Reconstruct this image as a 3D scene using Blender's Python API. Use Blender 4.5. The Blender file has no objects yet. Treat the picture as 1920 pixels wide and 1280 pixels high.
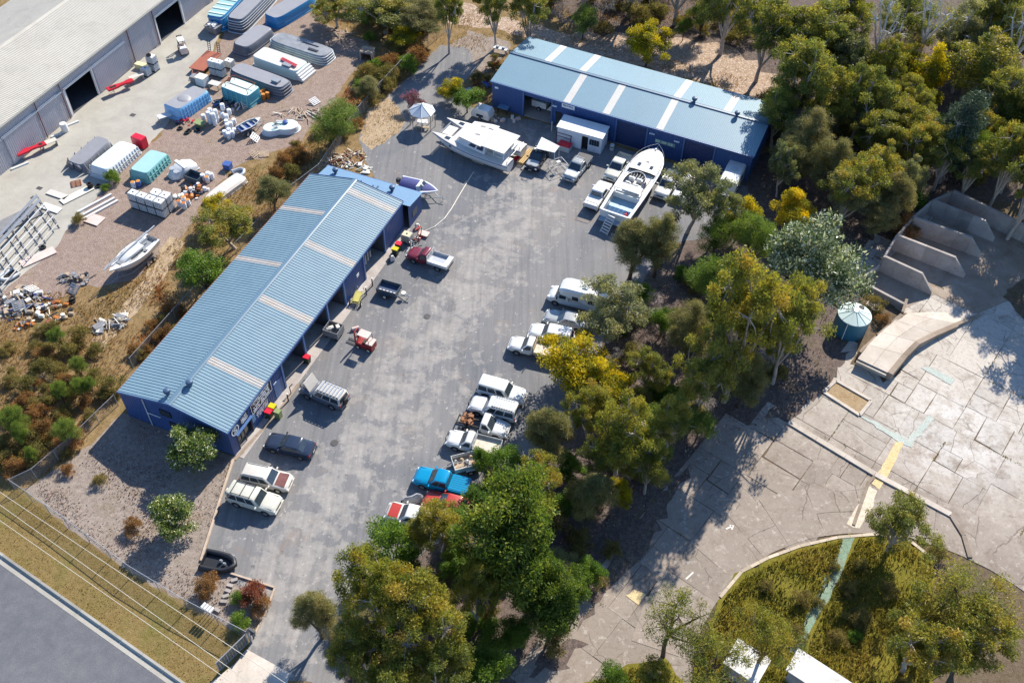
import bpy, bmesh, math, random
import numpy as np
from mathutils import Vector, Matrix

S = bpy.context.scene
COL = S.collection
R = math.radians
rnd = random.Random(7)

# ---------------------------------------------------------------- camera
CAM_H = 76.0
FOC, PITCH, ROLL = 1800.0, 0.8419807, 0.0357880
_fw = Vector((0, math.cos(PITCH), -math.sin(PITCH)))
_r0 = Vector((1, 0, 0)); _u0 = Vector((0, math.sin(PITCH), math.cos(PITCH)))
_rt = _r0*math.cos(ROLL)+_u0*math.sin(ROLL); _up = -_r0*math.sin(ROLL)+_u0*math.cos(ROLL)
cd = bpy.data.cameras.new('camera'); cam = bpy.data.objects.new('camera', cd); COL.objects.link(cam)
cam.matrix_world = Matrix(((_rt.x, _up.x, -_fw.x, 0), (_rt.y, _up.y, -_fw.y, 0), (_rt.z, _up.z, -_fw.z, CAM_H), (0, 0, 0, 1)))
cd.sensor_width = 36; cd.lens = 36*FOC/1920; cd.clip_start = 1; cd.clip_end = 6000
S.camera = cam

# ---------------------------------------------------------------- sky and sun
SUN_AZ, SUN_EL = R(29), R(37.5)
w = bpy.data.worlds.new('World'); S.world = w; w.use_nodes = True
nt = w.node_tree; bg = nt.nodes['Background']
sk = nt.nodes.new('ShaderNodeTexSky'); sk.sky_type = 'NISHITA'; sk.sun_disc = False
sk.sun_elevation = SUN_EL; sk.sun_rotation = SUN_AZ; sk.ozone_density = 6.0; sk.air_density = 1.0; sk.dust_density = 0.2; sk.altitude = 300
nt.links.new(sk.outputs['Color'], bg.inputs['Color']); bg.inputs['Strength'].default_value = 0.125
sd = bpy.data.lights.new('sun', 'SUN'); sd.energy = 5.0; sd.angle = R(0.5); sd.color = (1, .93, .82)
sun = bpy.data.objects.new('sun', sd); COL.objects.link(sun)
_sv = Vector((math.sin(SUN_AZ)*math.cos(SUN_EL), math.cos(SUN_AZ)*math.cos(SUN_EL), math.sin(SUN_EL)))
sun.rotation_euler = (-_sv).to_track_quat('-Z', 'Y').to_euler()
S.view_settings.view_transform = 'Standard'; S.view_settings.look = 'None'
S.view_settings.gamma = 1; S.view_settings.use_curve_mapping = False; S.view_settings.exposure = 0.8

# ---------------------------------------------------------------- helpers
def at(px, py, z=0.0):
    """the point of the site, at height z, that the survey photograph shows at (px, py)"""
    d = _fw + _rt*((px-960)/FOC) - _up*((py-640)/FOC)
    t = (z-CAM_H)/d.z
    return Vector((d.x*t, d.y*t, z))

def sr(*c):
    def f(v):
        v /= 255.0
        return v/12.92 if v <= .04045 else ((v+.055)/1.055)**2.4
    return tuple(f(v) for v in c)

def _mk(name):
    m = bpy.data.materials.new(name); m.use_nodes = True
    t = m.node_tree; return m, t, t.nodes, t.links, t.nodes['Principled BSDF']

def _noise(t, scale, detail=4, rough=.6, coord=None, dist=0.0):
    n = t.nodes.new('ShaderNodeTexNoise'); n.inputs['Scale'].default_value = scale
    n.inputs['Detail'].default_value = detail; n.inputs['Roughness'].default_value = rough; n.inputs['Distortion'].default_value = dist
    if coord is not None: t.links.new(coord, n.inputs['Vector'])
    return n.outputs['Fac']

def _ramp(t, fac, stops, interp='LINEAR'):
    r = t.nodes.new('ShaderNodeValToRGB'); e = r.color_ramp.elements; r.color_ramp.interpolation = interp
    while len(e) < len(stops): e.new(.5)
    for k, (p, c) in zip(e, stops):
        k.position = p; k.color = (*c, 1) if isinstance(c, tuple) else (c, c, c, 1)
    t.links.new(fac, r.inputs['Fac']); return r.outputs['Color']

def _mix(t, fac, a, b, mode='MIX'):
    m = t.nodes.new('ShaderNodeMix'); m.data_type = 'RGBA'; m.blend_type = mode
    for sock, v in ((m.inputs[0], fac), (m.inputs[6], a), (m.inputs[7], b)):
        if isinstance(v, (int, float)): sock.default_value = v
        elif isinstance(v, tuple): sock.default_value = (*v, 1)
        else: t.links.new(v, sock)
    return m.outputs[2]

def _coord(t, world=False):
    if world:
        return t.nodes.new('ShaderNodeNewGeometry').outputs['Position']
    return t.nodes.new('ShaderNodeTexCoord').outputs['Object']

def _bump(t, b, h, strength, dist):
    n = t.nodes.new('ShaderNodeBump'); n.inputs['Strength'].default_value = strength; n.inputs['Distance'].default_value = dist
    t.links.new(h, n.inputs['Height']); t.links.new(n.outputs['Normal'], b.inputs['Normal'])

_M = {}
def pm(name, col, var=.15, scale=2.0, rough=.6, metal=0.0, bump=0.0, dirt=None, dirt_amt=.35, spec=.5, coat=0.0, rand=0.0):
    """plain painted / moulded surface with uneven tone, optional dirt and per-object tint"""
    if name in _M: return _M[name]
    m, t, N, L, b = _mk(name)
    co = _coord(t)
    n = _noise(t, scale, 5, .65, co)
    c = _ramp(t, n, [(.3, tuple(v*(1-var) for v in col)), (.7, tuple(min(1, v*(1+var)) for v in col))])
    if dirt is not None:
        d = _noise(t, scale*.6+.3, 6, .72, co, .6)
        dm = _ramp(t, d, [(.5, 0.0), (.72, dirt_amt)])
        c = _mix(t, dm, c, dirt)
    if rand:
        oi = N.new('ShaderNodeObjectInfo')
        rr = _ramp(t, oi.outputs['Random'], [(0.0, 1-rand), (1.0, 1+rand)])
        c = _mix(t, 1.0, c, rr, 'MULTIPLY')
    L.new(c, b.inputs['Base Color'])
    b.inputs['Roughness'].default_value = rough; b.inputs['Metallic'].default_value = metal
    b.inputs['Specular IOR Level'].default_value = spec
    if coat: b.inputs['Coat Weight'].default_value = coat; b.inputs['Coat Roughness'].default_value = .06
    if bump: _bump(t, b, _noise(t, scale*8, 4, .6, co), bump, .03)
    _M[name] = m; return m

class MB:
    """collects polygons; build() links them as ONE mesh object"""
    def __init__(s): s.v = []; s.f = []; s.mi = []; s.M = None
    def add(s, pts, faces, mi=0):
        o = len(s.v)
        for p in pts:
            p = Vector(p)
            if s.M is not None: p = s.M @ p
            s.v.append(p)
        for f in faces: s.f.append([i+o for i in f]); s.mi.append(mi)
        return s
    def box(s, x0, x1, y0, y1, z0, z1, mi=0):
        return s.add([(x0, y0, z0), (x1, y0, z0), (x1, y1, z0), (x0, y1, z0), (x0, y0, z1), (x1, y0, z1), (x1, y1, z1), (x0, y1, z1)],
                     [(0, 3, 2, 1), (4, 5, 6, 7), (0, 1, 5, 4), (1, 2, 6, 5), (2, 3, 7, 6), (3, 0, 4, 7)], mi)
    def cbox(s, c, d, rz=0, mi=0):
        k = s.M; m = Matrix.Translation(c) @ Matrix.Rotation(rz, 4, 'Z'); s.M = m if k is None else k @ m
        s.box(-d[0]/2, d[0]/2, -d[1]/2, d[1]/2, -d[2]/2, d[2]/2, mi); s.M = k; return s
    def poly(s, pts, mi=0): return s.add(pts, [tuple(range(len(pts)))], mi)
    def prism(s, poly, z0, z1, mi=0, bottom=True):
        n = len(poly); p = [(q[0], q[1], z0) for q in poly]+[(q[0], q[1], z1) for q in poly]
        f = [tuple(range(n, 2*n))]+[(i, (i+1) % n, n+(i+1) % n, n+i) for i in range(n)]
        if bottom: f.append(tuple(reversed(range(n))))
        return s.add(p, f, mi)
    def loft(s, secs, closed=True, cap0=True, cap1=True, mi=0):
        n = len(secs[0]); pts = [p for q in secs for p in q]; f = []
        for k in range(len(secs)-1):
            for i in range(n if closed else n-1):
                j = (i+1) % n; f.append((k*n+i, k*n+j, (k+1)*n+j, (k+1)*n+i))
        if cap0: f.append(tuple(reversed(range(n))))
        if cap1: f.append(tuple(range((len(secs)-1)*n, len(secs)*n)))
        return s.add(pts, f, mi)
    def tube(s, pts, r, n=6, mi=0, cap=True):
        pts = [Vector(p) for p in pts]; secs = []
        for i, p in enumerate(pts):
            a = pts[max(0, i-1)]; b = pts[min(len(pts)-1, i+1)]; d = (b-a).normalized()
            x = d.orthogonal().normalized() if i == 0 else (x-d*x.dot(d)).normalized()
            y = d.cross(x); rr = r[i] if isinstance(r, (list, tuple)) else r
            secs.append([p+(x*math.cos(2*math.pi*k/n)+y*math.sin(2*math.pi*k/n))*rr for k in range(n)])
        return s.loft(secs, True, cap, cap, mi)
    def bar(s, a, b, wd, mi=0):
        return s.tube([a, b], wd*.7071, 4, mi)
    def lathe(s, prof, n=16, c=(0, 0, 0), axis='z', mi=0, cap=True):
        secs = []
        for r, z in prof:
            q = []
            for k in range(n):
                a = 2*math.pi*k/n; u, v = r*math.cos(a), r*math.sin(a)
                q.append((c[0]+u, c[1]+v, c[2]+z) if axis == 'z' else ((c[0]+u, c[1]-z, c[2]+v) if axis == 'y' else (c[0]+z, c[1]+u, c[2]+v)))
            secs.append(q)
        return s.loft(secs, True, cap, cap, mi)
    def build(s, name, mats, parent=None, smooth=None, loc=None, rz=None):
        me = bpy.data.meshes.new(name); me.from_pydata([tuple(v) for v in s.v], [], s.f)
        if not isinstance(mats, (list, tuple)): mats = [mats]
        for m in mats: me.materials.append(m)
        if len(mats) > 1: me.polygons.foreach_set('material_index', s.mi)
        if smooth is not None:
            me.polygons.foreach_set('use_smooth', [True]*len(me.polygons)); me.set_sharp_from_angle(angle=R(smooth))
        me.update()
        o = bpy.data.objects.new(name, me); COL.objects.link(o)
        if parent is not None: o.parent = parent
        if loc is not None: o.location = loc
        if rz is not None: o.rotation_euler = (0, 0, rz)
        return o

def tag(o, label=None, cat=None, group=None, kind=None):
    if label: o['label'] = label
    if cat: o['category'] = cat
    if group: o['group'] = group
    if kind: o['kind'] = kind
    return o
def thing(name, label, cat, loc=(0, 0, 0), rz=0.0, group=None):
    o = bpy.data.objects.new(name, None); COL.objects.link(o); o.empty_display_size = .3
    o.location = loc; o.rotation_euler = (0, 0, rz)
    return tag(o, label, cat, group)
def dup(root, loc, rz=0.0, label=None, group=None, sc=None):
    r = root.copy(); COL.objects.link(r); r.location = loc; r.rotation_euler = (0, 0, rz)
    if sc is not None: r.scale = sc
    if label: r['label'] = label
    if group: r['group'] = group
    for ch in list(root.children):
        c = ch.copy(); COL.objects.link(c); c.parent = r
        for g in list(ch.children):
            d = g.copy(); COL.objects.link(d); d.parent = c
    return r
def share(o, name, parent, M=None):
    """another object with the mesh of o"""
    c = bpy.data.objects.new(name, o.data); COL.objects.link(c); c.parent = parent
    if M is not None: c.matrix_basis = M
    return c
def heading(f, r, z=.8):
    """location and z rotation of a thing whose front shows at pixel f and rear at pixel r, both at height z"""
    a, b = at(*f, z), at(*r, z); c = (a+b)/2
    return Vector((c.x, c.y, 0)), math.atan2(a.y-b.y, a.x-b.x), (a-b).length
# ================================================================ the ground
def ground_mat(name, cols, s1=.25, s2=2.5, s3=18, speck=None, bump=.5, mixb=.5):
    m, t, N, L, b = _mk(name); co = _coord(t, True)
    a = _noise(t, s1, 5, .62, co, .4); f = _noise(t, s2, 6, .7, co, .3); g = _noise(t, s3, 3, .6, co)
    c = _ramp(t, a, [(.32, cols[0]), (.5, cols[1]), (.68, cols[2])])
    c2 = _ramp(t, f, [(.3, cols[3]), (.5, cols[1]), (.72, cols[4])])
    c = _mix(t, mixb, c, c2)
    gr = _ramp(t, g, [(.3, .62), (.7, 1.4)])
    c = _mix(t, 1.0, c, gr, 'MULTIPLY')
    if speck is not None:
        h = _noise(t, speck[1], 2, .5, co)
        c = _mix(t, _ramp(t, h, [(speck[2], 0.0), (speck[2]+.06, speck[3])]), c, speck[0])
    L.new(c, b.inputs['Base Color']); b.inputs['Roughness'].default_value = .95; b.inputs['Specular IOR Level'].default_value = .06
    if bump: _bump(t, b, _noise(t, 7, 5, .75, co), bump, .12)
    return m

M_SOIL = ground_mat('scrub_soil', [sr(112, 94, 62), sr(132, 110, 78), sr(108, 98, 58), sr(84, 70, 50), sr(164, 142, 108)], .16, 1.1, 9)
M_FOREST = ground_mat('forest_litter', [sr(84, 74, 70), sr(102, 90, 84), sr(94, 86, 66), sr(56, 50, 48), sr(142, 126, 116)], .3, 2.0, 9)
M_LITTER = ground_mat('leaf_litter', [sr(122, 110, 100), sr(140, 128, 118), sr(116, 100, 78), sr(92, 82, 74), sr(174, 164, 156)], .35, 2.2, 22, (sr(192, 182, 176), 20, .6, .5))
M_GRAVEL = ground_mat('pink_gravel', [sr(134, 114, 104), sr(146, 128, 117), sr(136, 120, 98), sr(106, 92, 82), sr(170, 154, 142)], .22, 1.6, 14, (sr(190, 176, 166), 7, .6, .5), .9)
M_SAND = ground_mat('sandy_track', [sr(140, 116, 92), sr(164, 142, 122), sr(124, 104, 70), sr(100, 82, 60), sr(196, 178, 164)], .3, 1.6, 6, (sr(214, 200, 190), 3.4, .56, .55))
M_VERGE = ground_mat('dry_verge', [sr(112, 98, 56), sr(124, 106, 68), sr(90, 96, 42), sr(98, 84, 50), sr(144, 126, 90)], .22, 2.2, 12)
M_LAWN = ground_mat('lawn_soil', [sr(96, 94, 36), sr(116, 108, 44), sr(84, 92, 30), sr(70, 72, 28), sr(142, 128, 62)], .3, 2.2, 10)

def asphalt_mat():
    m, t, N, L, b = _mk('worn_asphalt'); co = _coord(t, True)
    base = _ramp(t, _noise(t, .09, 4, .6, co, .3), [(.3, sr(108, 109, 112)), (.5, sr(121, 120, 120)), (.7, sr(134, 130, 126))])
    fine = _ramp(t, _noise(t, 9, 4, .8, co), [(.25, .8), (.75, 1.2)])
    c = _mix(t, 1.0, base, fine, 'MULTIPLY')
    # worn islands with crisp ragged edges along the middle of the lot
    mp = N.new('ShaderNodeMapping'); mp.inputs['Rotation'].default_value = (0, 0, R(20.3)); L.new(co, mp.inputs['Vector'])
    sx = N.new('ShaderNodeSeparateXYZ'); L.new(mp.outputs['Vector'], sx.inputs[0])
    band = N.new('ShaderNodeMapRange'); band.inputs[1].default_value = 0; band.inputs[2].default_value = 1
    av = N.new('ShaderNodeMath'); av.operation = 'SUBTRACT'; L.new(sx.outputs['X'], av.inputs[0]); av.inputs[1].default_value = BAND_X
    ab = N.new('ShaderNodeMath'); ab.operation = 'ABSOLUTE'; L.new(av.outputs[0], ab.inputs[0])
    bd = N.new('ShaderNodeMath'); bd.operation = 'MULTIPLY_ADD'; L.new(ab.outputs[0], bd.inputs[0]); bd.inputs[1].default_value = -.021; bd.inputs[2].default_value = .115
    wn = _noise(t, .5, 8, .68, co, .15)
    ad = N.new('ShaderNodeMath'); ad.operation = 'ADD'; L.new(wn, ad.inputs[0]); L.new(bd.outputs[0], ad.inputs[1])
    w1 = _ramp(t, ad.outputs[0], [(.54, 0.0), (.565, .45), (.64, .62), (.7, .8)])
    wcol = _ramp(t, _noise(t, 1.2, 5, .7, co), [(.3, sr(138, 134, 130)), (.7, sr(170, 164, 156))])
    c = _mix(t, w1, c, wcol)
    w2 = _ramp(t, _noise(t, 1.7, 7, .7, co, .2), [(.62, 0.0), (.65, .5)])
    c = _mix(t, w2, c, sr(196, 190, 184))
    dk = _ramp(t, _noise(t, .8, 5, .65, co, .5), [(.26, .5), (.36, 0.0)])
    c = _mix(t, dk, c, sr(88, 90, 94))
    br = _ramp(t, _noise(t, .3, 6, .7, co, .6), [(.58, 0.0), (.72, .45)])
    c = _mix(t, br, c, sr(140, 122, 106))
    mp2 = N.new('ShaderNodeMapping'); mp2.inputs['Rotation'].default_value = (0, 0, R(20.3)); mp2.inputs['Scale'].default_value = (2.2, .07, 1); L.new(co, mp2.inputs['Vector'])
    stk = _ramp(t, _noise(t, 1.0, 5, .6, mp2.outputs['Vector']), [(.3, .84), (.5, 1.0), (.72, 1.13)]); c = _mix(t, 1.0, c, stk, 'MULTIPLY')
    oil = _ramp(t, _noise(t, 1.3, 3, .55, co), [(.68, 0.0), (.74, .5)]); c = _mix(t, oil, c, sr(70, 68, 66))
    cr = N.new('ShaderNodeTexVoronoi'); cr.feature = 'DISTANCE_TO_EDGE'; cr.inputs['Scale'].default_value = .55
    dv = N.new('ShaderNodeMix'); dv.data_type = 'VECTOR'; dv.inputs[0].default_value = .25
    nv = N.new('ShaderNodeTexNoise'); nv.inputs['Scale'].default_value = 1.4; L.new(co, nv.inputs['Vector'])
    L.new(co, dv.inputs[4]); L.new(nv.outputs['Color'], dv.inputs[5]); L.new(dv.outputs[1], cr.inputs['Vector'])
    ck = _ramp(t, cr.outputs['Distance'], [(.002, .22), (.008, 0.0)])
    c = _mix(t, ck, c, sr(76, 76, 78))
    L.new(c, b.inputs['Base Color']); b.inputs['Roughness'].default_value = .88; b.inputs['Specular IOR Level'].default_value = .12
    _bump(t, b, _noise(t, 26, 3, .7, co), .35, .03)
    return m
BAND_X = 0.0
_p = at(735, 760); _a = R(20.3)
# mapping node rotates the point: x' = x cos - y sin
BAND_X = _p.x*math.cos(_a)-_p.y*math.sin(_a)
M_ASPHALT = asphalt_mat()
M_STREET = ground_mat('street_asphalt', [sr(92, 94, 98), sr(102, 103, 107), sr(112, 111, 113), sr(86, 88, 92), sr(120, 119, 120)], .12, .8, 30, None, .15, .5)
def conc(name, cols, crack=None):
    m, t, N, L, b = _mk(name); co = _coord(t, True)
    c = _ramp(t, _noise(t, .35, 6, .68, co, .5), [(.28, cols[0]), (.5, cols[1]), (.72, cols[2])])
    st = _ramp(t, _noise(t, 1.7, 7, .72, co, .8), [(.56, 0.0), (.7, .5)])
    c = _mix(t, st, c, cols[3])
    pl = _ramp(t, _noise(t, .9, 6, .7, co, 1.0), [(.62, 0.0), (.7, .55)])
    c = _mix(t, pl, c, cols[2])
    oi = N.new('ShaderNodeObjectInfo'); rr = _ramp(t, oi.outputs['Random'], [(0.0, .82), (1.0, 1.12)])
    c = _mix(t, 1.0, c, rr, 'MULTIPLY')
    sp = _ramp(t, _noise(t, 22, 3, .8, co), [(.3, .82), (.7, 1.15)])
    c = _mix(t, 1.0, c, sp, 'MULTIPLY')
    L.new(c, b.inputs['Base Color']); b.inputs['Roughness'].default_value = .9; b.inputs['Specular IOR Level'].default_value = .08
    _bump(t, b, _noise(t, 12, 4, .7, co), .25, .03)
    return m
M_CREAM = conc('pale_concrete', [sr(168, 158, 146), sr(186, 176, 164), sr(202, 194, 184), sr(142, 122, 104)])
M_BROWN = conc('stained_concrete', [sr(126, 112, 98), sr(144, 130, 116), sr(162, 150, 138), sr(104, 88, 76)])
M_WHITE = conc('limewashed_concrete', [sr(186, 182, 178), sr(208, 204, 200), sr(226, 224, 222), sr(150, 142, 136)])
def yard_mat():
    m, t, N, L, b = _mk('yard_concrete'); co = _coord(t, True)
    sx = N.new('ShaderNodeSeparateXYZ'); L.new(co, sx.inputs[0])
    g = N.new('ShaderNodeMath'); g.operation = 'MULTIPLY_ADD'; g.inputs[1].default_value = .6; L.new(sx.outputs['X'], g.inputs[0]); L.new(sx.outputs['Y'], g.inputs[2])
    mr = N.new('ShaderNodeMapRange'); mr.inputs[1].default_value = 66; mr.inputs[2].default_value = 94; L.new(g.outputs[0], mr.inputs[0])
    nz = _noise(t, .22, 6, .7, co, .6)
    ad = N.new('ShaderNodeMath'); ad.operation = 'MULTIPLY_ADD'; ad.inputs[1].default_value = 1.3; ad.inputs[2].default_value = -.65; L.new(nz, ad.inputs[0])
    a2 = N.new('ShaderNodeMath'); a2.operation = 'ADD'; L.new(mr.outputs[0], a2.inputs[0]); L.new(ad.outputs[0], a2.inputs[1])
    c = _ramp(t, a2.outputs[0], [(.0, sr(144, 133, 122)), (.35, sr(158, 147, 136)), (.6, sr(172, 163, 152)), (1.0, sr(186, 178, 167))])
    vd = N.new('ShaderNodeVectorMath'); vd.operation = 'DISTANCE'; L.new(co, vd.inputs[0]); vd.inputs[1].default_value = tuple(at(1790, 815))
    wr = N.new('ShaderNodeMapRange'); wr.inputs[1].default_value = 9; wr.inputs[2].default_value = 3; L.new(vd.outputs['Value'], wr.inputs[0])
    wm = N.new('ShaderNodeMath'); wm.operation = 'MULTIPLY'; L.new(wr.outputs[0], wm.inputs[0]); L.new(_ramp(t, _noise(t, .55, 8, .72, co, .2), [(.42, 0.0), (.54, .75)]), wm.inputs[1])
    c = _mix(t, wm.outputs[0], c, sr(204, 200, 194))
    st = _ramp(t, _noise(t, .45, 8, .75, co, .3), [(.53, 0.0), (.64, .5)]); c = _mix(t, st, c, sr(118, 104, 92))
    pl = _ramp(t, _noise(t, .6, 8, .75, co, .3), [(.6, 0.0), (.66, .35)]); c = _mix(t, pl, c, sr(196, 188, 178))
    fs = _ramp(t, _noise(t, 2.4, 7, .78, co, .2), [(.5, 0.0), (.66, .42)]); c = _mix(t, fs, c, sr(112, 100, 90))
    fl = _ramp(t, _noise(t, 1.5, 7, .78, co, .1), [(.56, 0.0), (.62, .4)]); c = _mix(t, fl, c, sr(198, 190, 180))
    cr = N.new('ShaderNodeTexVoronoi'); cr.feature = 'DISTANCE_TO_EDGE'; cr.inputs['Scale'].default_value = .3
    dv = N.new('ShaderNodeMix'); dv.data_type = 'VECTOR'; dv.inputs[0].default_value = .3
    nv = N.new('ShaderNodeTexNoise'); nv.inputs['Scale'].default_value = .9; nv.inputs['Detail'].default_value = 5; L.new(co, nv.inputs['Vector'])
    L.new(co, dv.inputs[4]); L.new(nv.outputs['Color'], dv.inputs[5]); L.new(dv.outputs[1], cr.inputs['Vector'])
    ckm = N.new('ShaderNodeMath'); ckm.operation = 'MULTIPLY'; L.new(_ramp(t, cr.outputs['Distance'], [(.003, .6), (.009, 0.0)]), ckm.inputs[0]); L.new(_ramp(t, _noise(t, .25, 3, .6, co), [(.48, 0.0), (.56, 1.0)]), ckm.inputs[1])
    c = _mix(t, ckm.outputs[0], c, sr(88, 78, 68))
    oi = N.new('ShaderNodeObjectInfo'); c = _mix(t, 1.0, c, _ramp(t, oi.outputs['Random'], [(0.0, .88), (1.0, 1.06)]), 'MULTIPLY')
    c = _mix(t, 1.0, c, _ramp(t, _noise(t, 16, 4, .8, co), [(.3, .84), (.7, 1.14)]), 'MULTIPLY')
    L.new(c, b.inputs['Base Color']); b.inputs['Roughness'].default_value = .9; b.inputs['Specular IOR Level'].default_value = .08
    _bump(t, b, _noise(t, 10, 4, .7, co), .25, .03); return m
M_YARD = yard_mat()
M_APRON = conc('factory_concrete', [sr(154, 150, 142), sr(166, 162, 152), sr(176, 172, 162), sr(148, 140, 126)])
M_GREYC = conc('weathered_block', [sr(142, 134, 130), sr(164, 156, 150), sr(184, 176, 170), sr(98, 90, 86)])
M_DIRT = ground_mat('joint_dirt', [sr(88, 76, 62), sr(104, 90, 74), sr(84, 76, 52), sr(68, 58, 48), sr(128, 114, 98)], .5, 3, 14)

def ragged(pts, step=1.2, amp=.5, seed=1):
    r = random.Random(seed); out = []
    for i, a in enumerate(pts):
        b = pts[(i+1) % len(pts)]; n = max(1, int((b-a).length/step))
        for k in range(n):
            p = a.lerp(b, k/n)
            out.append((p.x+r.uniform(-amp, amp), p.y+r.uniform(-amp, amp)))
    return out
def sheet(name, px, mat, z, amp=.0, step=1.5, seed=1, world=False):
    pts = [Vector((*p, 0)) for p in px] if world else [at(*p) for p in px]
    q = ragged(pts, step, amp, seed) if amp else [(p.x, p.y) for p in pts]
    m = MB(); m.poly([(x, y, z) for x, y in q])
    return tag(m.build(name, mat), kind='structure')

m = MB(); m.poly([(-1500, -1500, 0), (1500, -1500, 0), (1500, 1500, 0), (-1500, 1500, 0)])
tag(m.build('ground', M_SOIL), kind='structure')
sheet('forest_floor', [(1150, 1400), (600, 1400), (560, 1290), (640, 1180), (700, 1050), (800, 985), (900, 880), (990, 790), (1030, 700), (1120, 560), (1250, 420), (1440, 280), (1420, 190), (1300, 90), (1100, 60), (1000, -60), (1500, -200), (2300, -200), (2200, 560), (1700, 560), (1600, 700), (1450, 780), (1250, 960), (1180, 1060), (1180, 1290)], M_FOREST, .004, .8, 2, 3)
sheet('sandy_track', [(560, -60), (760, -30), (900, 20), (1060, 60), (1240, 70), (1380, 90), (1460, 150), (1490, 200), (1440, 190), (1330, 160), (1180, 120), (1060, 95), (950, 60), (850, 50), (760, 30), (640, 10)], M_SAND, .008, .9, 1.5, 5)
sheet('track_verge', [(700, 190), (760, 190), (800, 110), (880, 60), (960, 80), (930, 130), (860, 150), (800, 165)], M_LITTER, .008, .5, 1.2, 8)
sheet('gravel_yard', [(-60, 660), (-60, 560), (60, 480), (130, 410), (215, 330), (300, 250), (395, 130), (440, 20), (470, -60), (620, -60), (590, 40), (680, 70), (690, 110), (640, 170), (560, 270), (430, 320), (340, 440), (240, 530), (150, 545), (60, 560)], M_GRAVEL, .006, .6, 1.2, 6)
sheet('factory_apron', [(-500, 700), (-300, 300), (300, -120), (560, -120), (432, 20), (412, 62), (380, 140), (300, 250), (215, 335), (130, 425), (100, 470), (20, 535), (-100, 610)], M_APRON, .010, .12, .8, 9)
sheet('asphalt_yard', [(378, 1052), (437, 864), (600, 660), (757, 424), (700, 330), (672, 262), (690, 215), (760, 150), (826, 84), (880, 92), (892, 130), (850, 180), (905, 215), (1000, 225), (1300, 320), (1400, 350), (1440, 420), (1250, 460), (1130, 640), (1080, 800), (900, 960), (760, 1060), (640, 1290), (540, 1275), (462, 1222), (474, 1192), (505, 1140)], M_ASPHALT, .012, .18, .8, 10)
sheet('front_garden', [(42, 918), (140, 860), (232, 770), (440, 858), (378, 1052), (516, 1102), (474, 1196), (250, 1078), (130, 990)], M_LITTER, .009, .25, 1, 11)
sheet('verge', [(-160, 860), (42, 914), (130, 992), (250, 1080), (472, 1200), (440, 1262), (400, 1330), (-160, 930)], M_VERGE, .010, .1, 1, 12)
sheet('street', [(-400, 800), (-160, 938), (0, 1042), (330, 1282), (520, 1420), (300, 1800), (-700, 1400)], M_STREET, .008)
sheet('driveway', [(462, 1216), (545, 1262), (500, 1400), (330, 1330), (440, 1244)], M_CREAM, .016)
M_STRAW = ground_mat('straw_litter', [sr(150, 130, 104), sr(168, 148, 122), sr(136, 118, 86), sr(110, 94, 74), sr(196, 178, 152)], .4, 2.6, 12)
sheet('straw_patch', [(676, 262), (692, 208), (726, 182), (752, 206), (758, 240), (730, 262), (700, 280)], M_STRAW, .016, .4, .8, 13)
sheet('dirt_track', [(316, 440), (344, 452), (318, 500), (276, 560), (236, 610), (196, 650), (170, 640), (214, 590), (258, 536), (292, 490)], M_STRAW, .018, .3, .8, 15)
sheet('sand_scrape', [(60, 700), (104, 676), (112, 700), (84, 730), (56, 742), (36, 724)], M_STRAW, .008, .5, .8, 16)

# kerb and gutter along the street
ka, kb = at(-160, 926), at(470, 1372); kd = (kb-ka).normalized(); kn = Vector((kd.y, -kd.x, 0)); KL = (kb-ka).length
kang = math.atan2(kd.y, kd.x)
kerb = tag(bpy.data.objects.new('kerb', None), kind='structure'); COL.objects.link(kerb); kerb.location = ka; kerb.rotation_euler = (0, 0, kang)
proto = None; n = int(KL/2.4)
for i in range(n):
    if proto is None:
        q = MB(); q.loft([[(x, .16, 0), (x, -.02, 0), (x, -.16, .0), (x, -.04, .22), (x, .16, .24)] for x in (.006, 2.39)])
        proto = q.build('kerb_stone', M_APRON, kerb)
    else: share(proto, 'kerb_stone', kerb, Matrix.Translation((i*2.4, 0, 0)))
q = MB(); q.box(0, KL, -.62, -.14, .0, .022); gut = q.build('gutter', M_APRON, kerb)

# ---------------- cracked concrete yard on the right: slabs over dirt
YA = R(-37.0); YU = Vector((math.cos(YA), math.sin(YA), 0)); YV = Vector((-math.sin(YA), math.cos(YA), 0)); YO = Vector((36, 60, 0))
yard_px = [(1000, 1300), (1050, 1190), (1160, 1010), (1230, 930), (1330, 850), (1440, 790), (1540, 690), (1620, 640), (1600, 520), (1750, 370), (1920, 380), (2200, 480), (2300, 1000), (2200, 1400), (1300, 1400)]
yard = sheet('concrete_yard', yard_px, M_DIRT, .014, .4, 1.5, 14)
yw = [at(*p) for p in yard_px]
def inside(p, poly):
    c = False; n = len(poly)
    for i in range(n):
        a, b = poly[i], poly[i-1]
        if (a.y > p.y) != (b.y > p.y) and p.x < (b.x-a.x)*(p.y-a.y)/(b.y-a.y)+a.x: c = not c
    return c
def split(u0, u1, v0, v1, r, out):
    du, dv = u1-u0, v1-v0
    if max(du, dv) < r.uniform(3.2, 6.4): out.append((u0, u1, v0, v1)); return
    if du*r.uniform(.7, 1.4) > dv:
        k = u0+du*r.uniform(.4, .6); split(u0, k, v0, v1, r, out); split(k, u1, v0, v1, r, out)
    else:
        k = v0+dv*r.uniform(.4, .6); split(u0, u1, v0, k, r, out); split(u0, u1, k, v1, r, out)
r = random.Random(21); rects = []
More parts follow.
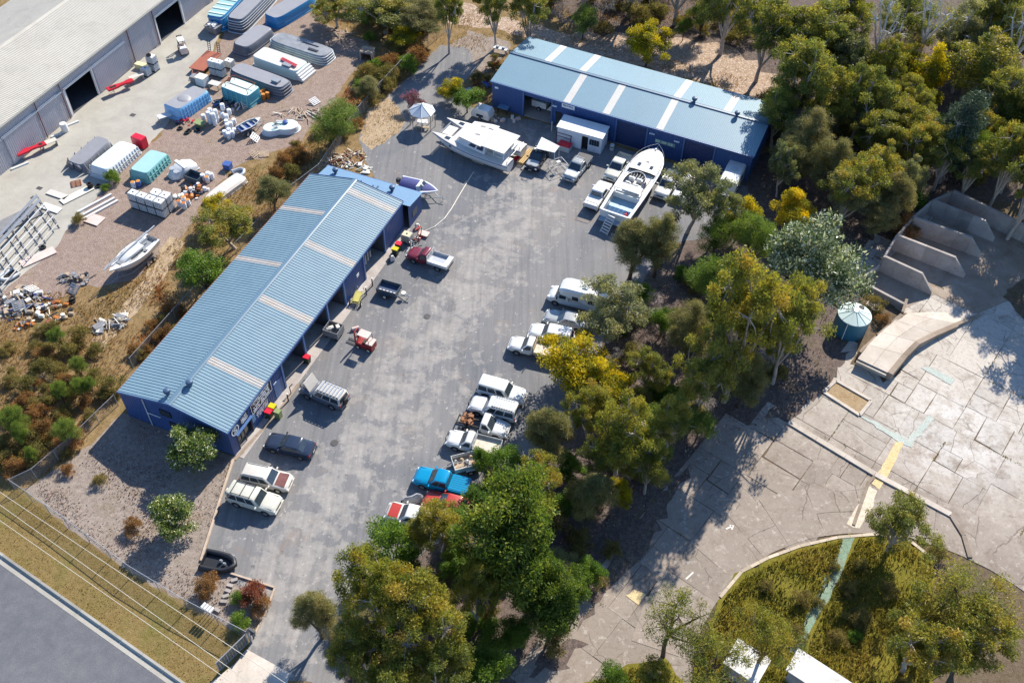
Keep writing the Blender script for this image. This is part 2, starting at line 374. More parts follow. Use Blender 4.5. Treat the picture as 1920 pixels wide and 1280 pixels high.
# main joint lines of the yard (u across, v up the yard)
us = [-43, -32, -21, -11, -1.5, 7.5, 17, 27, 38]; vs = [-55, -44, -34, -24, -14.5, -5.2, 3.5, 12, 22, 34]
for i in range(len(us)-1):
    for j in range(len(vs)-1): split(us[i], us[i+1], vs[j], vs[j+1], r, rects)
LC, LR = Vector((32.78, 28.15, 0)), 17.7
def put_slab(pts, z, hh, mt):
    """pts: plan points of one slab, in order; joints stay open between slabs"""
    cx = sum(p[0] for p in pts)/len(pts); cy = sum(p[1] for p in pts)/len(pts)
    mb = MB(); mb.prism([(p[0]-cx, p[1]-cy) for p in pts], .0, hh, 0, False)
    o = mb.build('slab', mt, yard, None, (cx, cy, z)); o.rotation_euler = (r.uniform(-.0015, .0015), r.uniform(-.0015, .0015), 0)
def edge_walk(cs, wob):
    out = []
    for k in range(len(cs)):
        a, b = cs[k], cs[(k+1) % len(cs)]; L_ = math.hypot(b[0]-a[0], b[1]-a[1]); nn = max(1, int(L_/.8)); nx, ny = -(b[1]-a[1])/(L_+1e-6), (b[0]-a[0])/(L_+1e-6)
        for q_ in range(nn):
            f = q_/nn; d = 0 if q_ == 0 else abs(r.gauss(0, wob)); out.append((a[0]+(b[0]-a[0])*f+nx*d, a[1]+(b[1]-a[1])*f+ny*d))
    return out
ns = 0
for (u0, u1, v0, v1) in rects:
    c = YO+YU*((u0+u1)/2)+YV*((v0+v1)/2)
    if not inside(c, yw) or (c-LC).length < LR+1.0: continue
    g = r.choice((.008, .012, .016, .028)); cs = [(u0+g, v0+g), (u1-g, v0+g), (u1-g, v1-g), (u0+g, v1-g)]
    cs = [(x+r.uniform(-.03, .03), y+r.uniform(-.03, .03)) for x, y in cs]; polys = [cs]
    if r.random() < .42:                                      # a crack has parted the slab in two
        k = r.choice((0, 1)); f0, f1 = r.uniform(.25, .75), r.uniform(.15, .85); L2 = lambda a, b, f: (a[0]+(b[0]-a[0])*f, a[1]+(b[1]-a[1])*f)
        p, q_ = L2(cs[k], cs[k+1], f0), L2(cs[k+2], cs[(k+3) % 4], f1); mid = []; nm = 5
        for i in range(1, nm): t = i/nm; mid.append((p[0]+(q_[0]-p[0])*t+r.gauss(0, .13), p[1]+(q_[1]-p[1])*t+r.gauss(0, .13)))
        e = .018; sh = lambda P, sx: [(x+sx*(1 if k == 0 else 0), y+sx*(1 if k == 1 else 0)) for x, y in P]
        A = [cs[k]]+sh([p]+mid+[q_], -e)+[cs[(k+3) % 4]]; B = sh([q_]+mid[::-1]+[p], e)+[cs[k+1], cs[k+2]]
        B = B[nm+1-(nm+1):]; polys = [A, B]
    if r.random() < .14:
        P = polys[0]; i = 0; cu, cv = (u0+u1)/2, (v0+v1)/2; P[i] = (P[i][0]+(cu-P[i][0])*.1, P[i][1]+(cv-P[i][1])*.1)
    for P in polys:
        W_ = edge_walk(P, .014) if len(polys) == 1 else P
        W_ = [YO+YU*x+YV*y for x, y in W_]; put_slab([(w_.x, w_.y) for w_ in W_], .014, .03+r.uniform(-.005, .01), M_YARD); ns += 1
a0 = math.radians(20)
while a0 < math.radians(200):                                 # the curved drive round the lawn
    da = math.radians(r.choice((9, 12, 15, 19))); rr = [LR+.12, LR+5.3]
    if r.random() < .4: rr = [LR+.12, LR+r.uniform(2.2, 3.4), LR+5.3]
    for r0, r1 in zip(rr[:-1], rr[1:]):
        e = .03; m_ = max(3, int(da*r1/.9)); inn = [(LC.x+(r0+e)*math.cos(a0+da*i/m_), LC.y+(r0+e)*math.sin(a0+da*i/m_)) for i in range(m_+1)]; out_ = [(LC.x+(r1-e)*math.cos(a0+(da-.004)*i/m_), LC.y+(r1-e)*math.sin(a0+(da-.004)*i/m_)) for i in range(m_+1)]
        inn = [(x+r.gauss(0, .015), y+r.gauss(0, .015)) for x, y in inn]; P = out_+inn[::-1]
        if inside(Vector((sum(p[0] for p in P)/len(P), sum(p[1] for p in P)/len(P), 0)), yw): put_slab(P, .014, .058, M_YARD); ns += 1
    a0 += da
print('slabs', ns)
# low concrete strip footing across the yard, cast in lengths
def strip(name, px, wd, h, mat, label, cat, seg=3.0, z0=.03):
    P = [at(*p) for p in px]; root = thing(name, label, cat, (P[0].x, P[0].y, 0))
    for a, b in zip(P[:-1], P[1:]):
        d = b-a; n = max(1, int(d.length/seg)); dn = d.normalized(); sd_ = Vector((-dn.y, dn.x, 0))*wd/2
        for k in range(n):
            p, q = a+d*(k/n)+dn*.012, a+d*((k+1)/n)-dn*.012
            mb = MB(); mb.prism([((v-P[0]).x, (v-P[0]).y) for v in (p-sd_, q-sd_, q+sd_, p+sd_)], z0, h)
            mb.build('kerb_length', mat, root)
    return root
strip('kerb_strip', [(1478, 792), (1640, 890), (1782, 966)], .55, .2, M_CREAM, 'long straight pale concrete strip across the cracked yard, ending at the yellow line', 'kerb', 3)
strip('pipe_kerb', [(1782, 966), (1806, 1005), (1818, 1046)], .42, .2, M_BROWN, 'short brown stained concrete kerb running down towards the round lawn', 'kerb', 2)
strip('hairline_kerb', [(1600, 985), (1628, 905), (1640, 893)], .3, .16, M_BROWN, 'narrow broken kerb beside the faded yellow line', 'kerb', 2)
def paint(name, px, mat, z, amp=.06, seed=1):
    return sheet(name, px, mat, z, amp, .5, seed)
M_YEL = ground_mat('faded_yellow_paint', [sr(196, 170, 116), sr(204, 182, 138), sr(186, 168, 140), sr(166, 144, 110), sr(210, 194, 160)], .8, 3, 20, None, .1)
M_BEIGE = ground_mat('worn_beige_paint', [sr(192, 176, 150), sr(202, 190, 170), sr(182, 168, 150), sr(164, 148, 130), sr(216, 208, 194)], .8, 3, 20, None, .1)
M_TEAL = ground_mat('faded_teal_paint', [sr(158, 170, 162), sr(170, 178, 170), sr(176, 176, 166), sr(160, 154, 142), sr(192, 194, 184)], .5, 2, 14, None, .1)
M_TEAL2 = ground_mat('teal_path_paint', [sr(104, 132, 112), sr(124, 144, 124), sr(132, 128, 112), sr(98, 98, 84), sr(152, 168, 152)], .9, 3, 14, None, .1)
paint('yellow_marking', [(1680, 828), (1694, 831), (1668, 886), (1648, 918), (1634, 908), (1654, 872)], M_YEL, .08, .05, 3)
paint('beige_marking', [(1646, 922), (1632, 956), (1612, 992), (1588, 984), (1606, 950), (1628, 912)], M_BEIGE, .08, .1, 8)
paint('teal_marking', [(1610, 778), (1624, 782), (1700, 824), (1740, 778), (1750, 786), (1706, 838), (1680, 826)], M_TEAL, .078, .14, 4)
paint('teal_patch', [(1726, 690), (1742, 688), (1790, 712), (1782, 722)], M_TEAL, .078, .05, 5)
paint('yellow_patch', [(1172, 1118), (1190, 1106), (1212, 1116), (1196, 1134)], M_YEL, .08, .12, 6)
q = MB(); M_PAINTW = pm('worn_white_paint', sr(214, 208, 198), .1, 4, .8)
for a, b in (((1361, 991), (1373, 986)), ((1373, 986), (1368, 984)), ((1375, 984), (1372, 992)), ((1286, 1085), (1300, 1072))):
    A, B = at(*a, .08), at(*b, .08); d = (B-A).normalized(); s_ = Vector((-d.y, d.x, 0))*.07
    q.poly([A-s_, B-s_, B+s_, A+s_])
tag(q.build('pavement_arrow', M_PAINTW), kind='structure')
# round lawn with its rim
lw = [(1280, 1300), (1320, 1190), (1350, 1120), (1390, 1072), (1440, 1046), (1500, 1024), (1570, 1008), (1640, 1002), (1700, 1010), (1738, 1040), (1752, 1090), (1760, 1160), (1750, 1300)]
sheet('lawn', lw, M_LAWN, .09, .35, .6, 15)
M_RIM = conc('lawn_rim', [sr(170, 156, 136), sr(190, 176, 156), sr(206, 194, 178), sr(120, 104, 84)])
rim = strip('lawn_rim', lw[2:10], .28, .14, M_RIM, 'curved pale concrete rim around the round lawn', 'kerb', .9)
paint('teal_path', [(1582, 1006), (1604, 1006), (1578, 1072), (1556, 1120), (1530, 1160), (1512, 1200), (1495, 1226), (1478, 1222), (1500, 1180), (1530, 1120), (1554, 1068)], M_TEAL2, .104, .08, 7)
sheet('lawn_patch', [(1050, 1300), (1180, 1250), (1250, 1230), (1290, 1300)], M_LAWN, .075, .3, .7, 16)
# leaf litter drifts that have blown over the slabs
for i, px in enumerate([[(1160, 1010), (1230, 930), (1300, 870), (1250, 960), (1210, 1040), (1130, 1110), (1090, 1180)], [(1020, 1210), (1100, 1200), (1060, 1250), (990, 1270)], [(1440, 780), (1520, 700), (1590, 660), (1560, 720), (1480, 790)], [(1620, 600), (1660, 560), (1700, 590), (1640, 690), (1600, 680)], [(1655, 720), (1690, 690), (1700, 640), (1640, 640)], [(1880, 560), (1960, 480), (2050, 560), (1960, 640)]]):
    sheet('leaf_drift', px, M_FOREST if i < 3 else M_DIRT, .062+.003*i, .45, .7, 30+i)
# ================================================================ buildings
M_ROOF1 = pm('blue_roof_sheet', sr(116, 142, 154), .06, .5, .45, .0, 0, sr(98, 126, 146), .4, .5)
M_ROOF1B = pm('annex_roof_sheet', sr(104, 136, 164), .06, .5, .42)
M_RIDGE = pm('ridge_flashing', sr(92, 118, 136), .05, 1, .4)
M_SKY1 = pm('aged_fibreglass', sr(172, 168, 162), .1, .7, .6, 0, 0, sr(168, 146, 124), .7)
M_WALLB = pm('blue_wall_sheet', sr(54, 82, 132), .05, .6, .5)
M_TRIMB = pm('blue_trim', sr(72, 104, 150), .05, 1, .45)
M_ROOF2 = pm('pale_blue_roof_sheet', sr(112, 142, 156), .03, .3, .42)
M_SKY2 = pm('white_fibreglass', sr(192, 189, 182), .05, .8, .5)
M_DARK = pm('dark_metal', sr(40, 42, 48), .15, 3, .5)
M_BLACK = pm('black_rubber', sr(22, 22, 25), .2, 4, .7)
M_INT = pm('shed_interior', sr(70, 72, 78), .2, 1.5, .9)
M_WHITE_P = pm('white_paint', sr(216, 216, 214), .04, 1.2, .4, 0, 0, sr(190, 184, 172), .25)
M_STEEL = pm('galvanised_steel', sr(150, 154, 158), .12, 3, .45, .35)
M_VENT = pm('vent_blue', sr(58, 84, 112), .1, 3, .5)
M_GLASS = pm('dark_glass', sr(50, 60, 68), .25, 2.5, .08, 0, 0, None, 0, .8)
M_TIMBER = pm('weathered_timber', sr(164, 146, 124), .25, 3, .85, rand=.15)
M_RUST = pm('rusty_steel', sr(124, 70, 46), .25, 3, .8)

def ribwall(mb, a, b, z0, t0, t1=None, pitch=.3, d=.03, mi=0):
    """ribbed sheet from plan point a to b; its outside is to the right of a->b"""
    a, b = Vector(a), Vector(b); t1 = t0 if t1 is None else t1
    L_ = (b-a).length; u = (b-a)/L_; nrm = Vector((u.y, -u.x))
    n = max(1, round(L_/pitch)); p = L_/n; prof = []
    for k in range(n):
        for f, o in ((0, 0), (.55, 0), (.68, d), (.87, d)): prof.append(((k+f)*p, o))
    prof.append((L_, 0)); pts = []
    for s_, o in prof:
        q = a+u*s_+nrm*o; zt = t0+(t1-t0)*s_/L_
        pts += [(q.x, q.y, z0), (q.x, q.y, zt)]
    mb.add(pts, [(2*i, 2*i+2, 2*i+3, 2*i+1) for i in range(len(prof)-1)], mi)
def ribroof(mb, x0, z0, x1, z1, y0, y1, pitch, d, mi=0, prof=((0, 0), (.42, 0), (.52, 1), (.82, 1), (.92, 0)), swap=False, rev=False):
    """ribbed roof slope between eave (x0,z0) and ridge (x1,z1), ribs repeating along y"""
    n = max(1, round((y1-y0)/pitch)); p = (y1-y0)/n; pts = []; ys = []
    for k in range(n):
        for f, o in prof: ys.append((y0+(k+f)*p, o*d))
    ys.append((y1, 0))
    for y, o in ys:
        pts += [(x0, y, z0+o), (x1, y, z1+o)]
    if swap: pts = [(y, x, z) for x, y, z in pts]
    mb.add(pts, [(2*i, 2*i+1, 2*i+3, 2*i+2) for i in range(len(ys)-1)], mi)
def text_rows(mb, y0, y1, z0, z1, x, rows, seed, gap=.35, mi=0, axis='x', fill=.8):
    """rows of small raised strokes standing in for sign writing too small to read"""
    r = random.Random(seed); h = (z1-z0)/rows
    for k in range(rows):
        za = z1-(k+1)*h+h*gap/2; zb = z1-k*h-h*gap/2; y = y0+r.uniform(0, (1-fill))*(y1-y0)*.5
        end = y1-r.uniform(0, (1-fill))*(y1-y0)*.5
        while y < end-.02:
            wd = (zb-za)*r.uniform(.35, .7)
            if r.random() < .14: y += wd; continue
            lo = za if r.random() < .8 else (za+zb)/2
            if axis == 'x': mb.box(x, x+.008, y, min(end, y+wd*.8), lo, zb, mi)
            else: mb.box(y, min(end, y+wd*.8), x-.008, x, lo, zb, mi)
            y += wd

# ---------------- long blue shed
O1, A1 = Vector((-37.3, 56.33, 0)), R(-20.83); W1, L1, E1, H1 = 12.17, 35.7, 3.8, 4.96
shed = thing('long_shed', 'long blue ribbed metal shed with brown streaked skylights beside the car park', 'shed', O1, A1)
q = MB(); q.box(.05, W1+.9, .05, L1-.05, .0, .05); fl = q.build('floor_slab', M_GREYC, shed)
# walls
q = MB(); xm = W1/2
ribwall(q, (0, 0), (xm, 0), 0, E1, H1, .3, .03); ribwall(q, (xm, 0), (W1, 0), 0, H1, E1, .3, .03); q.build('end_wall', M_WALLB, shed)
q = MB(); ribwall(q, (W1, L1), (xm, L1), 0, E1, H1); ribwall(q, (xm, L1), (0, L1), 0, H1, E1); q.build('end_wall', M_WALLB, shed)
q = MB(); ribwall(q, (0, L1), (0, 0), 0, E1); q.build('side_wall', M_WALLB, shed)
def solid_front(y0, y1): 
    q = MB(); ribwall(q, (W1, y0), (W1, y1), 0, E1-.02); return q.build('front_wall', M_WALLB, shed)
for y0, y1, z0 in ((0, .9, 0), (.9, 3.2, 2.25), (3.2, 9.1, 0), (21.7, 26.0, 0), (30.9, L1, 0)):
    q = MB(); ribwall(q, (W1, y0), (W1, y1), z0, E1-.02); q.build('front_wall', M_WALLB, shed)
for y0, y1 in ((9.1, 13.1), (13.4, 17.9), (18.2, 21.5), (26.1, 30.8)):
    q = MB(); ribwall(q, (W1, y0), (W1, y1), 3.25, E1-.02); q.build('door_header', M_WALLB, shed)
    q = MB(); q.lathe([(.2, 0), (.2, y1-y0)], 12, (W1-.35, y1, 3.4), 'y'); q.build('door_roll', M_TRIMB, shed, 40)
for y in (9.1, 13.25, 18.05, 21.6, 26.05, 30.85):
    q = MB(); q.box(W1-.05, W1+.13, y-.12, y+.12, 0, E1-.03); q.build('door_post', M_TRIMB, shed)
q = MB(); ribroof(q, 2.2, 3.6, 2.2, 0.1, 21.5, 21.52, .1, .01); 
for y in (13.25, 18.05, 21.6, 26.05, 30.85): 
    q = MB(); q.box(.1, W1-.1, y-.02, y+.02, .05, 3.4); q.build('dividing_wall', M_INT, shed)
# roof, split at the skylight strips
RP = .335
def roof_side(x0, z0, cuts):
    y = -.12
    for a, b in cuts+[(L1+.12, None)]:
        q = MB(); ribroof(q, x0, z0, xm, H1+.03, y, a, RP, .042); q.build('roof_sheet', M_ROOF1, shed)
        if b is None: break
        q = MB(); ribroof(q, x0, z0+.012, xm, H1+.042, a, b, RP, .042); o = q.build('skylight_sheet', M_SKY1, shed)
        y = b
sl = (H1-E1)/xm
roof_side(W1+.04, E1-.04*sl+.03, [(5.6, 6.5), (14.7, 15.65), (23.8, 24.75), (33.4, 34.4)])
roof_side(-.04, E1-.04*sl+.03, [(19.8, 20.5), (28.9, 29.6)])
q = MB(); q.loft([[(xm-.3, y, H1+.05), (xm-.14, y, H1+.11), (xm+.14, y, H1+.11), (xm+.3, y, H1+.05)] for y in (-.15, L1+.15)], False, False, False); q.build('ridge_cap', M_RIDGE, shed)
for x0, x1 in ((W1+.042, W1+.12), (-.12, -.042)):
    q = MB(); q.box(x0, x1, -.15, L1+.15, E1-.12, E1+.0); q.build('gutter', M_TRIMB if x0 > 0 else M_RUST, shed)
for y in (-.17, L1+.15):
    for s_ in (-1, 1):
        q = MB(); q.loft([[(xm+s_*(xm+.06), y, E1-.16), (xm+s_*(xm+.06), y+.04, E1-.16), (xm+s_*(xm+.06), y+.04, E1+.1), (xm+s_*(xm+.06), y, E1+.1)], [(xm, y, H1-.1), (xm, y+.04, H1-.1), (xm, y+.04, H1+.14), (xm, y, H1+.14)]]); q.build('barge_cap', M_TRIMB, shed)
def vent(parent, x, y, z, m=None):
    v = MB(); v.lathe([(.17, 0), (.17, .28), (.3, .34), (.36, .52), (.3, .7), (.12, .78)], 14); o = v.build('roof_vent', m or M_VENT, parent, 40, (x, y, z)); return o
vent(shed, xm-.75, .9, H1-.05); vent(shed, xm+.55, 2.6, H1-.05)
# downpipe on the end wall
q = MB(); q.tube([(2.9, -.12, H1-.75), (2.9, -.12, .05)], .05, 6); q.tube([(2.9, -.12, 2.1), (4.4, -.12, 2.1)], .04, 6); q.build('downpipe', M_WHITE_P, shed)
for x, z in ((5.2, 3.1), (5.9, 1.5)):
    q = MB(); q.box(x-.55, x+.55, -.1, -.035, z-.35, z+.35); o = q.build('window', M_GLASS, shed)
    v = MB()
    for a in ((-.6, .6, -.42, -.35), (-.6, .6, .35, .42), (-.6, -.54, -.35, .35), (.54, .6, -.35, .35)): v.box(x+a[0], x+a[1], -.13, -.034, z+a[2], z+a[3])
    v.build('window_frame', M_DARK, o)
# entrance, windows and signs on the car-park wall
q = MB(); q.box(W1-.3, W1-.26, .95, 3.15, .05, 2.2); d = q.build('entrance_door', M_GLASS, shed)
q = MB(); q.box(W1-.02, W1+.07, 1.95, 2.05, .05, 2.2); q.box(W1-.02, W1+.07, .85, .95, .05, 2.3); q.box(W1-.02, W1+.07, 3.15, 3.25, .05, 2.3); q.build('door_frame', M_DARK, shed)
q = MB(); q.box(W1-.02, W1+.3, .8, 3.4, 2.28, 2.36); q.build('door_canopy', M_TRIMB, shed)
M_SIGND = pm('dark_sign', sr(24, 32, 52), .08, 2, .5); M_SIGNW = pm('sign_white', sr(226, 228, 232), .06, 6, .6)
def sign(y0, y1, z0, z1, rows, seed, border=True):
    q = MB(); q.box(W1+.035, W1+.06, y0, y1, z0, z1); o = q.build('sign_board', M_SIGND, shed)
    t = MB(); text_rows(t, y0+.15, y1-.15, z0+.1, z1-.1, W1+.062, rows, seed); tag(t.build('sign_lettering', M_SIGNW, o), kind='stuff')
    if border:
        b = MB(); e = .05
        for yy, y2, zz, z2 in ((y0, y1, z0, z0+e), (y0, y1, z1-e, z1), (y0, y0+e, z0+e, z1-e), (y1-e, y1, z0+e, z1-e)): b.box(W1+.061, W1+.072, yy, y2, zz, z2)
        b.build('sign_border', M_SIGNW, o)
    return o
sign(3.6, 7.1, 2.05, 3.6, 4, 3); sign(1.75, 3.1, 2.5, 3.55, 4, 5, False)
# round emblem: white ring with an S shaped stroke
q = MB(); q.lathe([(.62, 0), (.62, .03)], 24, (W1+.035, .92, 2.98), 'x'); o = q.build('round_sign', M_SIGND, shed)
q = MB()
for k in range(28):
    a0, a1 = 2*math.pi*k/28, 2*math.pi*(k+1)/28
    q.poly([(W1+.068, .92+rr*math.cos(a), 2.98+rr*math.sin(a)) for rr, a in ((.46, a0), (.58, a0), (.58, a1), (.46, a1))])
q.build('ring', M_SIGNW, o)
q = MB(); sp = [(.22, .2), (.05, .3), (-.16, .24), (-.2, .1), (0, 0), (.2, -.1), (.16, -.24), (-.05, -.3), (-.22, -.2)]
for (a, b), (c, d_) in zip(sp[:-1], sp[1:]):
    v = Vector((c-a, d_-b)).normalized(); nn = Vector((-v.y, v.x))*.07
    q.poly([(W1+.068, .92+x, 2.98+z) for x, z in ((a-nn.x, b-nn.y), (c-nn.x, d_-nn.y), (c+nn.x, d_+nn.y), (a+nn.x, b+nn.y))])
q.build('emblem', M_SIGNW, o)
t = MB(); text_rows(t, 4.1, 6.2, .85, 1.75, W1+.035, 4, 9, .5); tag(t.build('wall_lettering', M_SIGNW, shed), kind='stuff')
for y, z, a, b, m_ in ((3.65, 1.45, .5, .8, M_TRIMB), (7.7, 2.3, .5, .1, M_SIGNW), (24.6, 2.0, .5, .42, M_SIGNW)):
    q = MB(); q.box(W1+.035, W1+.06, y-a/2, y+a/2, z-b/2, z+b/2); q.build('wall_plate', M_SIGNW if m_ is M_SIGNW else M_ROOF1B, shed)
q = MB(); q.box(W1+.03, W1+.05, 7.4, 8.9, .05, 2.2); q.build('side_door', M_TRIMB, shed)
# seen through the fifth bay: pale panels leaning inside
for k in range(4):
    q = MB(); q.box(W1-1.6, W1-.5, 26.7+k*.55, 26.95+k*.55, .9+k*.1, 2.9-k*.25); q.build('leaning_panel', M_STEEL, shed)
# annex
an = thing('shed_annex', 'low blue lean-to annex with two round vents at the far end of the long shed', 'annex', O1, A1)
q = MB(); ribroof(q, L1+.2, 3.25, L1+3.5, 2.8, .3, 13.0, .3, .03, swap=True); q.build('roof_sheet', M_ROOF1B, an)
q = MB(); ribwall(q, (12.85, L1+.05), (12.85, L1+3.35), 0, 3.18, 2.76); ribwall(q, (12.85, L1+3.35), (.4, L1+3.35), 0, 2.76); ribwall(q, (.4, L1+3.35), (.4, L1+.05), 0, 2.76, 3.18); q.build('wall', M_WALLB, an)
q = MB(); q.box(.25, 13.05, L1+3.45, L1+3.6, 2.65, 2.79); q.build('gutter', M_TRIMB, an)
q = MB(); q.box(12.89, 12.95, L1+.9, L1+2.1, 1.0, 1.9); q.build('window', M_GLASS, an)
vent(an, 2.0, L1+2.4, 2.95); vent(an, 9.7, L1+2.2, 2.97)
for x, y in ((5.2, 1.3), (5.5, 1.6), (7.2, 1.4), (7.5, 1.0), (7.8, 1.5)):
    q = MB(); q.box(x, x+.12, L1+y, L1+y+.7, 2.98, 3.14); q.build('roof_bracket', M_VENT, an)

# ---------------- far blue shed
O2, A2 = Vector((-3.84, 110.39, 0)), R(-23.67); L2, W2, E2, H2 = 35.6, 11.84, 4.1, 4.95
sh2 = thing('far_shed', 'blue shed with smooth pale roof and white skylight strips behind the car park', 'shed', O2, A2)
q = MB(); q.box(.05, L2-.05, .05, W2-.05, 0, .05); q.build('floor_slab', M_GREYC, sh2)
ym = W2/2
for x0, x1, z0 in ((0, 4.6, 0), (4.6, 8.7, 3.25), (8.7, 9.3, 0), (9.3, 10.2, 2.2), (10.2, 17.8, 0), (21.9, 26.9, 0), (30.8, L2, 0), (17.8, 21.9, 3.5), (26.9, 30.8, 3.5)):
    q = MB(); ribwall(q, (x0, 0), (x1, 0), z0, E2, None, .28, .03); q.build('front_wall', M_WALLB, sh2)
q = MB(); ribwall(q, (L2, 0), (L2, ym), 0, E2, H2); ribwall(q, (L2, ym), (L2, W2), 0, H2, E2); q.build('end_wall', M_WALLB, sh2)
q = MB(); ribwall(q, (0, W2), (0, ym), 0, E2, H2); ribwall(q, (0, ym), (0, 0), 0, H2, E2); q.build('end_wall', M_WALLB, sh2)
q = MB(); ribwall(q, (L2, W2), (0, W2), 0, E2); q.build('back_wall', M_WALLB, sh2)
M_RDOOR = pm('roller_door_blue', sr(44, 58, 98), .06, 1, .5)
for x0, x1 in ((17.8, 21.9), (26.9, 30.8)):
    q = MB()
    for k in range(12): q.box(x0+.05, x1-.05, .06, .1+.03*(k % 2), .05+k*.287, .05+(k+1)*.287-.02)
    tag(q.build('roller_door', M_RDOOR, sh2), kind='stuff')
for x in (4.6, 8.75, 17.75, 21.95, 26.85, 30.85):
    q = MB(); q.box(x-.1, x+.1, -.12, .05, 0, E2-.05); q.build('door_post', M_TRIMB, sh2)
def roof2(y0, z0, cuts):
    x = -.15
    for a, b in cuts+[(L2+.15, None)]:
        q = MB(); ribroof(q, y0, z0, ym, H2+.03, x, a, .25, .018, swap=True); q.build('roof_sheet', M_ROOF2, sh2)
        if b is None: break
        q = MB(); ribroof(q, y0, z0+.012, ym, H2+.042, a, b, .25, .018, swap=True); q.build('skylight_sheet', M_SKY2, sh2)
        x = b
roof2(-.2, E2+.01, [(10.3, 11.25), (15.75, 16.7), (23.0, 23.95)])
roof2(W2+.2, E2+.01, [(4.7, 5.65), (9.8, 10.75), (23.0, 23.95), (29.7, 30.65)])
q = MB(); q.loft([[(x, ym-.3, H2+.05), (x, ym-.16, H2+.1), (x, ym+.16, H2+.1), (x, ym+.3, H2+.05)] for x in (-.16, L2+.16)], False, False, False); q.build('ridge_cap', M_RIDGE, sh2)
for s_ in (-.2, .2):
    q = MB(); q.box(-.16, L2+.16, ym+s_-.025, ym+s_+.025, H2+.09, H2+.115); q.build('ridge_lip', M_VENT, sh2)
q = MB(); q.box(-.16, L2+.16, -.36, -.21, E2-.14, E2+.0); q.build('gutter', M_TRIMB, sh2)
q = MB(); q.box(L2+.15, L2+.2, -.2, W2+.2, E2-.12, E2+.02); q.build('barge_trim', M_TRIMB, sh2)
vent(sh2, 25.8, ym+.3, H2); vent(sh2, 31.6, ym-.2, H2)
q = MB(); q.box(10.1, 11.9, -.08, -.04, 3.15, 3.75); o = q.build('sign_board', M_SIGNW, sh2)
t = MB(); text_rows(t, 10.2, 11.8, 3.4, 3.62, -.082, 1, 12, .2, 0, 'y'); tag(t.build('sign_lettering', M_SIGND, o), kind='stuff')
M_SIGNG = pm('green_white_sign', sr(120, 150, 150), .2, 6, .6)
q = MB(); q.box(23.1, 25.8, -.08, -.04, 1.95, 2.5); o = q.build('sign_board', M_SIGNG, sh2)
t = MB(); text_rows(t, 23.2, 25.7, 2.02, 2.44, -.082, 1, 14, .1, 0, 'y'); tag(t.build('sign_lettering', pm('sign_cream', sr(206, 214, 190), .1, 5, .6), o), kind='stuff')
for x, z in ((9.1, 3.0), (22.6, 3.1), (25.9, 3.0)):
    q = MB(); q.box(x-.35, x+.35, -.2, -.04, z-.06, z+.06); q.build('wall_light', M_SIGNW, sh2)
q = MB(); q.box(.4, .9, -.06, -.04, 3.0, 3.3); q.build('wall_plate', M_SIGNW, sh2)
# vehicle parked inside the open bay
# ---------------- grey factory
O3, A3 = Vector((-63.6, 92.1, 0)), R(69.85)
fac = thing('grey_factory', 'long grey corrugated factory with sliding doors and red brown pipes', 'factory', O3, A3)
M_FROOF = pm('old_fibro_roof', sr(180, 175, 163), .06, .25, .85, 0, .3, sr(146, 140, 128), .4)
M_FWALL = pm('grey_wall_sheet', sr(176, 172, 176), .05, .4, .6)
M_FBAND = pm('grey_upper_sheet', sr(150, 150, 140), .05, .4, .6)
M_PIPE = pm('red_brown_pipe', sr(112, 70, 64), .1, 2, .6)
X0, X1 = -60, 90
q = MB(); ribroof(q, -.45, 5.75, 9.1, 7.45, X0, X1, .28, .045, swap=True, prof=((0, 0), (.25, .7), (.5, 1), (.75, .7))); q.build('roof_slope', M_FROOF, fac)
q = MB(); ribroof(q, 18.6, 5.75, 9.1, 7.45, X0, X1, .28, .045, swap=True, prof=((0, 0), (.25, .7), (.5, 1), (.75, .7))); q.build('roof_slope', M_FROOF, fac)
q = MB(); q.loft([[(x, 8.75, 7.43), (x, 9.1, 7.56), (x, 9.45, 7.43)] for x in (X0, X1)], False, False, False); q.build('ridge_cap', M_FROOF, fac)
segs = [(X0, 13.9, 0), (13.9, 19.1, 4.1), (19.1, 33.2, 0), (33.2, 38.9, 4.0), (38.9, X1, 0)]
for a, b, z in segs:
    q = MB(); ribwall(q, (a, 0), (b, 0), z, 5.7, None, .3, .04); q.build('front_wall', M_FWALL, fac)
q = MB(); ribwall(q, (X1, 18.2), (X0, 18.2), 0, 5.6, None, 1.2, .04); q.build('back_wall', M_FWALL, fac)
q = MB(); q.box(X0, X1, .1, 18.1, .0, .03); q.build('floor_slab', M_INT, fac)
q = MB(); q.box(12, 40, 6.5, 6.6, .05, 5.6); q.build('inner_wall', M_INT, fac)
for a, b in ((19.25, 25.9), (2.4, 8.1), (-8, -2)):
    q = MB(); ribwall(q, (a, -.16), (b, -.16), .08, 4.0, None, .3, .04); q.box(a, b, -.14, -.1, .08, 4.0); o = q.build('sliding_door', M_FWALL, fac)
for a, b in ((13.5, 26.0), (2.2, 13), (33, 45), (-9, 2)):
    q = MB(); q.box(a, b, -.3, -.06, 4.02, 4.2); q.build('door_rail', M_WHITE_P, fac)
for s_ in (-5, 8.5, 13.0, 27.0, 32.6, 46):
    q = MB(); q.tube([(s_, -.22, 5.55), (s_, -.22, .05)], .07, 6); q.build('downpipe', M_PIPE, fac)
for s_ in (13.55, 19.05, 33.0, 38.95):
    q = MB(); q.box(s_-.13, s_+.13, -.12, .12, 0, 4.05); q.build('door_post', M_WHITE_P, fac)
q = MB(); q.box(X0, X1, -.62, -.47, 5.6, 5.74); q.build('gutter', M_FBAND, fac)
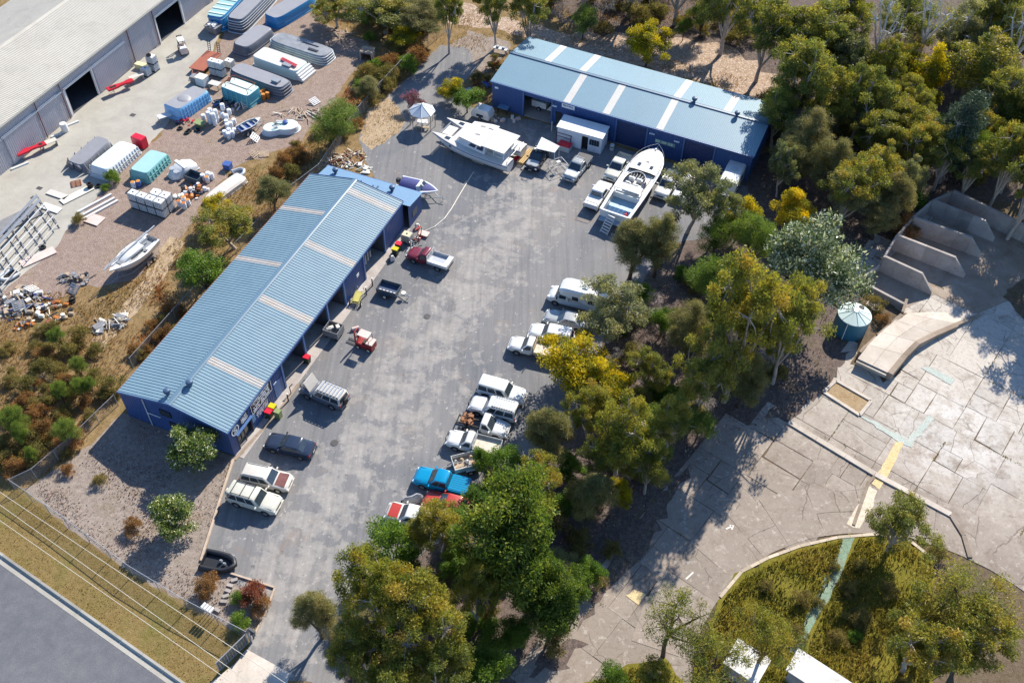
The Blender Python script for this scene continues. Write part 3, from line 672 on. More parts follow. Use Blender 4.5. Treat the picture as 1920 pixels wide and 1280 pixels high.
# ---------------- white site office
P = at(1043.5, 268); P2 = at(1125.6, 290.5); ang = math.atan2((P2-P).y, (P2-P).x); ol = (P2-P).length
off = thing('site_office', 'small white site office with flat roof, open door and dark window by the far shed', 'site office', P, ang)
M_OFF = pm('office_white', sr(222, 224, 228), .04, 1.5, .45)
dp = 2.5
q = MB(); ribwall(q, (0, 0), (ol*.56, 0), .12, 2.5, None, .3, .015); ribwall(q, (ol*.56, 0), (ol*.7, 0), 2.15, 2.5, None, .3, .015); ribwall(q, (ol*.7, 0), (ol, 0), .12, 2.5, None, .3, .015)
ribwall(q, (ol, 0), (ol, dp), .12, 2.5, 2.6, .3, .015); ribwall(q, (ol, dp), (0, dp), .12, 2.6, None, .3, .015); ribwall(q, (0, dp), (0, 0), .12, 2.6, 2.5, .3, .015); q.build('wall', M_OFF, off)
q = MB(); q.box(-.05, ol+.05, -.05, dp+.05, .02, .118); q.build('base_frame', M_STEEL, off)
q = MB(); q.loft([[(-.12, -.16, 2.52), (-.12, dp+.12, 2.66), (-.12, dp+.12, 2.74), (-.12, -.16, 2.62)], [(ol+.12, -.16, 2.52), (ol+.12, dp+.12, 2.66), (ol+.12, dp+.12, 2.74), (ol+.12, -.16, 2.62)]])
q.build('roof', M_WHITE_P, off)
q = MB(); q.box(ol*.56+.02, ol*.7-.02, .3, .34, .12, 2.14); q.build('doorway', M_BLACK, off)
q = MB(); q.box(ol*.42, ol*.555, -.08, -.03, .14, 2.1); q.build('door', M_OFF, off)
q = MB(); q.box(ol*.73, ol*.95, -.06, -.02, 1.15, 2.0); o = q.build('window', M_GLASS, off)
v = MB()
for k in range(4): v.box(ol*(.73+.055*k+.05)-.015, ol*(.73+.055*k+.05)+.015, -.075, -.0601, 1.15, 2.0)
v.build('window_bar', M_STEEL, o)
# ---------------- gazebo
gp = at(793, 236)
gz = thing('gazebo', 'octagonal garden gazebo with pale grey roof and bench table beside pink flowers', 'gazebo', gp)
M_GZ = pm('gazebo_roof', sr(176, 186, 194), .05, 1.5, .4)
rr = 1.75
for k in range(8):
    a0, a1 = 2*math.pi*k/8, 2*math.pi*(k+1)/8
    b0, b1 = Vector((rr*math.cos(a0), rr*math.sin(a0), 2.35)), Vector((rr*math.cos(a1), rr*math.sin(a1), 2.35)); tp = Vector((0, 0, 3.25)); dz = Vector((0, 0, .05))
    q = MB(); q.add([b0, b1, tp, b0+dz, b1+dz, tp+dz], [(0, 2, 1), (3, 4, 5), (0, 1, 4, 3), (1, 2, 5, 4), (2, 0, 3, 5)]); q.build('roof_panel', M_GZ, gz)
    q = MB(); q.tube([b0+dz, tp+dz], .045, 5); q.build('roof_rib', M_WHITE_P, gz)
    q = MB(); q.tube([(b0.x*.94, b0.y*.94, 0), (b0.x*.94, b0.y*.94, 2.35)], .05, 5); q.build('post', M_TIMBER, gz)
q = MB(); q.box(-.7, .7, -.4, .4, .68, .74); q.box(-.08, .08, -.08, .08, 0, .68); q.build('table', M_WHITE_P, gz)
q = MB(); q.box(-.9, .9, -1.05, -.75, .4, .46); q.box(-.8, -.7, -1.0, -.8, 0, .4); q.box(.7, .8, -1.0, -.8, 0, .4); q.build('bench', M_TIMBER, gz)
q = MB(); q.lathe([(.12, 0), (.04, .18), (0.01, .3)], 8, (0, 0, 3.28)); q.build('finial', M_WHITE_P, gz, 40)

# ---------------- concrete storage bays
def wall3(name, parent, px_a, px_b, h0, h1, th, slope_end=1.6, mat=None):
    a, b = at(*px_a), at(*px_b); d = b-a; L_ = d.length; an_ = math.atan2(d.y, d.x)
    n = max(1, round(L_/1.6)); 
    for k in range(n):
        x0, x1 = L_*k/n+.006, L_*(k+1)/n-.006
        f = lambda x: h1 if x <= L_-slope_end else h1-(h1-h0)*(x-(L_-slope_end))/slope_end
        xs = [x0]+([L_-slope_end] if x0 < L_-slope_end < x1 else [])+[x1]
        q = MB(); q.loft([[(x, -th/2, 0), (x, th/2, 0), (x, th/2, f(x)), (x, -th/2, f(x))] for x in xs])
        o = q.build(name, mat or M_GREYC, parent, None, a-parent.location, an_)
bays = thing('storage_bays', 'row of open weathered concrete storage bays with stained dividing walls', 'storage bays', at(1700, 470))
BW = [((1609, 537), (1690, 580)), ((1648, 508), (1745, 553)), ((1672, 468), (1807, 521)), ((1702, 434), (1837, 483)), ((1738, 402), (1862, 453)), ((1776, 384), (2010, 500))]
for i, (a, b) in enumerate(BW):
    wall3('wall_panel', bays, a, b, .5 if i else .9, .95 if i == 0 else 2.35, .3, 1.8 if i else .01)
for (a, _), (b, _) in zip(BW[:-1], BW[1:]):
    A, B = at(*a), at(*b); q = MB(); d = (B-A).normalized(); s_ = Vector((d.y, -d.x, 0))*.22
    z = 2.1 if a[0] > 1620 else 1.0
    q.prism([((v-bays.location).x, (v-bays.location).y) for v in (A+s_*.02, B+s_*.02, B-s_, A-s_)], 0, z); q.build('back_panel', M_GREYC, bays)
sheet('bay_floor', [(1610, 536), (1776, 384), (1990, 490), (1900, 560), (1830, 590), (1752, 552), (1690, 582)], M_BROWN, .066)
# raised curved ramp
rp = thing('raised_ramp', 'raised pale concrete loading ramp with a curved side wall above the yard', 'ramp', at(1700, 640))
top = [((1608, 672), (1664, 698)), ((1628, 646), (1692, 664)), ((1652, 622), (1716, 640)), ((1678, 600), (1748, 624)), ((1702, 588), (1790, 606)), ((1740, 585), (1836, 588))]
hs = [1.0, .96, .85, .62, .35, .08]
off3 = lambda p, z: (p.x-rp.location.x, p.y-rp.location.y, z)
for i in range(len(top)-1):
    for j in range(2):
        cs = []
        for (k, f) in ((i, j/2), (i, (j+1)/2), (i+1, (j+1)/2), (i+1, j/2)):
            a, b = at(*top[k][0], hs[k]), at(*top[k][1], hs[k]); p = a.lerp(b, f); cs.append((p, hs[k]))
        c = sum((p for p, _ in cs), Vector())/4
        q = MB(); pts = [off3(p.lerp(c, .012), z) for p, z in cs]; q.loft([[(x, y, 0.03) for x, y, z in pts], pts]); q.build('ramp_slab', M_CREAM, rp)
for i in range(len(top)-1):                               # coping along the curved edge
    a, b = at(*top[i][1], hs[i]), at(*top[i+1][1], hs[i+1]); d = (b-a).normalized(); s_ = Vector((d.y, -d.x, 0))*(.55 if i < 4 else .4)
    if s_.x < 0 and s_.y > 0: s_ = -s_
    q = MB(); A, B, C_, D = off3(a, hs[i]), off3(b, hs[i+1]), off3(b+s_, hs[i+1]), off3(a+s_, hs[i])
    q.loft([[(x, y, .02) for x, y, z in (A, B, C_, D)], [(x, y, z+.1) for x, y, z in (A, B, C_, D)]]); q.build('coping', M_BROWN, rp)
a, b = at(1608, 672, 1.0), at(1664, 698, 1.0)
q = MB(); d = (b-a).normalized(); s_ = Vector((d.y, -d.x, 0))*.35
q.loft([[off3(v, .7) for v in (a+s_*.3, b+s_*.3, b+s_, a+s_)], [off3(v, .85) for v in (a+s_*.3, b+s_*.3, b+s_, a+s_)]]); q.build('edge_beam', M_CREAM, rp)
# low broken wall by the tank
lw2 = thing('broken_wall', 'low broken concrete retaining wall between the green tank and the raised ramp', 'wall', at(1650, 620))
for i, ((ax, ay), (bx, by), h) in enumerate([((1694, 568), (1686, 592), .75), ((1685, 594), (1665, 612), .6), ((1663, 614), (1640, 634), .7), ((1638, 636), (1618, 654), .6), ((1616, 656), (1606, 668), .85)]):
    A, B = at(ax, ay), at(bx, by); d = (B-A).normalized(); s_ = Vector((-d.y, d.x, 0))*(.3+.1*(i % 2))
    q = MB(); q.prism([(v.x-lw2.location.x, v.y-lw2.location.y) for v in (A, B, B+s_, A+s_)], 0, h); q.build('wall_piece', M_BROWN, lw2)
# sunken edge and old foundation
fd = thing('old_foundation', 'low rectangular foundation with rust stained floor and pale raised edges', 'foundation', at(1600, 740))
M_STAIN = ground_mat('rust_stained_slab', [sr(140, 118, 88), sr(156, 134, 104), sr(146, 130, 110), sr(112, 90, 62), sr(176, 158, 132)], .8, 4, 16, None, .2)
fp = [(1541, 736), (1566, 712), (1636, 752), (1612, 782)]
fw_ = [at(*p) for p in fp]; q = MB(); q.prism([(p.x-fd.location.x, p.y-fd.location.y) for p in fw_], 0, .07); q.build('floor', M_STAIN, fd)
for a, b in zip(fw_, fw_[1:]+fw_[:1]):
    d = (b-a).normalized(); s_ = Vector((d.y, -d.x, 0))*.28
    q = MB(); q.prism([(v.x-fd.location.x, v.y-fd.location.y) for v in (a-s_*.2+d*.15, b-s_*.2-d*.15, b+s_-d*.15, a+s_+d*.15)], 0, .19); q.build('edge', M_CREAM, fd)
# water tank
tk = thing('water_tank', 'round blue green water tank with white ribbed cone roof under the dark leafy tree', 'tank', at(1590.5, 618))
M_TANK = pm('tank_green', sr(44, 104, 124), .08, .7, .5); M_TTOP = pm('tank_roof', sr(190, 208, 204), .05, 1, .5)
tr = 1.72; ringz = [(tr, 0)]
for k in range(10): ringz += [(tr+.04, .09+k*.23), (tr, .2+k*.23)]
q = MB(); q.lathe(ringz+[(tr, 2.45)], 40); q.build('tank_wall', M_TANK, tk, 50)
q = MB(); q.lathe([(tr+.06, 2.4), (tr+.06, 2.46), (.25, 3.0), (.25, 3.05), (.02, 3.06)], 40); q.build('tank_roof', M_TTOP, tk, 30)
for k in range(12):
    a = 2*math.pi*k/12; q = MB(); q.tube([(tr*math.cos(a), tr*math.sin(a), 2.5), (.25*math.cos(a), .25*math.sin(a), 3.03)], .03, 4); q.build('roof_rib', M_TTOP, tk)
q = MB(); q.lathe([(.3, 0), (.3, .1), (.05, .14)], 14, (.8, .75, 2.72)); q.build('hatch', M_BLACK, tk, 40)
q = MB(); q.tube([(-1.0, -1.45, 2.6), (-1.1, -1.6, 2.3), (-1.05, -1.55, .1)], .05, 6); q.build('overflow_pipe', M_WHITE_P, tk)
# garden buildings half hidden by the tree on the round lawn
M_HROOF = pm('hut_roof', sr(200, 198, 194), .1, 1.5, .7, 0, 0, sr(130, 120, 106), .7)
hb = thing('white_roofed_hut', 'small hut with flat white roof half hidden by the gum branches', 'hut', at(1390, 1262))
q = MB(); q.cbox((0, 0, 1.15), (2.6, 2.2, 2.3), R(-35)); q.build('wall', M_GREYC, hb)
q = MB(); q.cbox((0, 0, 2.36), (3.0, 2.6, .12), R(-35)); q.build('roof', M_HROOF, hb)
hb2 = thing('low_white_roof', 'low building with long white roof at the bottom edge under thin branches', 'hut', at(1530, 1292))
q = MB(); q.cbox((0, 0, 1.0), (4.8, 1.8, 2.0), R(-36)); q.build('wall', M_GREYC, hb2)
q = MB(); q.cbox((0, 0, 2.06), (5.4, 2.3, .12), R(-36)); q.build('roof', M_HROOF, hb2)
M_PINK = pm('pink_paving', sr(150, 112, 100), .12, 2, .9)
sheet('paved_square', [(1455, 1160), (1500, 1150), (1520, 1190), (1470, 1200)], M_PINK, .088, .1, .5, 3)
# ================================================================ vehicles
def paint_m(name, c, rough=.28, dirt=.2):
    return pm(name, c, .03, 1.2, rough, 0, 0, tuple(v*.62+.02 for v in c), dirt, .5, .35)
P_WHITE = paint_m('car_white', sr(212, 212, 209)); P_CREAM = paint_m('car_cream', sr(200, 194, 184), .4)
P_SILVER = paint_m('car_silver', sr(160, 164, 166)); P_BLUEBLK = paint_m('car_midnight', sr(42, 52, 70), .2)
P_TEAL = paint_m('car_teal', sr(6, 132, 176), .2, .05); P_MAROON = paint_m('car_maroon', sr(112, 30, 48), .35)
P_GREY = paint_m('car_grey', sr(92, 98, 112), .35); P_BLACKP = paint_m('car_black', sr(34, 38, 50), .22)
P_RED = paint_m('car_red', sr(170, 52, 40), .4); P_RUSTB = pm('rust_bonnet', sr(112, 70, 66), .2, 2.5, .85, 0, 0, sr(64, 40, 40), .6)
P_CHAMP = paint_m('car_champagne', sr(196, 194, 180), .35)
M_LAMP = pm('headlamp', sr(210, 214, 218), .05, 2, .12); M_TAIL = pm('tail_lamp', sr(150, 24, 22), .05, 2, .3)
M_PLATE = pm('number_plate', sr(214, 210, 196), .05, 3, .5); M_ALLOY = pm('alloy_rim', sr(150, 152, 156), .08, 5, .35, .6)
M_CHASSIS = pm('chassis_black', sr(30, 30, 33), .2, 3, .7); M_TRAY = pm('tray_deck', sr(196, 186, 170), .15, 2.5, .7, 0, 0, sr(120, 104, 88), .5)
M_ALLOYT = pm('tray_alloy', sr(176, 180, 184), .08, 2, .4, .3); M_SEAT = pm('seat_dark', sr(60, 58, 58), .2, 3, .8)

def lerp_prof(prof, x):
    for (a, za), (b, zb) in zip(prof[:-1], prof[1:]):
        if a <= x <= b: return za+(zb-za)*(x-a)/(b-a) if b > a else zb
    return prof[0][1] if x < prof[0][0] else prof[-1][1]
def shell(mb, prof, hw, zb, ends=.16, mi=0, rnd_=.06):
    """lower body lofted along x; prof = [(x, top z)]"""
    x0, x1 = prof[0][0], prof[-1][0]; xs = set([p[0] for p in prof]); L_ = x1-x0
    xs |= {x0+.05, x0+.18, x0+.45, x1-.05, x1-.18, x1-.45}
    xs |= {x0+L_*k/10 for k in range(1, 10)}; secs = []
    for x in sorted(xs):
        e = min(x-x0, x1-x); f = 1-ends*max(0, 1-e/.55)**2.2
        w_ = hw*f; zt = lerp_prof(prof, x)-.12*max(0, 1-e/.12)**2; b_ = zb+.12*max(0, 1-e/.3)
        mid = b_+(zt-b_)*.55
        secs.append([(x, -.9*w_, b_), (x, -w_, b_+.1), (x, -w_*1.0, mid), (x, -w_*.975, zt-rnd_), (x, -w_*.9, zt), (x, -w_*.45, zt+.025), (x, 0, zt+.035), (x, w_*.45, zt+.025),
                     (x, w_*.9, zt), (x, w_*.975, zt-rnd_), (x, w_, mid), (x, w_, b_+.1), (x, .9*w_, b_)])
    mb.loft(secs, True, True, True, mi)
def cabin(mb, xb0, xb1, xt0, xt1, wb, wt, zb, zt, mi=0):
    lev = [(0, 0, zb-.04), (.86, 0, 0), (.96, .05, 0), (1.0, .16, 0)]; secs = []
    for f, ins, zz in lev:
        z = zb+(zt-zb)*f if not zz else zz
        a, b, w_ = xb0+(xt0-xb0)*f+ins*.8, xb1+(xt1-xb1)*f-ins*.8, wb+(wt-wb)*f-ins*.7
        c = min(.14, (b-a)*.1)
        secs.append([(a, -w_+c*.6, z), (a+c*.5, -w_, z), (b-c*.5, -w_, z), (b, -w_+c*.8, z), (b, w_-c*.8, z), (b-c*.5, w_, z), (a+c*.5, w_, z), (a, w_-c*.6, z)])
    mb.loft(secs, True, False, True, mi)
def pane(c, u0, u1, v0, v1, off=.014, th=.012):
    """thin pane inset in the quad c (bl, br, tr, tl), standing off its outside"""
    c = [Vector(p) for p in c]
    P = lambda u, v: (c[0]*(1-u)+c[1]*u)*(1-v)+(c[3]*(1-u)+c[2]*u)*v
    n = (c[1]-c[0]).cross(c[3]-c[0]).normalized()
    q = [P(u0, v0), P(u1, v0), P(u1, v1), P(u0, v1)]
    m = MB(); m.loft([[p+n*(off-th) for p in q], [p+n*off for p in q]]); return m
_wheel = {}
def wheels(root, xs, hw, r=.36, wd=.24, rim=None, ys=None):
    key = (round(r, 2), round(wd, 2), rim.name if rim else '')
    if key not in _wheel:
        a = MB(); a.lathe([(r*.55, -wd/2), (r*.93, -wd/2), (r, -wd/2+.04), (r, wd/2-.04), (r*.93, wd/2), (r*.55, wd/2)], 18, (0, 0, 0), 'y'); ta = a.build('tyre', M_BLACK, None, 50)
        a = MB(); a.lathe([(r*.6, -wd/2-.004), (r*.6, wd/2+.004)], 14, (0, 0, 0), 'y'); a.lathe([(r*.2, wd/2), (r*.2, wd/2+.03)], 8, (0, 0, 0), 'y')
        for k in range(5):
            t = 2*math.pi*k/5
            for y in (wd/2+.006, -wd/2-.006): a.cbox((r*.36*math.cos(t), y, r*.36*math.sin(t)), (.05, .004, .05), 0)
        ra = a.build('rim', rim or M_ALLOY, None, 50)
        _wheel[key] = (ta.data, ra.data); bpy.data.objects.remove(ta); bpy.data.objects.remove(ra)
    td, rd = _wheel[key]
    for x in xs:
        for s_ in (-1, 1):
            t = bpy.data.objects.new('wheel', td); COL.objects.link(t); t.parent = root; t.location = (x, s_*(hw-wd/2+.015), r)
            q = bpy.data.objects.new('rim', rd); COL.objects.link(q); q.parent = t
def arches(root, xs, hw, r, m=None):
    for x in xs:
        for s_ in (-1, 1):
            q = MB(); n = 10; ro, ri = r+.07, r-.02
            for k in range(n):
                a0, a1 = math.pi*k/n, math.pi*(k+1)/n
                sec = []
                for a in (a0, a1):
                    sec.append([(x+rr*math.cos(a), s_*y, r+rr*math.sin(a)) for rr, y in ((ri-.2, hw-.12), (ro, hw-.12), (ro, hw+.008), (ri-.2, hw+.008))])
                q.loft(sec, True, k == 0, k == n-1)
            q.build('wheel_arch', m or M_CHASSIS, root)

KIND = dict(
 sedan=dict(L=4.8, W=1.84, zb=.24, prof=[(-2.4, .86), (-2.3, .98), (-1.55, 1.02), (-1.3, .98), (.9, .95), (1.2, .95), (2.1, .84), (2.4, .66)], cab=(-1.75, .95, -1.05, .1, 1.44, .95), ax=(-1.4, 1.4), r=.33),
 wagon=dict(L=4.75, W=1.84, zb=.3, prof=[(-2.37, .9), (-2.3, 1.0), (.9, .98), (1.1, 1.0), (2.05, .92), (2.37, .7)], cab=(-2.32, 1.0, -2.05, .3, 1.62, .98), ax=(-1.35, 1.42), r=.34),
 fourbyfour=dict(L=4.9, W=1.9, zb=.42, prof=[(-2.45, 1.0), (-2.38, 1.12), (.85, 1.1), (1.05, 1.16), (2.1, 1.1), (2.45, .92)], cab=(-2.4, 1.0, -2.28, .42, 1.88, 1.1), ax=(-1.42, 1.48), r=.4),
 dual=dict(L=5.3, W=1.88, zb=.44, prof=[(-.82, 1.1), (1.05, 1.1), (1.2, 1.14), (2.3, 1.05), (2.65, .86)], cab=(-.8, 1.2, -.62, .42, 1.82, 1.1), ax=(-1.6, 1.65), r=.39),
 single=dict(L=5.2, W=1.84, zb=.44, prof=[(-.1, 1.08), (1.15, 1.06), (1.3, 1.08), (2.25, 1.0), (2.6, .82)], cab=(-.08, 1.25, .02, .55, 1.76, 1.06), ax=(-1.45, 1.6), r=.37),
)
def car(name, label, f, r, kind, paint, cat='car', z=.85, roofp=None, length=None, group=None, rim=None, bonnet=None, nose=None, lift=0, **k):
    K = KIND[kind]; loc, rz, _ = heading(f, r, z); root = thing(name, label, cat, loc, rz, group)
    L_, hw = K['L'], K['W']/2; prof = K['prof']; cab = K['cab']; xb0, xb1, xt0, xt1, zt, zb = cab; wb, wt = hw*.93, hw*.78
    q = MB(); shell(q, prof, hw, K['zb']); q.build('body', paint, root, 38)
    q = MB(); cabin(q, xb0, xb1, xt0, xt1, wb, wt, zb, zt); q.build('cabin', roofp or paint, root, 35)
    tz = zb+(zt-zb)*.86; e0, e1 = xb0+(xt0-xb0)*.86, xb1+(xt1-xb1)*.86; we = wb+(wt-wb)*.86
    pane([(xb1, -wb, zb), (xb1, wb, zb), (e1, we, tz), (e1, -we, tz)], .07, .93, .06, .97).build('windscreen', M_GLASS, root)
    pane([(xb0, wb, zb), (xb0, -wb, zb), (e0, -we, tz), (e0, we, tz)], .1, .9, .15, .92).build('rear_window', M_GLASS, root)
    cuts = {'sedan': [(.2, .5), (.53, .84)], 'wagon': [(.06, .33), (.36, .62), (.65, .88)], 'fourbyfour': [(.05, .33), (.36, .62), (.65, .88)], 'dual': [(.08, .46), (.5, .84)], 'single': [(.18, .8)]}[kind]
    for u0, u1 in cuts:
        pane([(xb0, -wb, zb), (xb1, -wb, zb), (e1, -we, tz), (e0, -we, tz)], u0, u1, .1, .94).build('side_window', M_GLASS, root)
        pane([(xb1, wb, zb), (xb0, wb, zb), (e0, we, tz), (e1, we, tz)], 1-u1, 1-u0, .1, .94).build('side_window', M_GLASS, root)
    wheels(root, K['ax'], hw, K['r'], .25, rim); arches(root, K['ax'], hw, K['r'])
    x1 = prof[-1][0]; zf = prof[-1][1]
    for s_ in (-1, 1):
        q = MB(); q.cbox((x1-.17, s_*hw*.68, zf-.06), (.26, .38, .17), -s_*.28); q.build('headlight', M_LAMP, root)
        q = MB(); q.cbox((xb1-.28, s_*(hw+.12), zb+.08), (.12, .24, .16)); q.build('mirror', paint if not k.get('dark_mirror') else M_DARK, root)
        if kind in ('sedan', 'wagon', 'fourbyfour'):
            q = MB(); q.cbox((prof[0][0]+.12, s_*hw*.78, zb-.14), (.22, .24, .2)); q.build('tail_light', M_TAIL, root)
    q = MB(); q.cbox((x1-.04, 0, zf-.12), (.12, hw*.95, .16)); q.build('grille', M_DARK, root)
    q = MB(); q.cbox((x1-.02, 0, K['zb']+.16), (.2, hw*1.72, .2)); q.build('front_bumper', nose or paint, root)
    q = MB(); q.cbox((x1+.085, 0, K['zb']+.18), (.012, .38, .12)); q.build('number_plate', M_PLATE, root)
    sx = [xb0+(xb1-xb0)*u for u in ((.52, .18, .86) if kind != 'single' else (.1, .86))]
    q = MB()
    for x in sx:
        for s_ in (-1, 1): q.box(x-.008, x+.008, s_*hw-.01, s_*hw+.004, K['zb']+.16, zb-.1)
    tag(q.build('door_seam', M_DARK, root), kind='stuff')
    hz = lerp_prof(prof, (xb1+x1)/2)
    q = MB()
    for s_ in (-1, 1): q.box(xb1+.05, x1-.3, s_*hw*.8-.008, s_*hw*.8+.008, hz-.06, hz+.025)
    tag(q.build('bonnet_seam', M_DARK, root), kind='stuff')
    if bonnet is not None:
        q = MB(); n = 5; secs = []
        for i in range(n+1):
            x = xb1+.12+(x1-.42-xb1)*i/n; zz = lerp_prof(prof, x)+.045; secs.append([(x, -hw*.78, zz-.03), (x, -hw*.4, zz), (x, hw*.4, zz), (x, hw*.78, zz-.03)])
        q.loft(secs, False, False, False); q.build('bonnet', bonnet, root, 40)
    if kind in ('sedan', 'wagon', 'fourbyfour'):
        q = MB(); q.cbox((prof[0][0]+.02, 0, K['zb']+.2), (.2, hw*1.7, .2)); q.build('rear_bumper', nose or paint, root)
        q = MB(); q.cbox((prof[0][0]-.08, 0, zb-.25), (.012, .38, .12)); q.build('number_plate', M_PLATE, root)
    if kind in ('dual', 'single'):
        q = MB()
        for s_ in (-1, 1): q.box(-L_/2, .6, s_*.42-.05, s_*.42+.05, .5, .66)
        q.box(-L_/2, -L_/2+.1, -.6, .6, .5, .64); q.build('chassis', M_CHASSIS, root)
    return root
def tub(root, paint, x0=-2.62, x1=-.84, hw=.92, z0=.5, z1=1.12, cover=None, ribs=0):
    q = MB(); t = .07
    q.box(x0, x1, -hw, -hw+t, z0, z1); q.box(x0, x1, hw-t, hw, z0, z1); q.box(x1-t, x1, -hw+t, hw-t, z0, z1+.02); q.box(x0+t, x1-t, -hw+t, hw-t, .66, .72)
    q.build('tub', paint, root)
    q = MB(); q.box(x0, x0+t, -hw+t+.01, hw-t-.01, z0+.1, z1-.01); q.build('tailgate', paint, root)
    for s_ in (-1, 1):
        q = MB(); q.box(x0-.02, x0+.1, s_*hw-.02 if s_ > 0 else -hw-.01, s_*hw+.01 if s_ > 0 else -hw+.02, z1-.4, z1-.05); q.build('tail_light', M_TAIL, root)
    if cover is not None:
        q = MB(); q.loft([[(x, -hw+.05, z1+.0), (x, -hw+.1, z1+.05), (x, hw-.1, z1+.05), (x, hw-.05, z1)] for x in (x0+.04, x1-.06)]); o = q.build('tonneau_cover', cover, root)
        for i in range(ribs):
            y = -hw+.2+(2*hw-.4)*i/(ribs-1); q = MB(); q.box(x0+.1, x1-.12, y-.012, y+.012, z1+.05, z1+.062); q.build('cover_rib', M_DARK, o)
def tray(root, deck, side, x0=-2.65, x1=-.16, hw=.95, z=.86, h=.28, head=True, open_=False):
    q = MB(); q.box(x0, x1, -hw, hw, z-.08, z); q.build('tray_deck', deck, root)
    for s_ in (-1, 1):
        q = MB(); y = s_*hw; q.box(x0, x1, min(y, y-s_*.04), max(y, y-s_*.04), z, z+h); q.build('drop_side', side, root)
    q = MB(); q.box(x0, x0+.04, -hw+.045, hw-.045, z, z+h); q.build('tail_board', side, root)
    if head:
        q = MB()
        for y in (-hw+.05, -hw/3, hw/3, hw-.05): q.tube([(x1, y, z), (x1, y, 1.78)], .028, 5)
        for zz in (1.78, 1.5, 1.25): q.tube([(x1, -hw+.04, zz), (x1, hw-.04, zz)], .028, 5)
        q.box(x1-.02, x1+.02, -hw+.04, hw-.04, z, 1.2)
        q.build('headboard', side, root)
    q = MB(); q.cbox((x0-.03, 0, z-.2), (.08, hw*1.5, .12)); q.build('rear_bar', M_CHASSIS, root)
def rack(root, x0, x1, hw, z, n, m=None, slat=.12, basket=False):
    m = m or M_STEEL; q = MB()
    for s_ in (-1, 1): q.box(x0, x1, s_*hw-.025, s_*hw+.025, z+.05, z+.1)
    for x in (x0+.15, (x0+x1)/2, x1-.15):
        for s_ in (-1, 1): q.box(x-.03, x+.03, s_*hw-.02, s_*hw+.02, z-.06, z+.05)
    o = q.build('roof_rack', M_DARK, root)
    for i in range(n):
        x = x0+.08+(x1-x0-.16)*i/(n-1); q = MB(); q.box(x-slat/2, x+slat/2, -hw+.03, hw-.03, z+.101, z+.13); q.build('rack_slat', m, o)
def bullbar(root, x, hw, m, h=1.15):
    q = MB()
    q.tube([(x-.12, -hw, .5), (x+.08, -hw*.75, .55), (x+.1, hw*.75, .55), (x-.12, hw, .5)], .04, 6)
    q.tube([(x, -hw*.72, .55), (x+.04, -hw*.5, h), (x+.04, hw*.5, h), (x, hw*.72, .55)], .035, 6)
    for y in (-.28, .28): q.tube([(x+.06, y, .5), (x+.04, y, h)], .035, 6)
    q.build('bull_bar', m, root)

# --- parked along the long shed
v = car('four_wheel_drive', 'grey four wheel drive with raised cream bonnet and silver roof rack by the open bays', (572, 722), (644, 752), 'fourbyfour', P_GREY, '4x4', roofp=P_CREAM)
rack(v, -2.15, .25, .68, 1.9, 7, M_ALLOYT, .2)
q = MB(); q.lathe([(.2, 0), (.38, .02), (.4, .1), (.38, .2), (.2, .22)], 16, (-2.68, .1, 1.05), 'x'); q.build('spare_wheel', M_BLACK, v, 50)
q = MB(); q.loft([[(1.12, y, 1.22), (1.22, y, 1.26), (1.75, y, 2.28), (1.66, y, 2.31)] for y in (-.78, .78)]); q.build('raised_bonnet', P_CREAM, v)
q = MB(); q.box(1.25, 2.1, -.55, .55, 1.15, 1.19); q.build('engine_bay', M_CHASSIS, v); bullbar(v, 2.5, .8, M_DARK)
car('sedan', 'dark midnight blue sedan parked between the shed entrance and the old wagon', (500, 822), (586, 843), 'sedan', P_BLUEBLK)
v = car('station_wagon', 'old cream station wagon with rust brown bonnet', (546, 904), (452, 884), 'wagon', P_CREAM, roofp=P_CREAM, bonnet=P_RUSTB, rim=M_PLATE)
q = MB()
for s_ in (-1, 1): q.box(-1.9, .1, s_*.62-.015, s_*.62+.015, 1.63, 1.66)
q.build('roof_rail', M_STEEL, v)
v = car('four_wheel_drive', 'champagne silver four wheel drive wagon nearest the timber garden edge', (521, 947), (433, 921), 'fourbyfour', P_CHAMP, '4x4')
q = MB(); q.lathe([(.2, 0), (.36, .02), (.38, .1), (.36, .2), (.2, .22)], 16, (-2.66, -.2, 1.0), 'x'); q.build('spare_wheel', P_CHAMP, v, 50)
rack(v, -1.9, .1, .66, 1.86, 3, M_CHASSIS, .06)
v = car('utility_truck', 'maroon single cab ute with open white tray', (765, 470), (845, 496), 'single', P_MAROON, 'ute')
tray(v, M_ALLOYT, P_WHITE, h=.36); bullbar(v, 2.62, .8, P_WHITE, 1.05)
q = MB(); q.box(-2.6, -.4, .62, 1.02, 1.22, 1.27); q.build('tray_lid', P_WHITE, v); q = MB(); q.box(-2.68, -2.1, -.95, .62, 1.16, 1.2); q.build('tray_lid', P_WHITE, v)
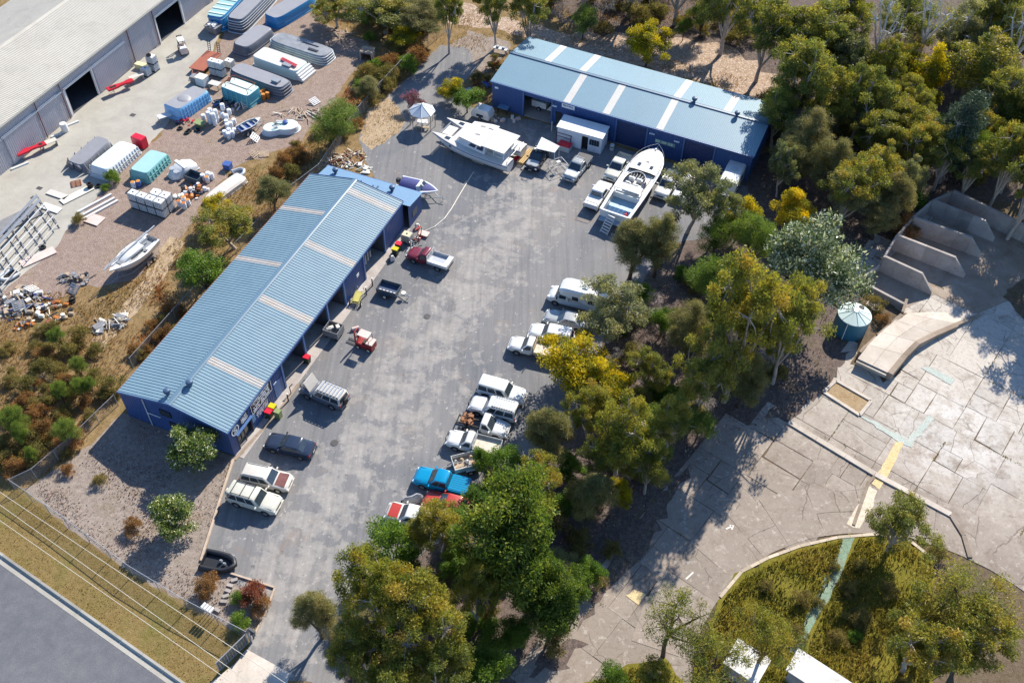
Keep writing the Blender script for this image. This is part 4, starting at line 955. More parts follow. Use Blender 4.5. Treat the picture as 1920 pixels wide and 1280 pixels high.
# --- row along the trees
v = car('utility_truck', 'bright teal blue dual cab ute with ribbed hard tonneau cover', (782, 889), (876, 914), 'dual', P_TEAL, 'ute'); tub(v, P_TEAL, cover=P_TEAL, ribs=7)
car('old_car', 'red old car mostly hidden by leaves beside the teal ute', (800, 932), (884, 954), 'sedan', P_RED)
v = car('old_car', 'old car with red bonnet and white roof poking out from the trees', (728, 954), (816, 976), 'wagon', P_CREAM, roofp=P_WHITE, bonnet=P_RED, rim=M_PLATE)
v = car('utility_truck', 'white tray ute with flat bonnet beside the junk trailer', (840, 818), (936, 842), 'single', P_WHITE, 'ute'); tray(v, M_TRAY, M_ALLOYT, h=.32); bullbar(v, 2.62, .84, M_DARK)
v = car('cab_chassis', 'white cab with its tray missing and a rusty engine on the bare chassis', (948, 805), (862, 782), 'single', P_WHITE, 'ute'); M_ENG = pm('rusty_engine', sr(142, 96, 62), .35, 5, .8, 0, 0, sr(70, 50, 40), .7)
q = MB(); r = random.Random(5)
for i in range(14): q.cbox((-1.4+r.uniform(-.8, .7), r.uniform(-.6, .6), .8+r.uniform(-.05, .35)), (r.uniform(.15, .5), r.uniform(.12, .4), r.uniform(.12, .35)), r.uniform(0, 3))
for i in range(6): q.tube([(-2.3+r.uniform(0, 1.6), r.uniform(-.7, .7), .8), (-2.3+r.uniform(0, 1.6), r.uniform(-.7, .7), 1.15)], .04, 5)
tag(q.build('engine', M_ENG, v), kind='stuff')
v = car('four_wheel_drive', 'white four wheel drive wagon with a full length roof rack beside the trees', (882, 753), (971, 777), 'fourbyfour', P_WHITE, '4x4'); rack(v, -2.1, .05, .68, 1.9, 9, M_ALLOYT, .14); bullbar(v, 2.5, .86, M_DARK)
car('four_wheel_drive', 'plain white four wheel drive wagon parked nose to the trees', (981, 744), (901, 721), 'fourbyfour', P_WHITE, '4x4')
v = car('utility_truck', 'white single cab ute with timber floored tray under the yellow wattle', (958, 641), (1044, 661), 'single', P_WHITE, 'ute'); tray(v, M_TRAY, M_TIMBER, h=.3)
car('station_wagon', 'white station wagon between the tray ute and the silver sedan', (999, 616), (1070, 632), 'wagon', P_WHITE)
car('sedan', 'silver sedan in dappled shade between the motorhome and the white wagon', (1025, 588), (1100, 606), 'sedan', P_SILVER)
# motorhome
loc, rz, _ = heading((1030, 543), (1142, 571), 1.2); v = thing('motorhome', 'large white motorhome with blue stripes, its rear under the broad grey green gum', 'motorhome', loc, rz)
prof = [(-3.5, 1.0), (1.9, 1.0), (2.3, 1.25), (2.9, 1.15), (3.4, .85)]; q = MB(); shell(q, prof, 1.02, .42); q.build('body', P_WHITE, v, 38)
q = MB(); cabin(q, .9, 2.55, 1.2, 1.6, .98, .88, 1.15, 2.3); q.build('cab', P_WHITE, v, 35)
q = MB(); secs = []
for x, zt_, wi in ((-3.5, 2.6, 1.02), (-3.35, 2.85, 1.08), (1.2, 2.9, 1.08), (1.75, 2.78, 1.02), (2.1, 2.5, .9)):
    lo = .6 if x < 1.0 else (1.9 if x < 2 else 2.25); secs.append([(x, -wi, lo), (x, -wi, zt_-.22), (x, -wi+.2, zt_), (x, wi-.2, zt_), (x, wi, zt_-.22), (x, wi, lo)])
q.loft(secs); q.build('living_box', P_WHITE, v, 30)
pane([(2.55, -.95, 1.2), (2.55, .95, 1.2), (1.75, .86, 2.15), (1.75, -.86, 2.15)], .06, .94, .05, .95, .03).build('windscreen', M_GLASS, v)
for s_ in (-1, 1):
    q = MB(); q.box(1.25, 2.0, s_*.98-.02, s_*.98+.02, 1.3, 1.85); q.build('side_window', M_GLASS, v)
    for x in (.2, -1.6): q = MB(); q.box(x-.35, x+.35, s_*1.085-.008, s_*1.085+.008, 1.6, 2.15); q.build('side_window', M_GLASS, v)
    q = MB(); q.cbox((2.2, s_*1.2, 1.5), (.15, .25, .3)); q.build('mirror', M_DARK, v)
    q = MB(); q.cbox((3.2, s_*.75, .95), (.3, .3, .2)); q.build('headlight', M_LAMP, v)
M_BLUS = pm('blue_stripe', sr(50, 92, 150), .1, 2, .4)
q = MB(); text_rows(q, -2.6, -.2, 1.1, 1.35, -1.085, 1, 4, .1, 0, 'y'); q.box(-3.2, -.9, -1.093, -1.086, .9, .98); tag(q.build('blue_lettering', M_BLUS, v), kind='stuff')
q = MB(); q.box(-.9, -.3, -.3, .3, 2.9, 2.98); q.build('roof_hatch', M_GZ, v); wheels(v, (-2.1, 2.4), 1.02, .37); arches(v, (-2.1, 2.4), 1.03, .37)
# --- in front of the far shed
v = car('utility_truck', 'dark ute with canopy and roof gear facing the lot beside the catamaran', (993, 317), (1024, 270), 'dual', P_BLACKP, 'ute', bonnet=P_SILVER); tub(v, P_BLACKP, z1=1.7, cover=P_BLACKP); rack(v, -.6, .35, .62, 1.84, 3, M_STEEL, .1); bullbar(v, 2.68, .8, M_DARK)
q = MB(); q.cbox((-.3, .2, 2.05), (.5, .5, .14)); q.cbox((.1, -.3, 2.02), (.3, .4, .1), .4); q.build('roof_gear', M_PLATE, v)
v = car('utility_truck', 'silver ute with white bonnet, dark roof bars and a tub facing the lot', (1064, 336), (1101, 290), 'dual', P_SILVER, 'ute', bonnet=P_WHITE); tub(v, P_SILVER, cover=M_DARK); rack(v, -.7, .4, .66, 1.84, 4, M_STEEL, .05)
v = car('utility_truck', 'pale silver ute facing the lot, close beside the bow of the motor cruiser', (1143, 334), (1174, 290), 'dual', P_CHAMP, 'ute'); tub(v, P_CHAMP)
v = car('utility_truck', 'white ute with its tub towards the lot and a thin rear hoop', (1137, 341), (1106, 388), 'dual', P_WHITE, 'ute'); tub(v, P_WHITE, cover=P_WHITE)
q = MB(); q.tube([(-2.4, -.85, 1.1), (-2.62, -.8, 1.62), (-2.62, .8, 1.62), (-2.4, .85, 1.1)], .03, 6); q.build('rear_hoop', M_DARK, v)
v = car('utility_truck', 'clean white dual cab ute right of the motor cruiser', (1236, 370), (1268, 320), 'dual', P_WHITE, 'ute'); tub(v, P_WHITE)
v = car('people_van', 'white van half hidden behind the gum beside the white dual cab ute', (1266, 380), (1300, 326), 'wagon', P_WHITE, 'van')
# caravan
c = at(1371, 338, 1.2); v = thing('caravan', 'white caravan with roof hatch against the right end of the far shed', 'caravan', (c.x, c.y, 0), math.atan2(at(1380, 318).y-at(1352, 372).y, at(1380, 318).x-at(1352, 372).x))
q = MB(); q.loft([[(x, -1.1, .5), (x, -1.1, h-.15), (x, -.95, h), (x, .95, h), (x, 1.1, h-.15), (x, 1.1, .5)] for x, h in ((-2.3, 1.9), (-2.0, 2.5), (2.2, 2.55), (2.4, 2.3))]); q.build('body', P_WHITE, v, 30)
q = MB(); q.box(.2, .8, -.35, .35, 2.54, 2.64); q.build('roof_hatch', M_GZ, v)
for x in (-1.2, .8): q = MB(); q.box(x-.4, x+.4, -1.115, -1.1, 1.3, 1.85); q.build('window', M_GLASS, v)
wheels(v, (-.1,), 1.1, .32); q = MB(); q.tube([(-2.2, -.7, .5), (-3.4, 0, .5)], .05, 5); q.tube([(-2.2, .7, .5), (-3.4, 0, .5)], .05, 5); q.build('drawbar', M_CHASSIS, v)
# utility inside the bay of the far shed
ib = O2+Matrix.Rotation(A2, 3, 'Z') @ Vector((6.6, 2.6, 0)); v = thing('parked_trailer', 'white boxy trailer parked inside the open bay of the far shed', 'trailer', (ib.x, ib.y, .05), A2)
q = MB(); q.box(-1.6, .5, -.7, .7, .5, 1.4); q.build('box', P_WHITE, v); q = MB(); q.loft([[(.6, y, .5), (1.6, y, .5), (1.4, y, 1.5)] for y in (-.7, .7)]); q.build('wedge_cover', P_WHITE, v); wheels(v, (-.5,), .85, .32)

# ---------------- trailers and forklifts
def trailer(label, f, r, L_, W_, h, side, deck, name='box_trailer', ribs=0, load=None, z=.6, wheel_x=-.1):
    loc, rz, _ = heading(f, r, z); t = thing(name, label, 'trailer', loc, rz)
    q = MB(); q.box(-L_/2, L_/2, -W_/2, W_/2, .52, .58); q.build('floor', deck, t)
    for a in ((-L_/2, L_/2, -W_/2-.04, -W_/2), (-L_/2, L_/2, W_/2, W_/2+.04), (-L_/2-.04, -L_/2, -W_/2-.04, W_/2+.04), (L_/2, L_/2+.04, -W_/2-.04, W_/2+.04)):
        q = MB(); q.box(a[0], a[1], a[2], a[3], .5, .58+h); q.build('side_panel', side, t)
    q = MB(); q.tube([(L_/2, -.5, .5), (L_/2+1.3, 0, .5)], .045, 5); q.tube([(L_/2, .5, .5), (L_/2+1.3, 0, .5)], .045, 5); q.box(L_/2+1.25, L_/2+1.5, -.05, .05, .46, .56); q.tube([(L_/2+1.1, .12, .1), (L_/2+1.1, .12, .75)], .035, 5); q.build('drawbar', M_STEEL, t)
    wheels(t, (wheel_x,), W_/2+.3, .31, .2, M_PLATE); 
    for s_ in (-1, 1): q = MB(); q.box(wheel_x-.45, wheel_x+.45, s_*(W_/2+.17)-.13, s_*(W_/2+.17)+.13, .66, .69); q.build('mudguard', side, t)
    return t
M_TRLR = pm('trailer_grey', sr(74, 86, 96), .1, 2, .5); M_TRLI = pm('trailer_floor', sr(60, 76, 104), .2, 2, .5)
t = trailer('dark grey box trailer with white blocks inside and a spare wheel on its drawbar', (752, 549), (707, 536), 2.3, 1.5, .5, M_TRLR, M_TRLI)
for k in range(5): q = MB(); q.box(-.95+k*.42, -.72+k*.42, -.7, -.35, .585, .75); q.build('floor_block', M_PAINTW, t)
q = MB(); q.lathe([(.12, 0), (.27, .01), (.29, .08), (.27, .16), (.12, .17)], 14, (1.75, 0, .6)); q.build('spare_wheel', M_PLATE, t, 50)
t = trailer('white box trailer full of scrap beside the white tray ute', (838, 876), (912, 858), 2.6, 1.6, .5, P_WHITE, M_TIMBER); r = random.Random(8)
for k in range(7):
    q = MB(); x, y = r.uniform(-1, 1), r.uniform(-.5, .5); q.lathe([(.16, 0), (.22, .1), (.1, .2+r.random()*.3)], 8, (x, y, .6)); q.build('scrap_part', [M_RUST, M_TIMBER, M_STEEL, P_WHITE][k % 4], t, 40)
for y in (-.7, 0, .7): q = MB(); q.tube([(-1.3, y, .9), (1.3, y, .95)], .03, 5); q.build('scrap_bar', M_STEEL, t)
M_YELT = pm('yellow_frame', sr(172, 164, 84), .15, 2, .6)
loc, rz, _ = heading((676, 543), (664, 572), .5); t = thing('trolley', 'small two wheeled yellow frame trolley beside the steel bollards', 'trolley', loc, rz)
q = MB()
for s_ in (-1, 1): q.tube([(-.9, s_*.42, .5), (1.2, s_*.42, .55), (1.25, s_*.3, .9)], .04, 5)
for x in (-.9, -.3, .3, .9): q.tube([(x, -.42, .5), (x, .42, .5)], .035, 5)
q.build('frame', M_YELT, t); q = MB(); q.box(-.7, .8, -.32, .32, .54, .58); q.build('deck', M_YELT, t); wheels(t, (-.75,), .66, .3, .14, M_PLATE)
def bollard(px, label):
    b = thing('bollard', label, 'bollard', at(*px), 0, 'steel bollards beside the long shed')
    q = MB(); q.lathe([(.07, 0), (.07, 1.15)], 10); q.build('post', M_DARK, b, 40); q = MB(); q.lathe([(.09, 1.15), (.09, 1.2), (.03, 1.23)], 10); q.build('cap', M_PLATE, b, 40)
bollard((698.6, 536), 'dark steel bollard with white cap nearest the grey box trailer'); bollard((687.2, 553), 'dark steel bollard with white cap nearest the yellow trolley'); bollard((541, 752), 'dark steel bollard with white cap near the wheelie bins')
M_FRED = pm('forklift_red', sr(150, 44, 40), .1, 2, .45); M_FPINK = pm('forklift_pale', sr(206, 184, 174), .1, 2, .5)
def forklift(label, f, r, body, top, mast, z=.9):
    loc, rz, _ = heading(f, r, z); t = thing('forklift', label, 'forklift', loc, rz)
    q = MB(); q.loft([[(x, -.52, .25), (x, -.52, h-.1), (x, -.42, h), (x, .42, h), (x, .52, h-.1), (x, .52, .25)] for x, h in ((-1.15, .95), (-1.05, 1.1), (-.35, 1.1), (-.3, .75), (.7, .75), (.75, .9))]); q.build('body', body, t, 30)
    q = MB(); q.box(-1.2, -.45, -.5, .5, 1.1, 1.2); q.build('counterweight', top, t)
    q = MB()
    for x in (-.85, .55):
        for s_ in (-1, 1): q.tube([(x, s_*.45, .9), (x*.85, s_*.42, 2.05)], .03, 5)
    q.build('guard_post', M_DARK, t); q = MB(); q.box(-.75, .5, -.46, .46, 2.05, 2.1); q.build('guard_roof', top, t)
    q = MB(); q.box(-.4, .1, -.25, .25, .76, .9); q.box(-.45, -.35, -.25, .25, .9, 1.3); q.build('seat', M_SEAT, t)
    q = MB()
    for s_ in (-1, 1): q.box(.82, .96, s_*.32-.05, s_*.32+.05, .1, 2.1)
    for zz in (.3, 1.1, 2.05): q.box(.84, .94, -.32, .32, zz, zz+.08)
    q.build('mast', mast, t)
    for s_ in (-1, 1): q = MB(); q.box(.98, 2.1, s_*.25-.06, s_*.25+.06, .1, .15); q.build('fork', M_DARK, t)
    wheels(t, (.5, -.75), .6, .27, .2, M_PLATE); return t
forklift('red and white forklift facing the long shed beside the steel bin', (664, 632), (702, 646), M_FRED, M_FPINK, M_FRED)
forklift('pale pink forklift outside the far factory doorway', (336, 76), (347, 98), M_FPINK, P_WHITE, M_DARK)
# steel stillage trailer
c = at(627, 628); t = thing('stillage_bin', 'square galvanised steel bin on wheels outside the open bay', 'bin', c, R(-20))
M_GREYS = pm('dull_grey_steel', sr(128, 128, 130), .15, 2.5, .6, 0, 0, sr(90, 84, 80), .5)
for a in ((-.8, .8, -.75, -.7), (-.8, .8, .7, .75), (-.85, -.8, -.75, .75), (.8, .85, -.75, .75)): q = MB(); q.box(*a, .35, 1.25); q.build('side_panel', M_GREYS, t)
q = MB(); q.box(-.8, .8, -.7, .7, .35, .4); q.build('floor', M_GREYS, t); r = random.Random(4)
for k in range(6): q = MB(); q.cbox((r.uniform(-.5, .5), r.uniform(-.4, .4), .75+.1*k), (.5, .35, .2), r.uniform(0, 3)); q.build('scrap_piece', [M_STEEL, M_PLATE][k % 2], t)
for x in (-.6, .6): q = MB(); q.lathe([(.17, -.7), (.17, .7)], 10, (x, 0, .17), 'y'); q.build('wheel', M_BLACK, t, 50)
c = at(667, 618); t = thing('metal_cylinder', 'small pinkish metal drum lying beside the steel bin', 'drum', c, R(25)); q = MB(); q.lathe([(.18, -.4), (.2, -.38), (.2, .38), (.18, .4)], 12, (0, 0, .22), 'x'); q.build('body', M_FPINK, t, 40); q = MB(); q.box(-.75, -.4, -.04, .04, .18, .26); q.build('handle', M_STEEL, t)
# wheelie bins
M_BING = pm('bin_green', sr(46, 62, 46), .1, 3, .5); M_BINR = pm('bin_lid_red', sr(206, 26, 52), .05, 3, .4); M_BINY = pm('bin_lid_yellow', sr(196, 184, 20), .05, 3, .4); M_BINO = pm('crate_olive', sr(128, 140, 92), .1, 3, .6)
def wheelie(px, lid, label, rz=R(-20)):
    b = thing('wheelie_bin', label, 'wheelie bin', at(*px), rz, 'wheelie bins along the long shed')
    q = MB(); q.loft([[(-.26, -.22, .06), (.26, -.22, .06), (.26, .22, .06), (-.26, .22, .06)], [(-.34, -.3, .98), (.34, -.3, .98), (.34, .3, .98), (-.34, .3, .98)]]); q.build('body', M_BING, b)
    q = MB(); q.loft([[(-.37, -.33, .985), (.37, -.33, .985), (.37, .33, .985), (-.37, .33, .985)], [(-.33, -.29, 1.06), (.33, -.29, 1.06), (.33, .29, 1.06), (-.33, .29, 1.06)]]); q.build('lid', lid, b)
    for s_ in (-1, 1): q = MB(); q.lathe([(.1, -.03), (.1, .03)], 10, (-.28, s_*.26, .1), 'y'); q.build('wheel', M_BLACK, b)
wheelie((506, 782), M_BINR, 'red lidded bin touching a yellow lidded bin near the wall lettering'); wheelie((513, 772), M_BINY, 'yellow lidded bin between the red lidded bin and the olive crate')
wheelie((577, 680), M_BINR, 'lone red lidded bin at a blue door post of the open bays'); wheelie((748, 468), M_BINR, 'red lidded bin in front of the cream pallet tank'); wheelie((742, 478), M_BINY, 'yellow lidded bin left of the maroon ute')
b = thing('olive_crate', 'upright olive green crate beside the yellow lidded bin', 'crate', at(523, 782), R(-20)); q = MB(); q.box(-.3, .3, -.25, .25, .02, 1.0); q.build('body', M_BINO, b); q = MB(); q.box(-.32, .32, -.27, .27, 1.002, 1.05); q.build('lid', M_BINO, b)
b = thing('bent_pole', 'dark bent pole standing at the corner of the open bay', 'pole', at(546, 738), 0); q = MB(); q.tube([(0, 0, 0), (-.05, .05, 1.0), (.25, .3, 1.2)], .05, 6); q.build('pole', M_DARK, b)
# gear heap by the end of the shed
def ibc(label, px=None, loc=None, rz=0.0, group=None, tint=None):
    t = thing('pallet_tank', label, 'pallet tank', loc if loc is not None else at(*px), rz, group); ibc_parts(t, tint); return t
M_IBC = pm('ibc_plastic', sr(224, 224, 218), .04, 1.5, .5, 0, 0, sr(190, 180, 160), .3, rand=.05); M_IBCY = pm('ibc_yellowed', sr(206, 192, 160), .06, 1.5, .5); M_CAGE = pm('ibc_cage', sr(168, 174, 182), .06, 3, .4, .3)
_ibc = {}
def ibc_parts(t, tint=None):
    key = tint.name if tint else 'std'
    if key not in _ibc:
        objs = []
        q = MB(); q.loft([[(sx*.52*k+0, sy*.44*k, z) for sx, sy in ((-1, -1), (1, -1), (1, 1), (-1, 1))] for k, z in ((.97, .16), (1, .2), (1, 1.08), (.93, 1.16))]); objs.append(('bottle', q.build('bottle', tint or M_IBC)))
        q = MB(); q.lathe([(.1, 1.165), (.1, 1.21)], 10); objs.append(('filler_cap', q.build('filler_cap', M_DARK)))
        q = MB(); a, b_ = .56, .48
        for zz in (.2, .42, .64, .86, 1.08):
            for p0, p1 in (((-a, -b_), (a, -b_)), ((a, -b_), (a, b_)), ((a, b_), (-a, b_)), ((-a, b_), (-a, -b_))): q.bar((*p0, zz), (*p1, zz), .028)
        for k in range(5):
            x = -a+2*a*k/4; y = -b_+2*b_*k/4
            for s_ in (-1, 1): q.bar((x, s_*b_, .14), (x, s_*b_, 1.12), .028); q.bar((s_*a, y, .14), (s_*a, y, 1.12), .028)
        objs.append(('cage', q.build('cage', M_CAGE)))
        q = MB(); q.box(-.58, .58, -.5, .5, .1, .15)
        for y in (-.42, 0, .42): q.box(-.58, .58, y-.07, y+.07, 0, .1)
        objs.append(('pallet_base', q.build('pallet_base', M_CHASSIS)))
        _ibc[key] = [(n, o.data) for n, o in objs]
        for _, o in objs: bpy.data.objects.remove(o)
    for n, d in _ibc[key]:
        o = bpy.data.objects.new(n, d); COL.objects.link(o); o.parent = t
ibc('cream pallet tank with open top against the blue wall of the long shed', (764, 452), rz=R(-22), tint=M_IBCY)
t = thing('engine_hoist', 'red painted engine stand beside the pale board near the pallet tank', 'engine stand', at(786, 446), R(60))
q = MB()
for s_ in (-1, 1): q.bar((-.7, s_*.25, .1), (.9, s_*.25, .1), .1); q.bar((.0, s_*.2, .1), (.3, s_*.2, 1.5), .08)
for x in (-.6, -.1, .4, .8): q.bar((x, -.25, .12), (x, .25, .12), .09)
q.bar((.3, -.2, 1.5), (.3, .2, 1.5), .08); q.bar((.3, 0, 1.5), (-.7, 0, 1.7), .09); q.build('frame', pm('hoist_red', sr(178, 40, 28), .15, 3, .5), t)
t = thing('pale_board', 'small pale square board lying by the red engine stand', 'board', at(795, 441), R(-20)); q = MB(); q.box(-.6, .6, -.42, .42, .28, .34); q.build('board', M_FPINK, t); q = MB(); q.box(-.4, .4, -.3, .3, 0, .28); q.build('block', M_TIMBER, t)
t = thing('scrap_heap', 'heap of tangled grey metal scrap between the pallet tank and the maroon ute', 'scrap heap', at(773, 458)); r = random.Random(12)
for k in range(26):
    q = MB(); a = Vector((r.uniform(-.9, .9), r.uniform(-.8, .8), r.uniform(.05, .5))); d = Vector((r.uniform(-.7, .7), r.uniform(-.7, .7), r.uniform(-.1, .5))); q.bar(a, a+d, r.uniform(.03, .1)); q.build('scrap_piece', [M_STEEL, M_DARK, M_PLATE][k % 3], t)
for i, (x, y, lb) in enumerate(((736, 488, 'white sack slumped against the blue wall by the yellow lidded bin'), (783, 428, 'patch board leaning by the corner of the shed'))):
    t = thing('sack' if i == 0 else 'leaning_board', lb, 'sack' if i == 0 else 'board', at(x, y), R(20)); q = MB(); q.loft([[(-.25, -.2, 0), (.25, -.2, 0), (.25, .2, 0), (-.25, .2, 0)], [(-.28, -.22, .35), (.28, -.22, .35), (.28, .22, .35), (-.28, .22, .35)], [(-.12, -.1, .7), (.12, -.1, .7), (.12, .1, .7), (-.12, .1, .7)]]); q.build('body', M_PAINTW, t, 60)
# motorbike under a cover
t = thing('covered_motorbike', 'motorbike under a grey striped cover at the edge of the trees', 'motorbike', at(775, 940), R(15))
q = MB(); q.loft([[(x, -w_, .15), (x, -w_*.8, h*.7), (x, 0, h), (x, w_*.8, h*.7), (x, w_, .15)] for x, w_, h in ((-1.0, .18, .6), (-.7, .3, .95), (-.1, .35, .9), (.4, .42, 1.15), (.75, .3, 1.0), (1.0, .15, .6))]); q.build('cover', pm('grey_cover', sr(150, 152, 158), .3, 7, .6), t, 50)
for x in (-.85, .85): q = MB(); q.lathe([(.2, -.07), (.3, -.06), (.3, .06), (.2, .07)], 14, (x, 0, .3), 'y'); q.build('wheel', M_BLACK, t, 50)
# white awning frame, tool chest, posts by the office
t = thing('awning_frame', 'flat white canopy panel on thin posts behind the dark ute', 'canopy', at(1028, 290), 0)
aw = [at(1015.6, 258, 2.2), at(1049, 275, 2.2), at(1040, 287, 2.2), at(1005, 279, 2.2)]
q = MB(); q.loft([[(p.x-t.location.x, p.y-t.location.y, z) for p in aw] for z in (2.2, 2.28)]); q.build('panel', P_WHITE, t)
for p in aw: q = MB(); q.tube([(p.x-t.location.x, p.y-t.location.y, 0), (p.x-t.location.x, p.y-t.location.y, 2.2)], .035, 5); q.build('post', P_WHITE, t)
t = thing('tube_rack', 'bare white steel tube frame beside the silver ute', 'frame', at(1046, 318), R(30)); q = MB()
for a, b in (((-.9, -.8), (.9, -.8)), ((.9, -.8), (.9, .8)), ((.9, .8), (-.9, .8)), ((-.9, .8), (-.9, -.8))):
    q.tube([(*a, 1.1), (*b, 1.1)], .035, 5); q.tube([(*a, 0), (*a, 1.1)], .035, 5); q.tube([(*a, .15), (*b, .15)], .03, 5)
q.build('tube', P_WHITE, t); q = MB(); q.cbox((0, 0, 1.2), (.5, .4, .16)); q.build('box', M_PLATE, t)
t = thing('red_lidded_tub', 'white tub with red lid under a steel rail by the site office', 'tub', at(1058, 281), R(-24)); q = MB(); q.box(-.85, .85, -.5, .5, .05, .85); q.build('body', P_WHITE, t); q = MB(); q.loft([[(-.9, -.55, .86), (.9, -.55, .86), (.9, .55, .86), (-.9, .55, .86)], [(-.7, -.4, 1.1), (.7, -.4, 1.1), (.7, .4, 1.1), (-.7, .4, 1.1)]]); q.build('lid', M_BINR, t)
t = thing('steel_rail', 'dark two post steel rail in front of the site office', 'rail', at(1056, 272), R(-24)); q = MB()
for x in (-1.0, 1.0): q.tube([(x, 0, 0), (x, 0, 1.7)], .05, 5)
q.tube([(-1.1, 0, 1.7), (1.1, 0, 1.7)], .05, 5); q.tube([(-1.0, 0, 1.2), (1.0, 0, 1.2)], .04, 5); q.build('rail', M_DARK, t)
t = thing('white_drum', 'white drum with dark rim beside the site office', 'drum', at(1147, 281)); q = MB(); q.lathe([(.27, 0), (.3, .1), (.3, .75), (.27, .85)], 14); q.build('body', P_WHITE, t, 40); q = MB(); q.lathe([(.31, .5), (.31, .6)], 14); q.build('band', M_DARK, t)
t = thing('downpipe_post', 'thin white post standing at the open bay of the far shed', 'post', at(1034, 246)); q = MB(); q.tube([(0, 0, 0), (0, 0, 1.5)], .07, 6); q.build('post', P_WHITE, t)
t = thing('planks', 'bundle of tan timber beams stacked behind the catamaran', 'timber', at(984, 297), R(62))
for k in range(8): q = MB(); q.box(-1.6, 1.6, -.6+.2*(k % 4)*1.2, -.42+.2*(k % 4)*1.2, .1+.22*(k//4), .28+.22*(k//4)); q.build('beam', pm('tan_beam', sr(190, 160, 110), .2, 2, .8), t)
t = thing('red_fuel_can', 'red fuel can on the ground by the timber beams', 'fuel can', at(970, 300), R(20)); q = MB(); q.box(-.35, .35, -.2, .2, 0, .5); q.build('body', M_BINR, t); q = MB(); q.tube([(-.2, 0, .5), (-.15, 0, .6), (.15, 0, .6), (.2, 0, .5)], .04, 5); q.build('handle', M_BINR, t)
t = thing('white_hatchback_shell', 'small white boxy caravan shell behind the catamaran by the blue wall', 'caravan', at(905, 220), R(-25))
q = MB(); q.loft([[(-1.3, -.8, .3), (1.3, -.8, .3), (1.3, .8, .3), (-1.3, .8, .3)], [(-1.35, -.85, .9), (1.35, -.85, .9), (1.35, .85, .9), (-1.35, .85, .9)], [(-.9, -.7, 1.6), (1.1, -.7, 1.6), (1.1, .7, 1.6), (-.9, .7, 1.6)]]); q.build('shell', P_WHITE, t, 30); q = MB(); q.box(-.5, .5, -.88, -.85, .6, .95); q.build('window', M_GLASS, t); wheels(t, (0,), .85, .28)
t = thing('work_table', 'work table with blue sheet and clutter in the shade of the far shed', 'table', at(950, 212), R(-24)); q = MB(); q.box(-1.2, .3, -.5, .5, .8, .86); q.build('top', M_ROOF1B, t)
for x in (-1.1, .2):
    for y in (-.4, .4): q = MB(); q.box(x-.04, x+.04, y-.04, y+.04, 0, .8); q.build('leg', M_DARK, t)
r = random.Random(6)
for k in range(9):
    c = at(938+r.uniform(-14, 36), 222+r.uniform(-8, 10)); t = thing('scrap_box', 'small %s box among the clutter under the blue wall' % ['white', 'brown', 'pinkish'][k % 3], 'box', c, r.uniform(0, 3), 'clutter in the shade by the far shed'); q = MB(); s_ = r.uniform(.15, .35); q.box(-s_, s_, -s_*.7, s_*.7, 0, s_*1.2); q.build('box', [M_PAINTW, M_TIMBER, M_FPINK][k % 3], t)
# hose across the lot
hp = [(888, 322), (874, 345), (860, 368), (846, 392), (833, 410), (815, 425), (797, 433)]
q = MB(); q.tube([at(x, y, .05) for x, y in hp], .06, 6); tag(q.build('hose', pm('pale_hose', sr(206, 200, 186), .1, 3, .6)), 'long pale hose lying across the lot from the catamaran to the shed corner', 'hose')
M_MANH = pm('iron_cover', sr(70, 68, 68), .2, 4, .7)
for px, lb in (((801, 593), 'round dark iron cover in the middle of the lot'), ((627, 830), 'dark round oil stained cover behind the midnight blue sedan')):
    t = thing('manhole', lb, 'manhole cover', at(*px, .012)); q = MB(); q.lathe([(.38, 0), (.38, .03), (.3, .035)], 16); q.build('cover', M_MANH, t)
# garden edging and letterbox
M_EDGE = pm('edging_timber', sr(176, 158, 140), .15, 1.5, .8)
strip('garden_edging', [(438, 862), (414, 935), (395, 995), (377, 1052)], .22, .2, M_EDGE, 'pale timber garden edging from the shed corner down to the black dinghy', 'edging', 2.4)
strip('garden_edging', [(432, 1075), (516, 1102), (498, 1150), (478, 1190)], .16, .18, M_EDGE, 'thin timber edging round the corner bed of red shrubs', 'edging', 2.0)
strip('concrete_plinth', [(440, 862), (520, 775), (560, 720)], .35, .065, M_BROWN, 'narrow concrete footing strip along the shed entrance', 'edging', 3.0, .02)
# ================================================================ boats
M_GEL = pm('gelcoat_white', sr(214, 214, 212), .03, .8, .3, 0, 0, sr(196, 190, 178), .3, .5, .2); M_DECK = pm('deck_cream', sr(206, 201, 193), .04, 1.2, .55, 0, 0, sr(190, 180, 166), .3)
M_SOLE = pm('cockpit_blue', sr(150, 186, 206), .06, 1.5, .5); M_ANTIF = pm('hull_below', sr(150, 164, 178), .08, 1, .5); M_CANV = pm('blue_canvas', sr(44, 52, 110), .1, 2, .7)
M_RUBB = pm('inflatable_black', sr(26, 28, 34), .15, 2, .5); M_ALU = pm('boat_alloy', sr(150, 158, 168), .08, 2, .35, .5)
def hull_lines(L_, B, zs0, zs1, zk=.0, rake=.9, full=2.2, stern=.88, n=16):
    out = []
    for i in range(n+1):
        t = i/n; x = -L_/2+L_*t
        b = B/2*(stern+(1-stern)*min(1, t/.35)) if t < .35 else B/2*(1-max(0, (t-.45)/.55)**full)
        b = max(b, .02); zs = zs0+(zs1-zs0)*t*t; k = max(0, (t-.6)/.4)
        out.append((x, b, zs, zk+(zs-zk)*.8*k**2.4, x-(0 if t < .6 else rake*k*k*.5)))
    return out
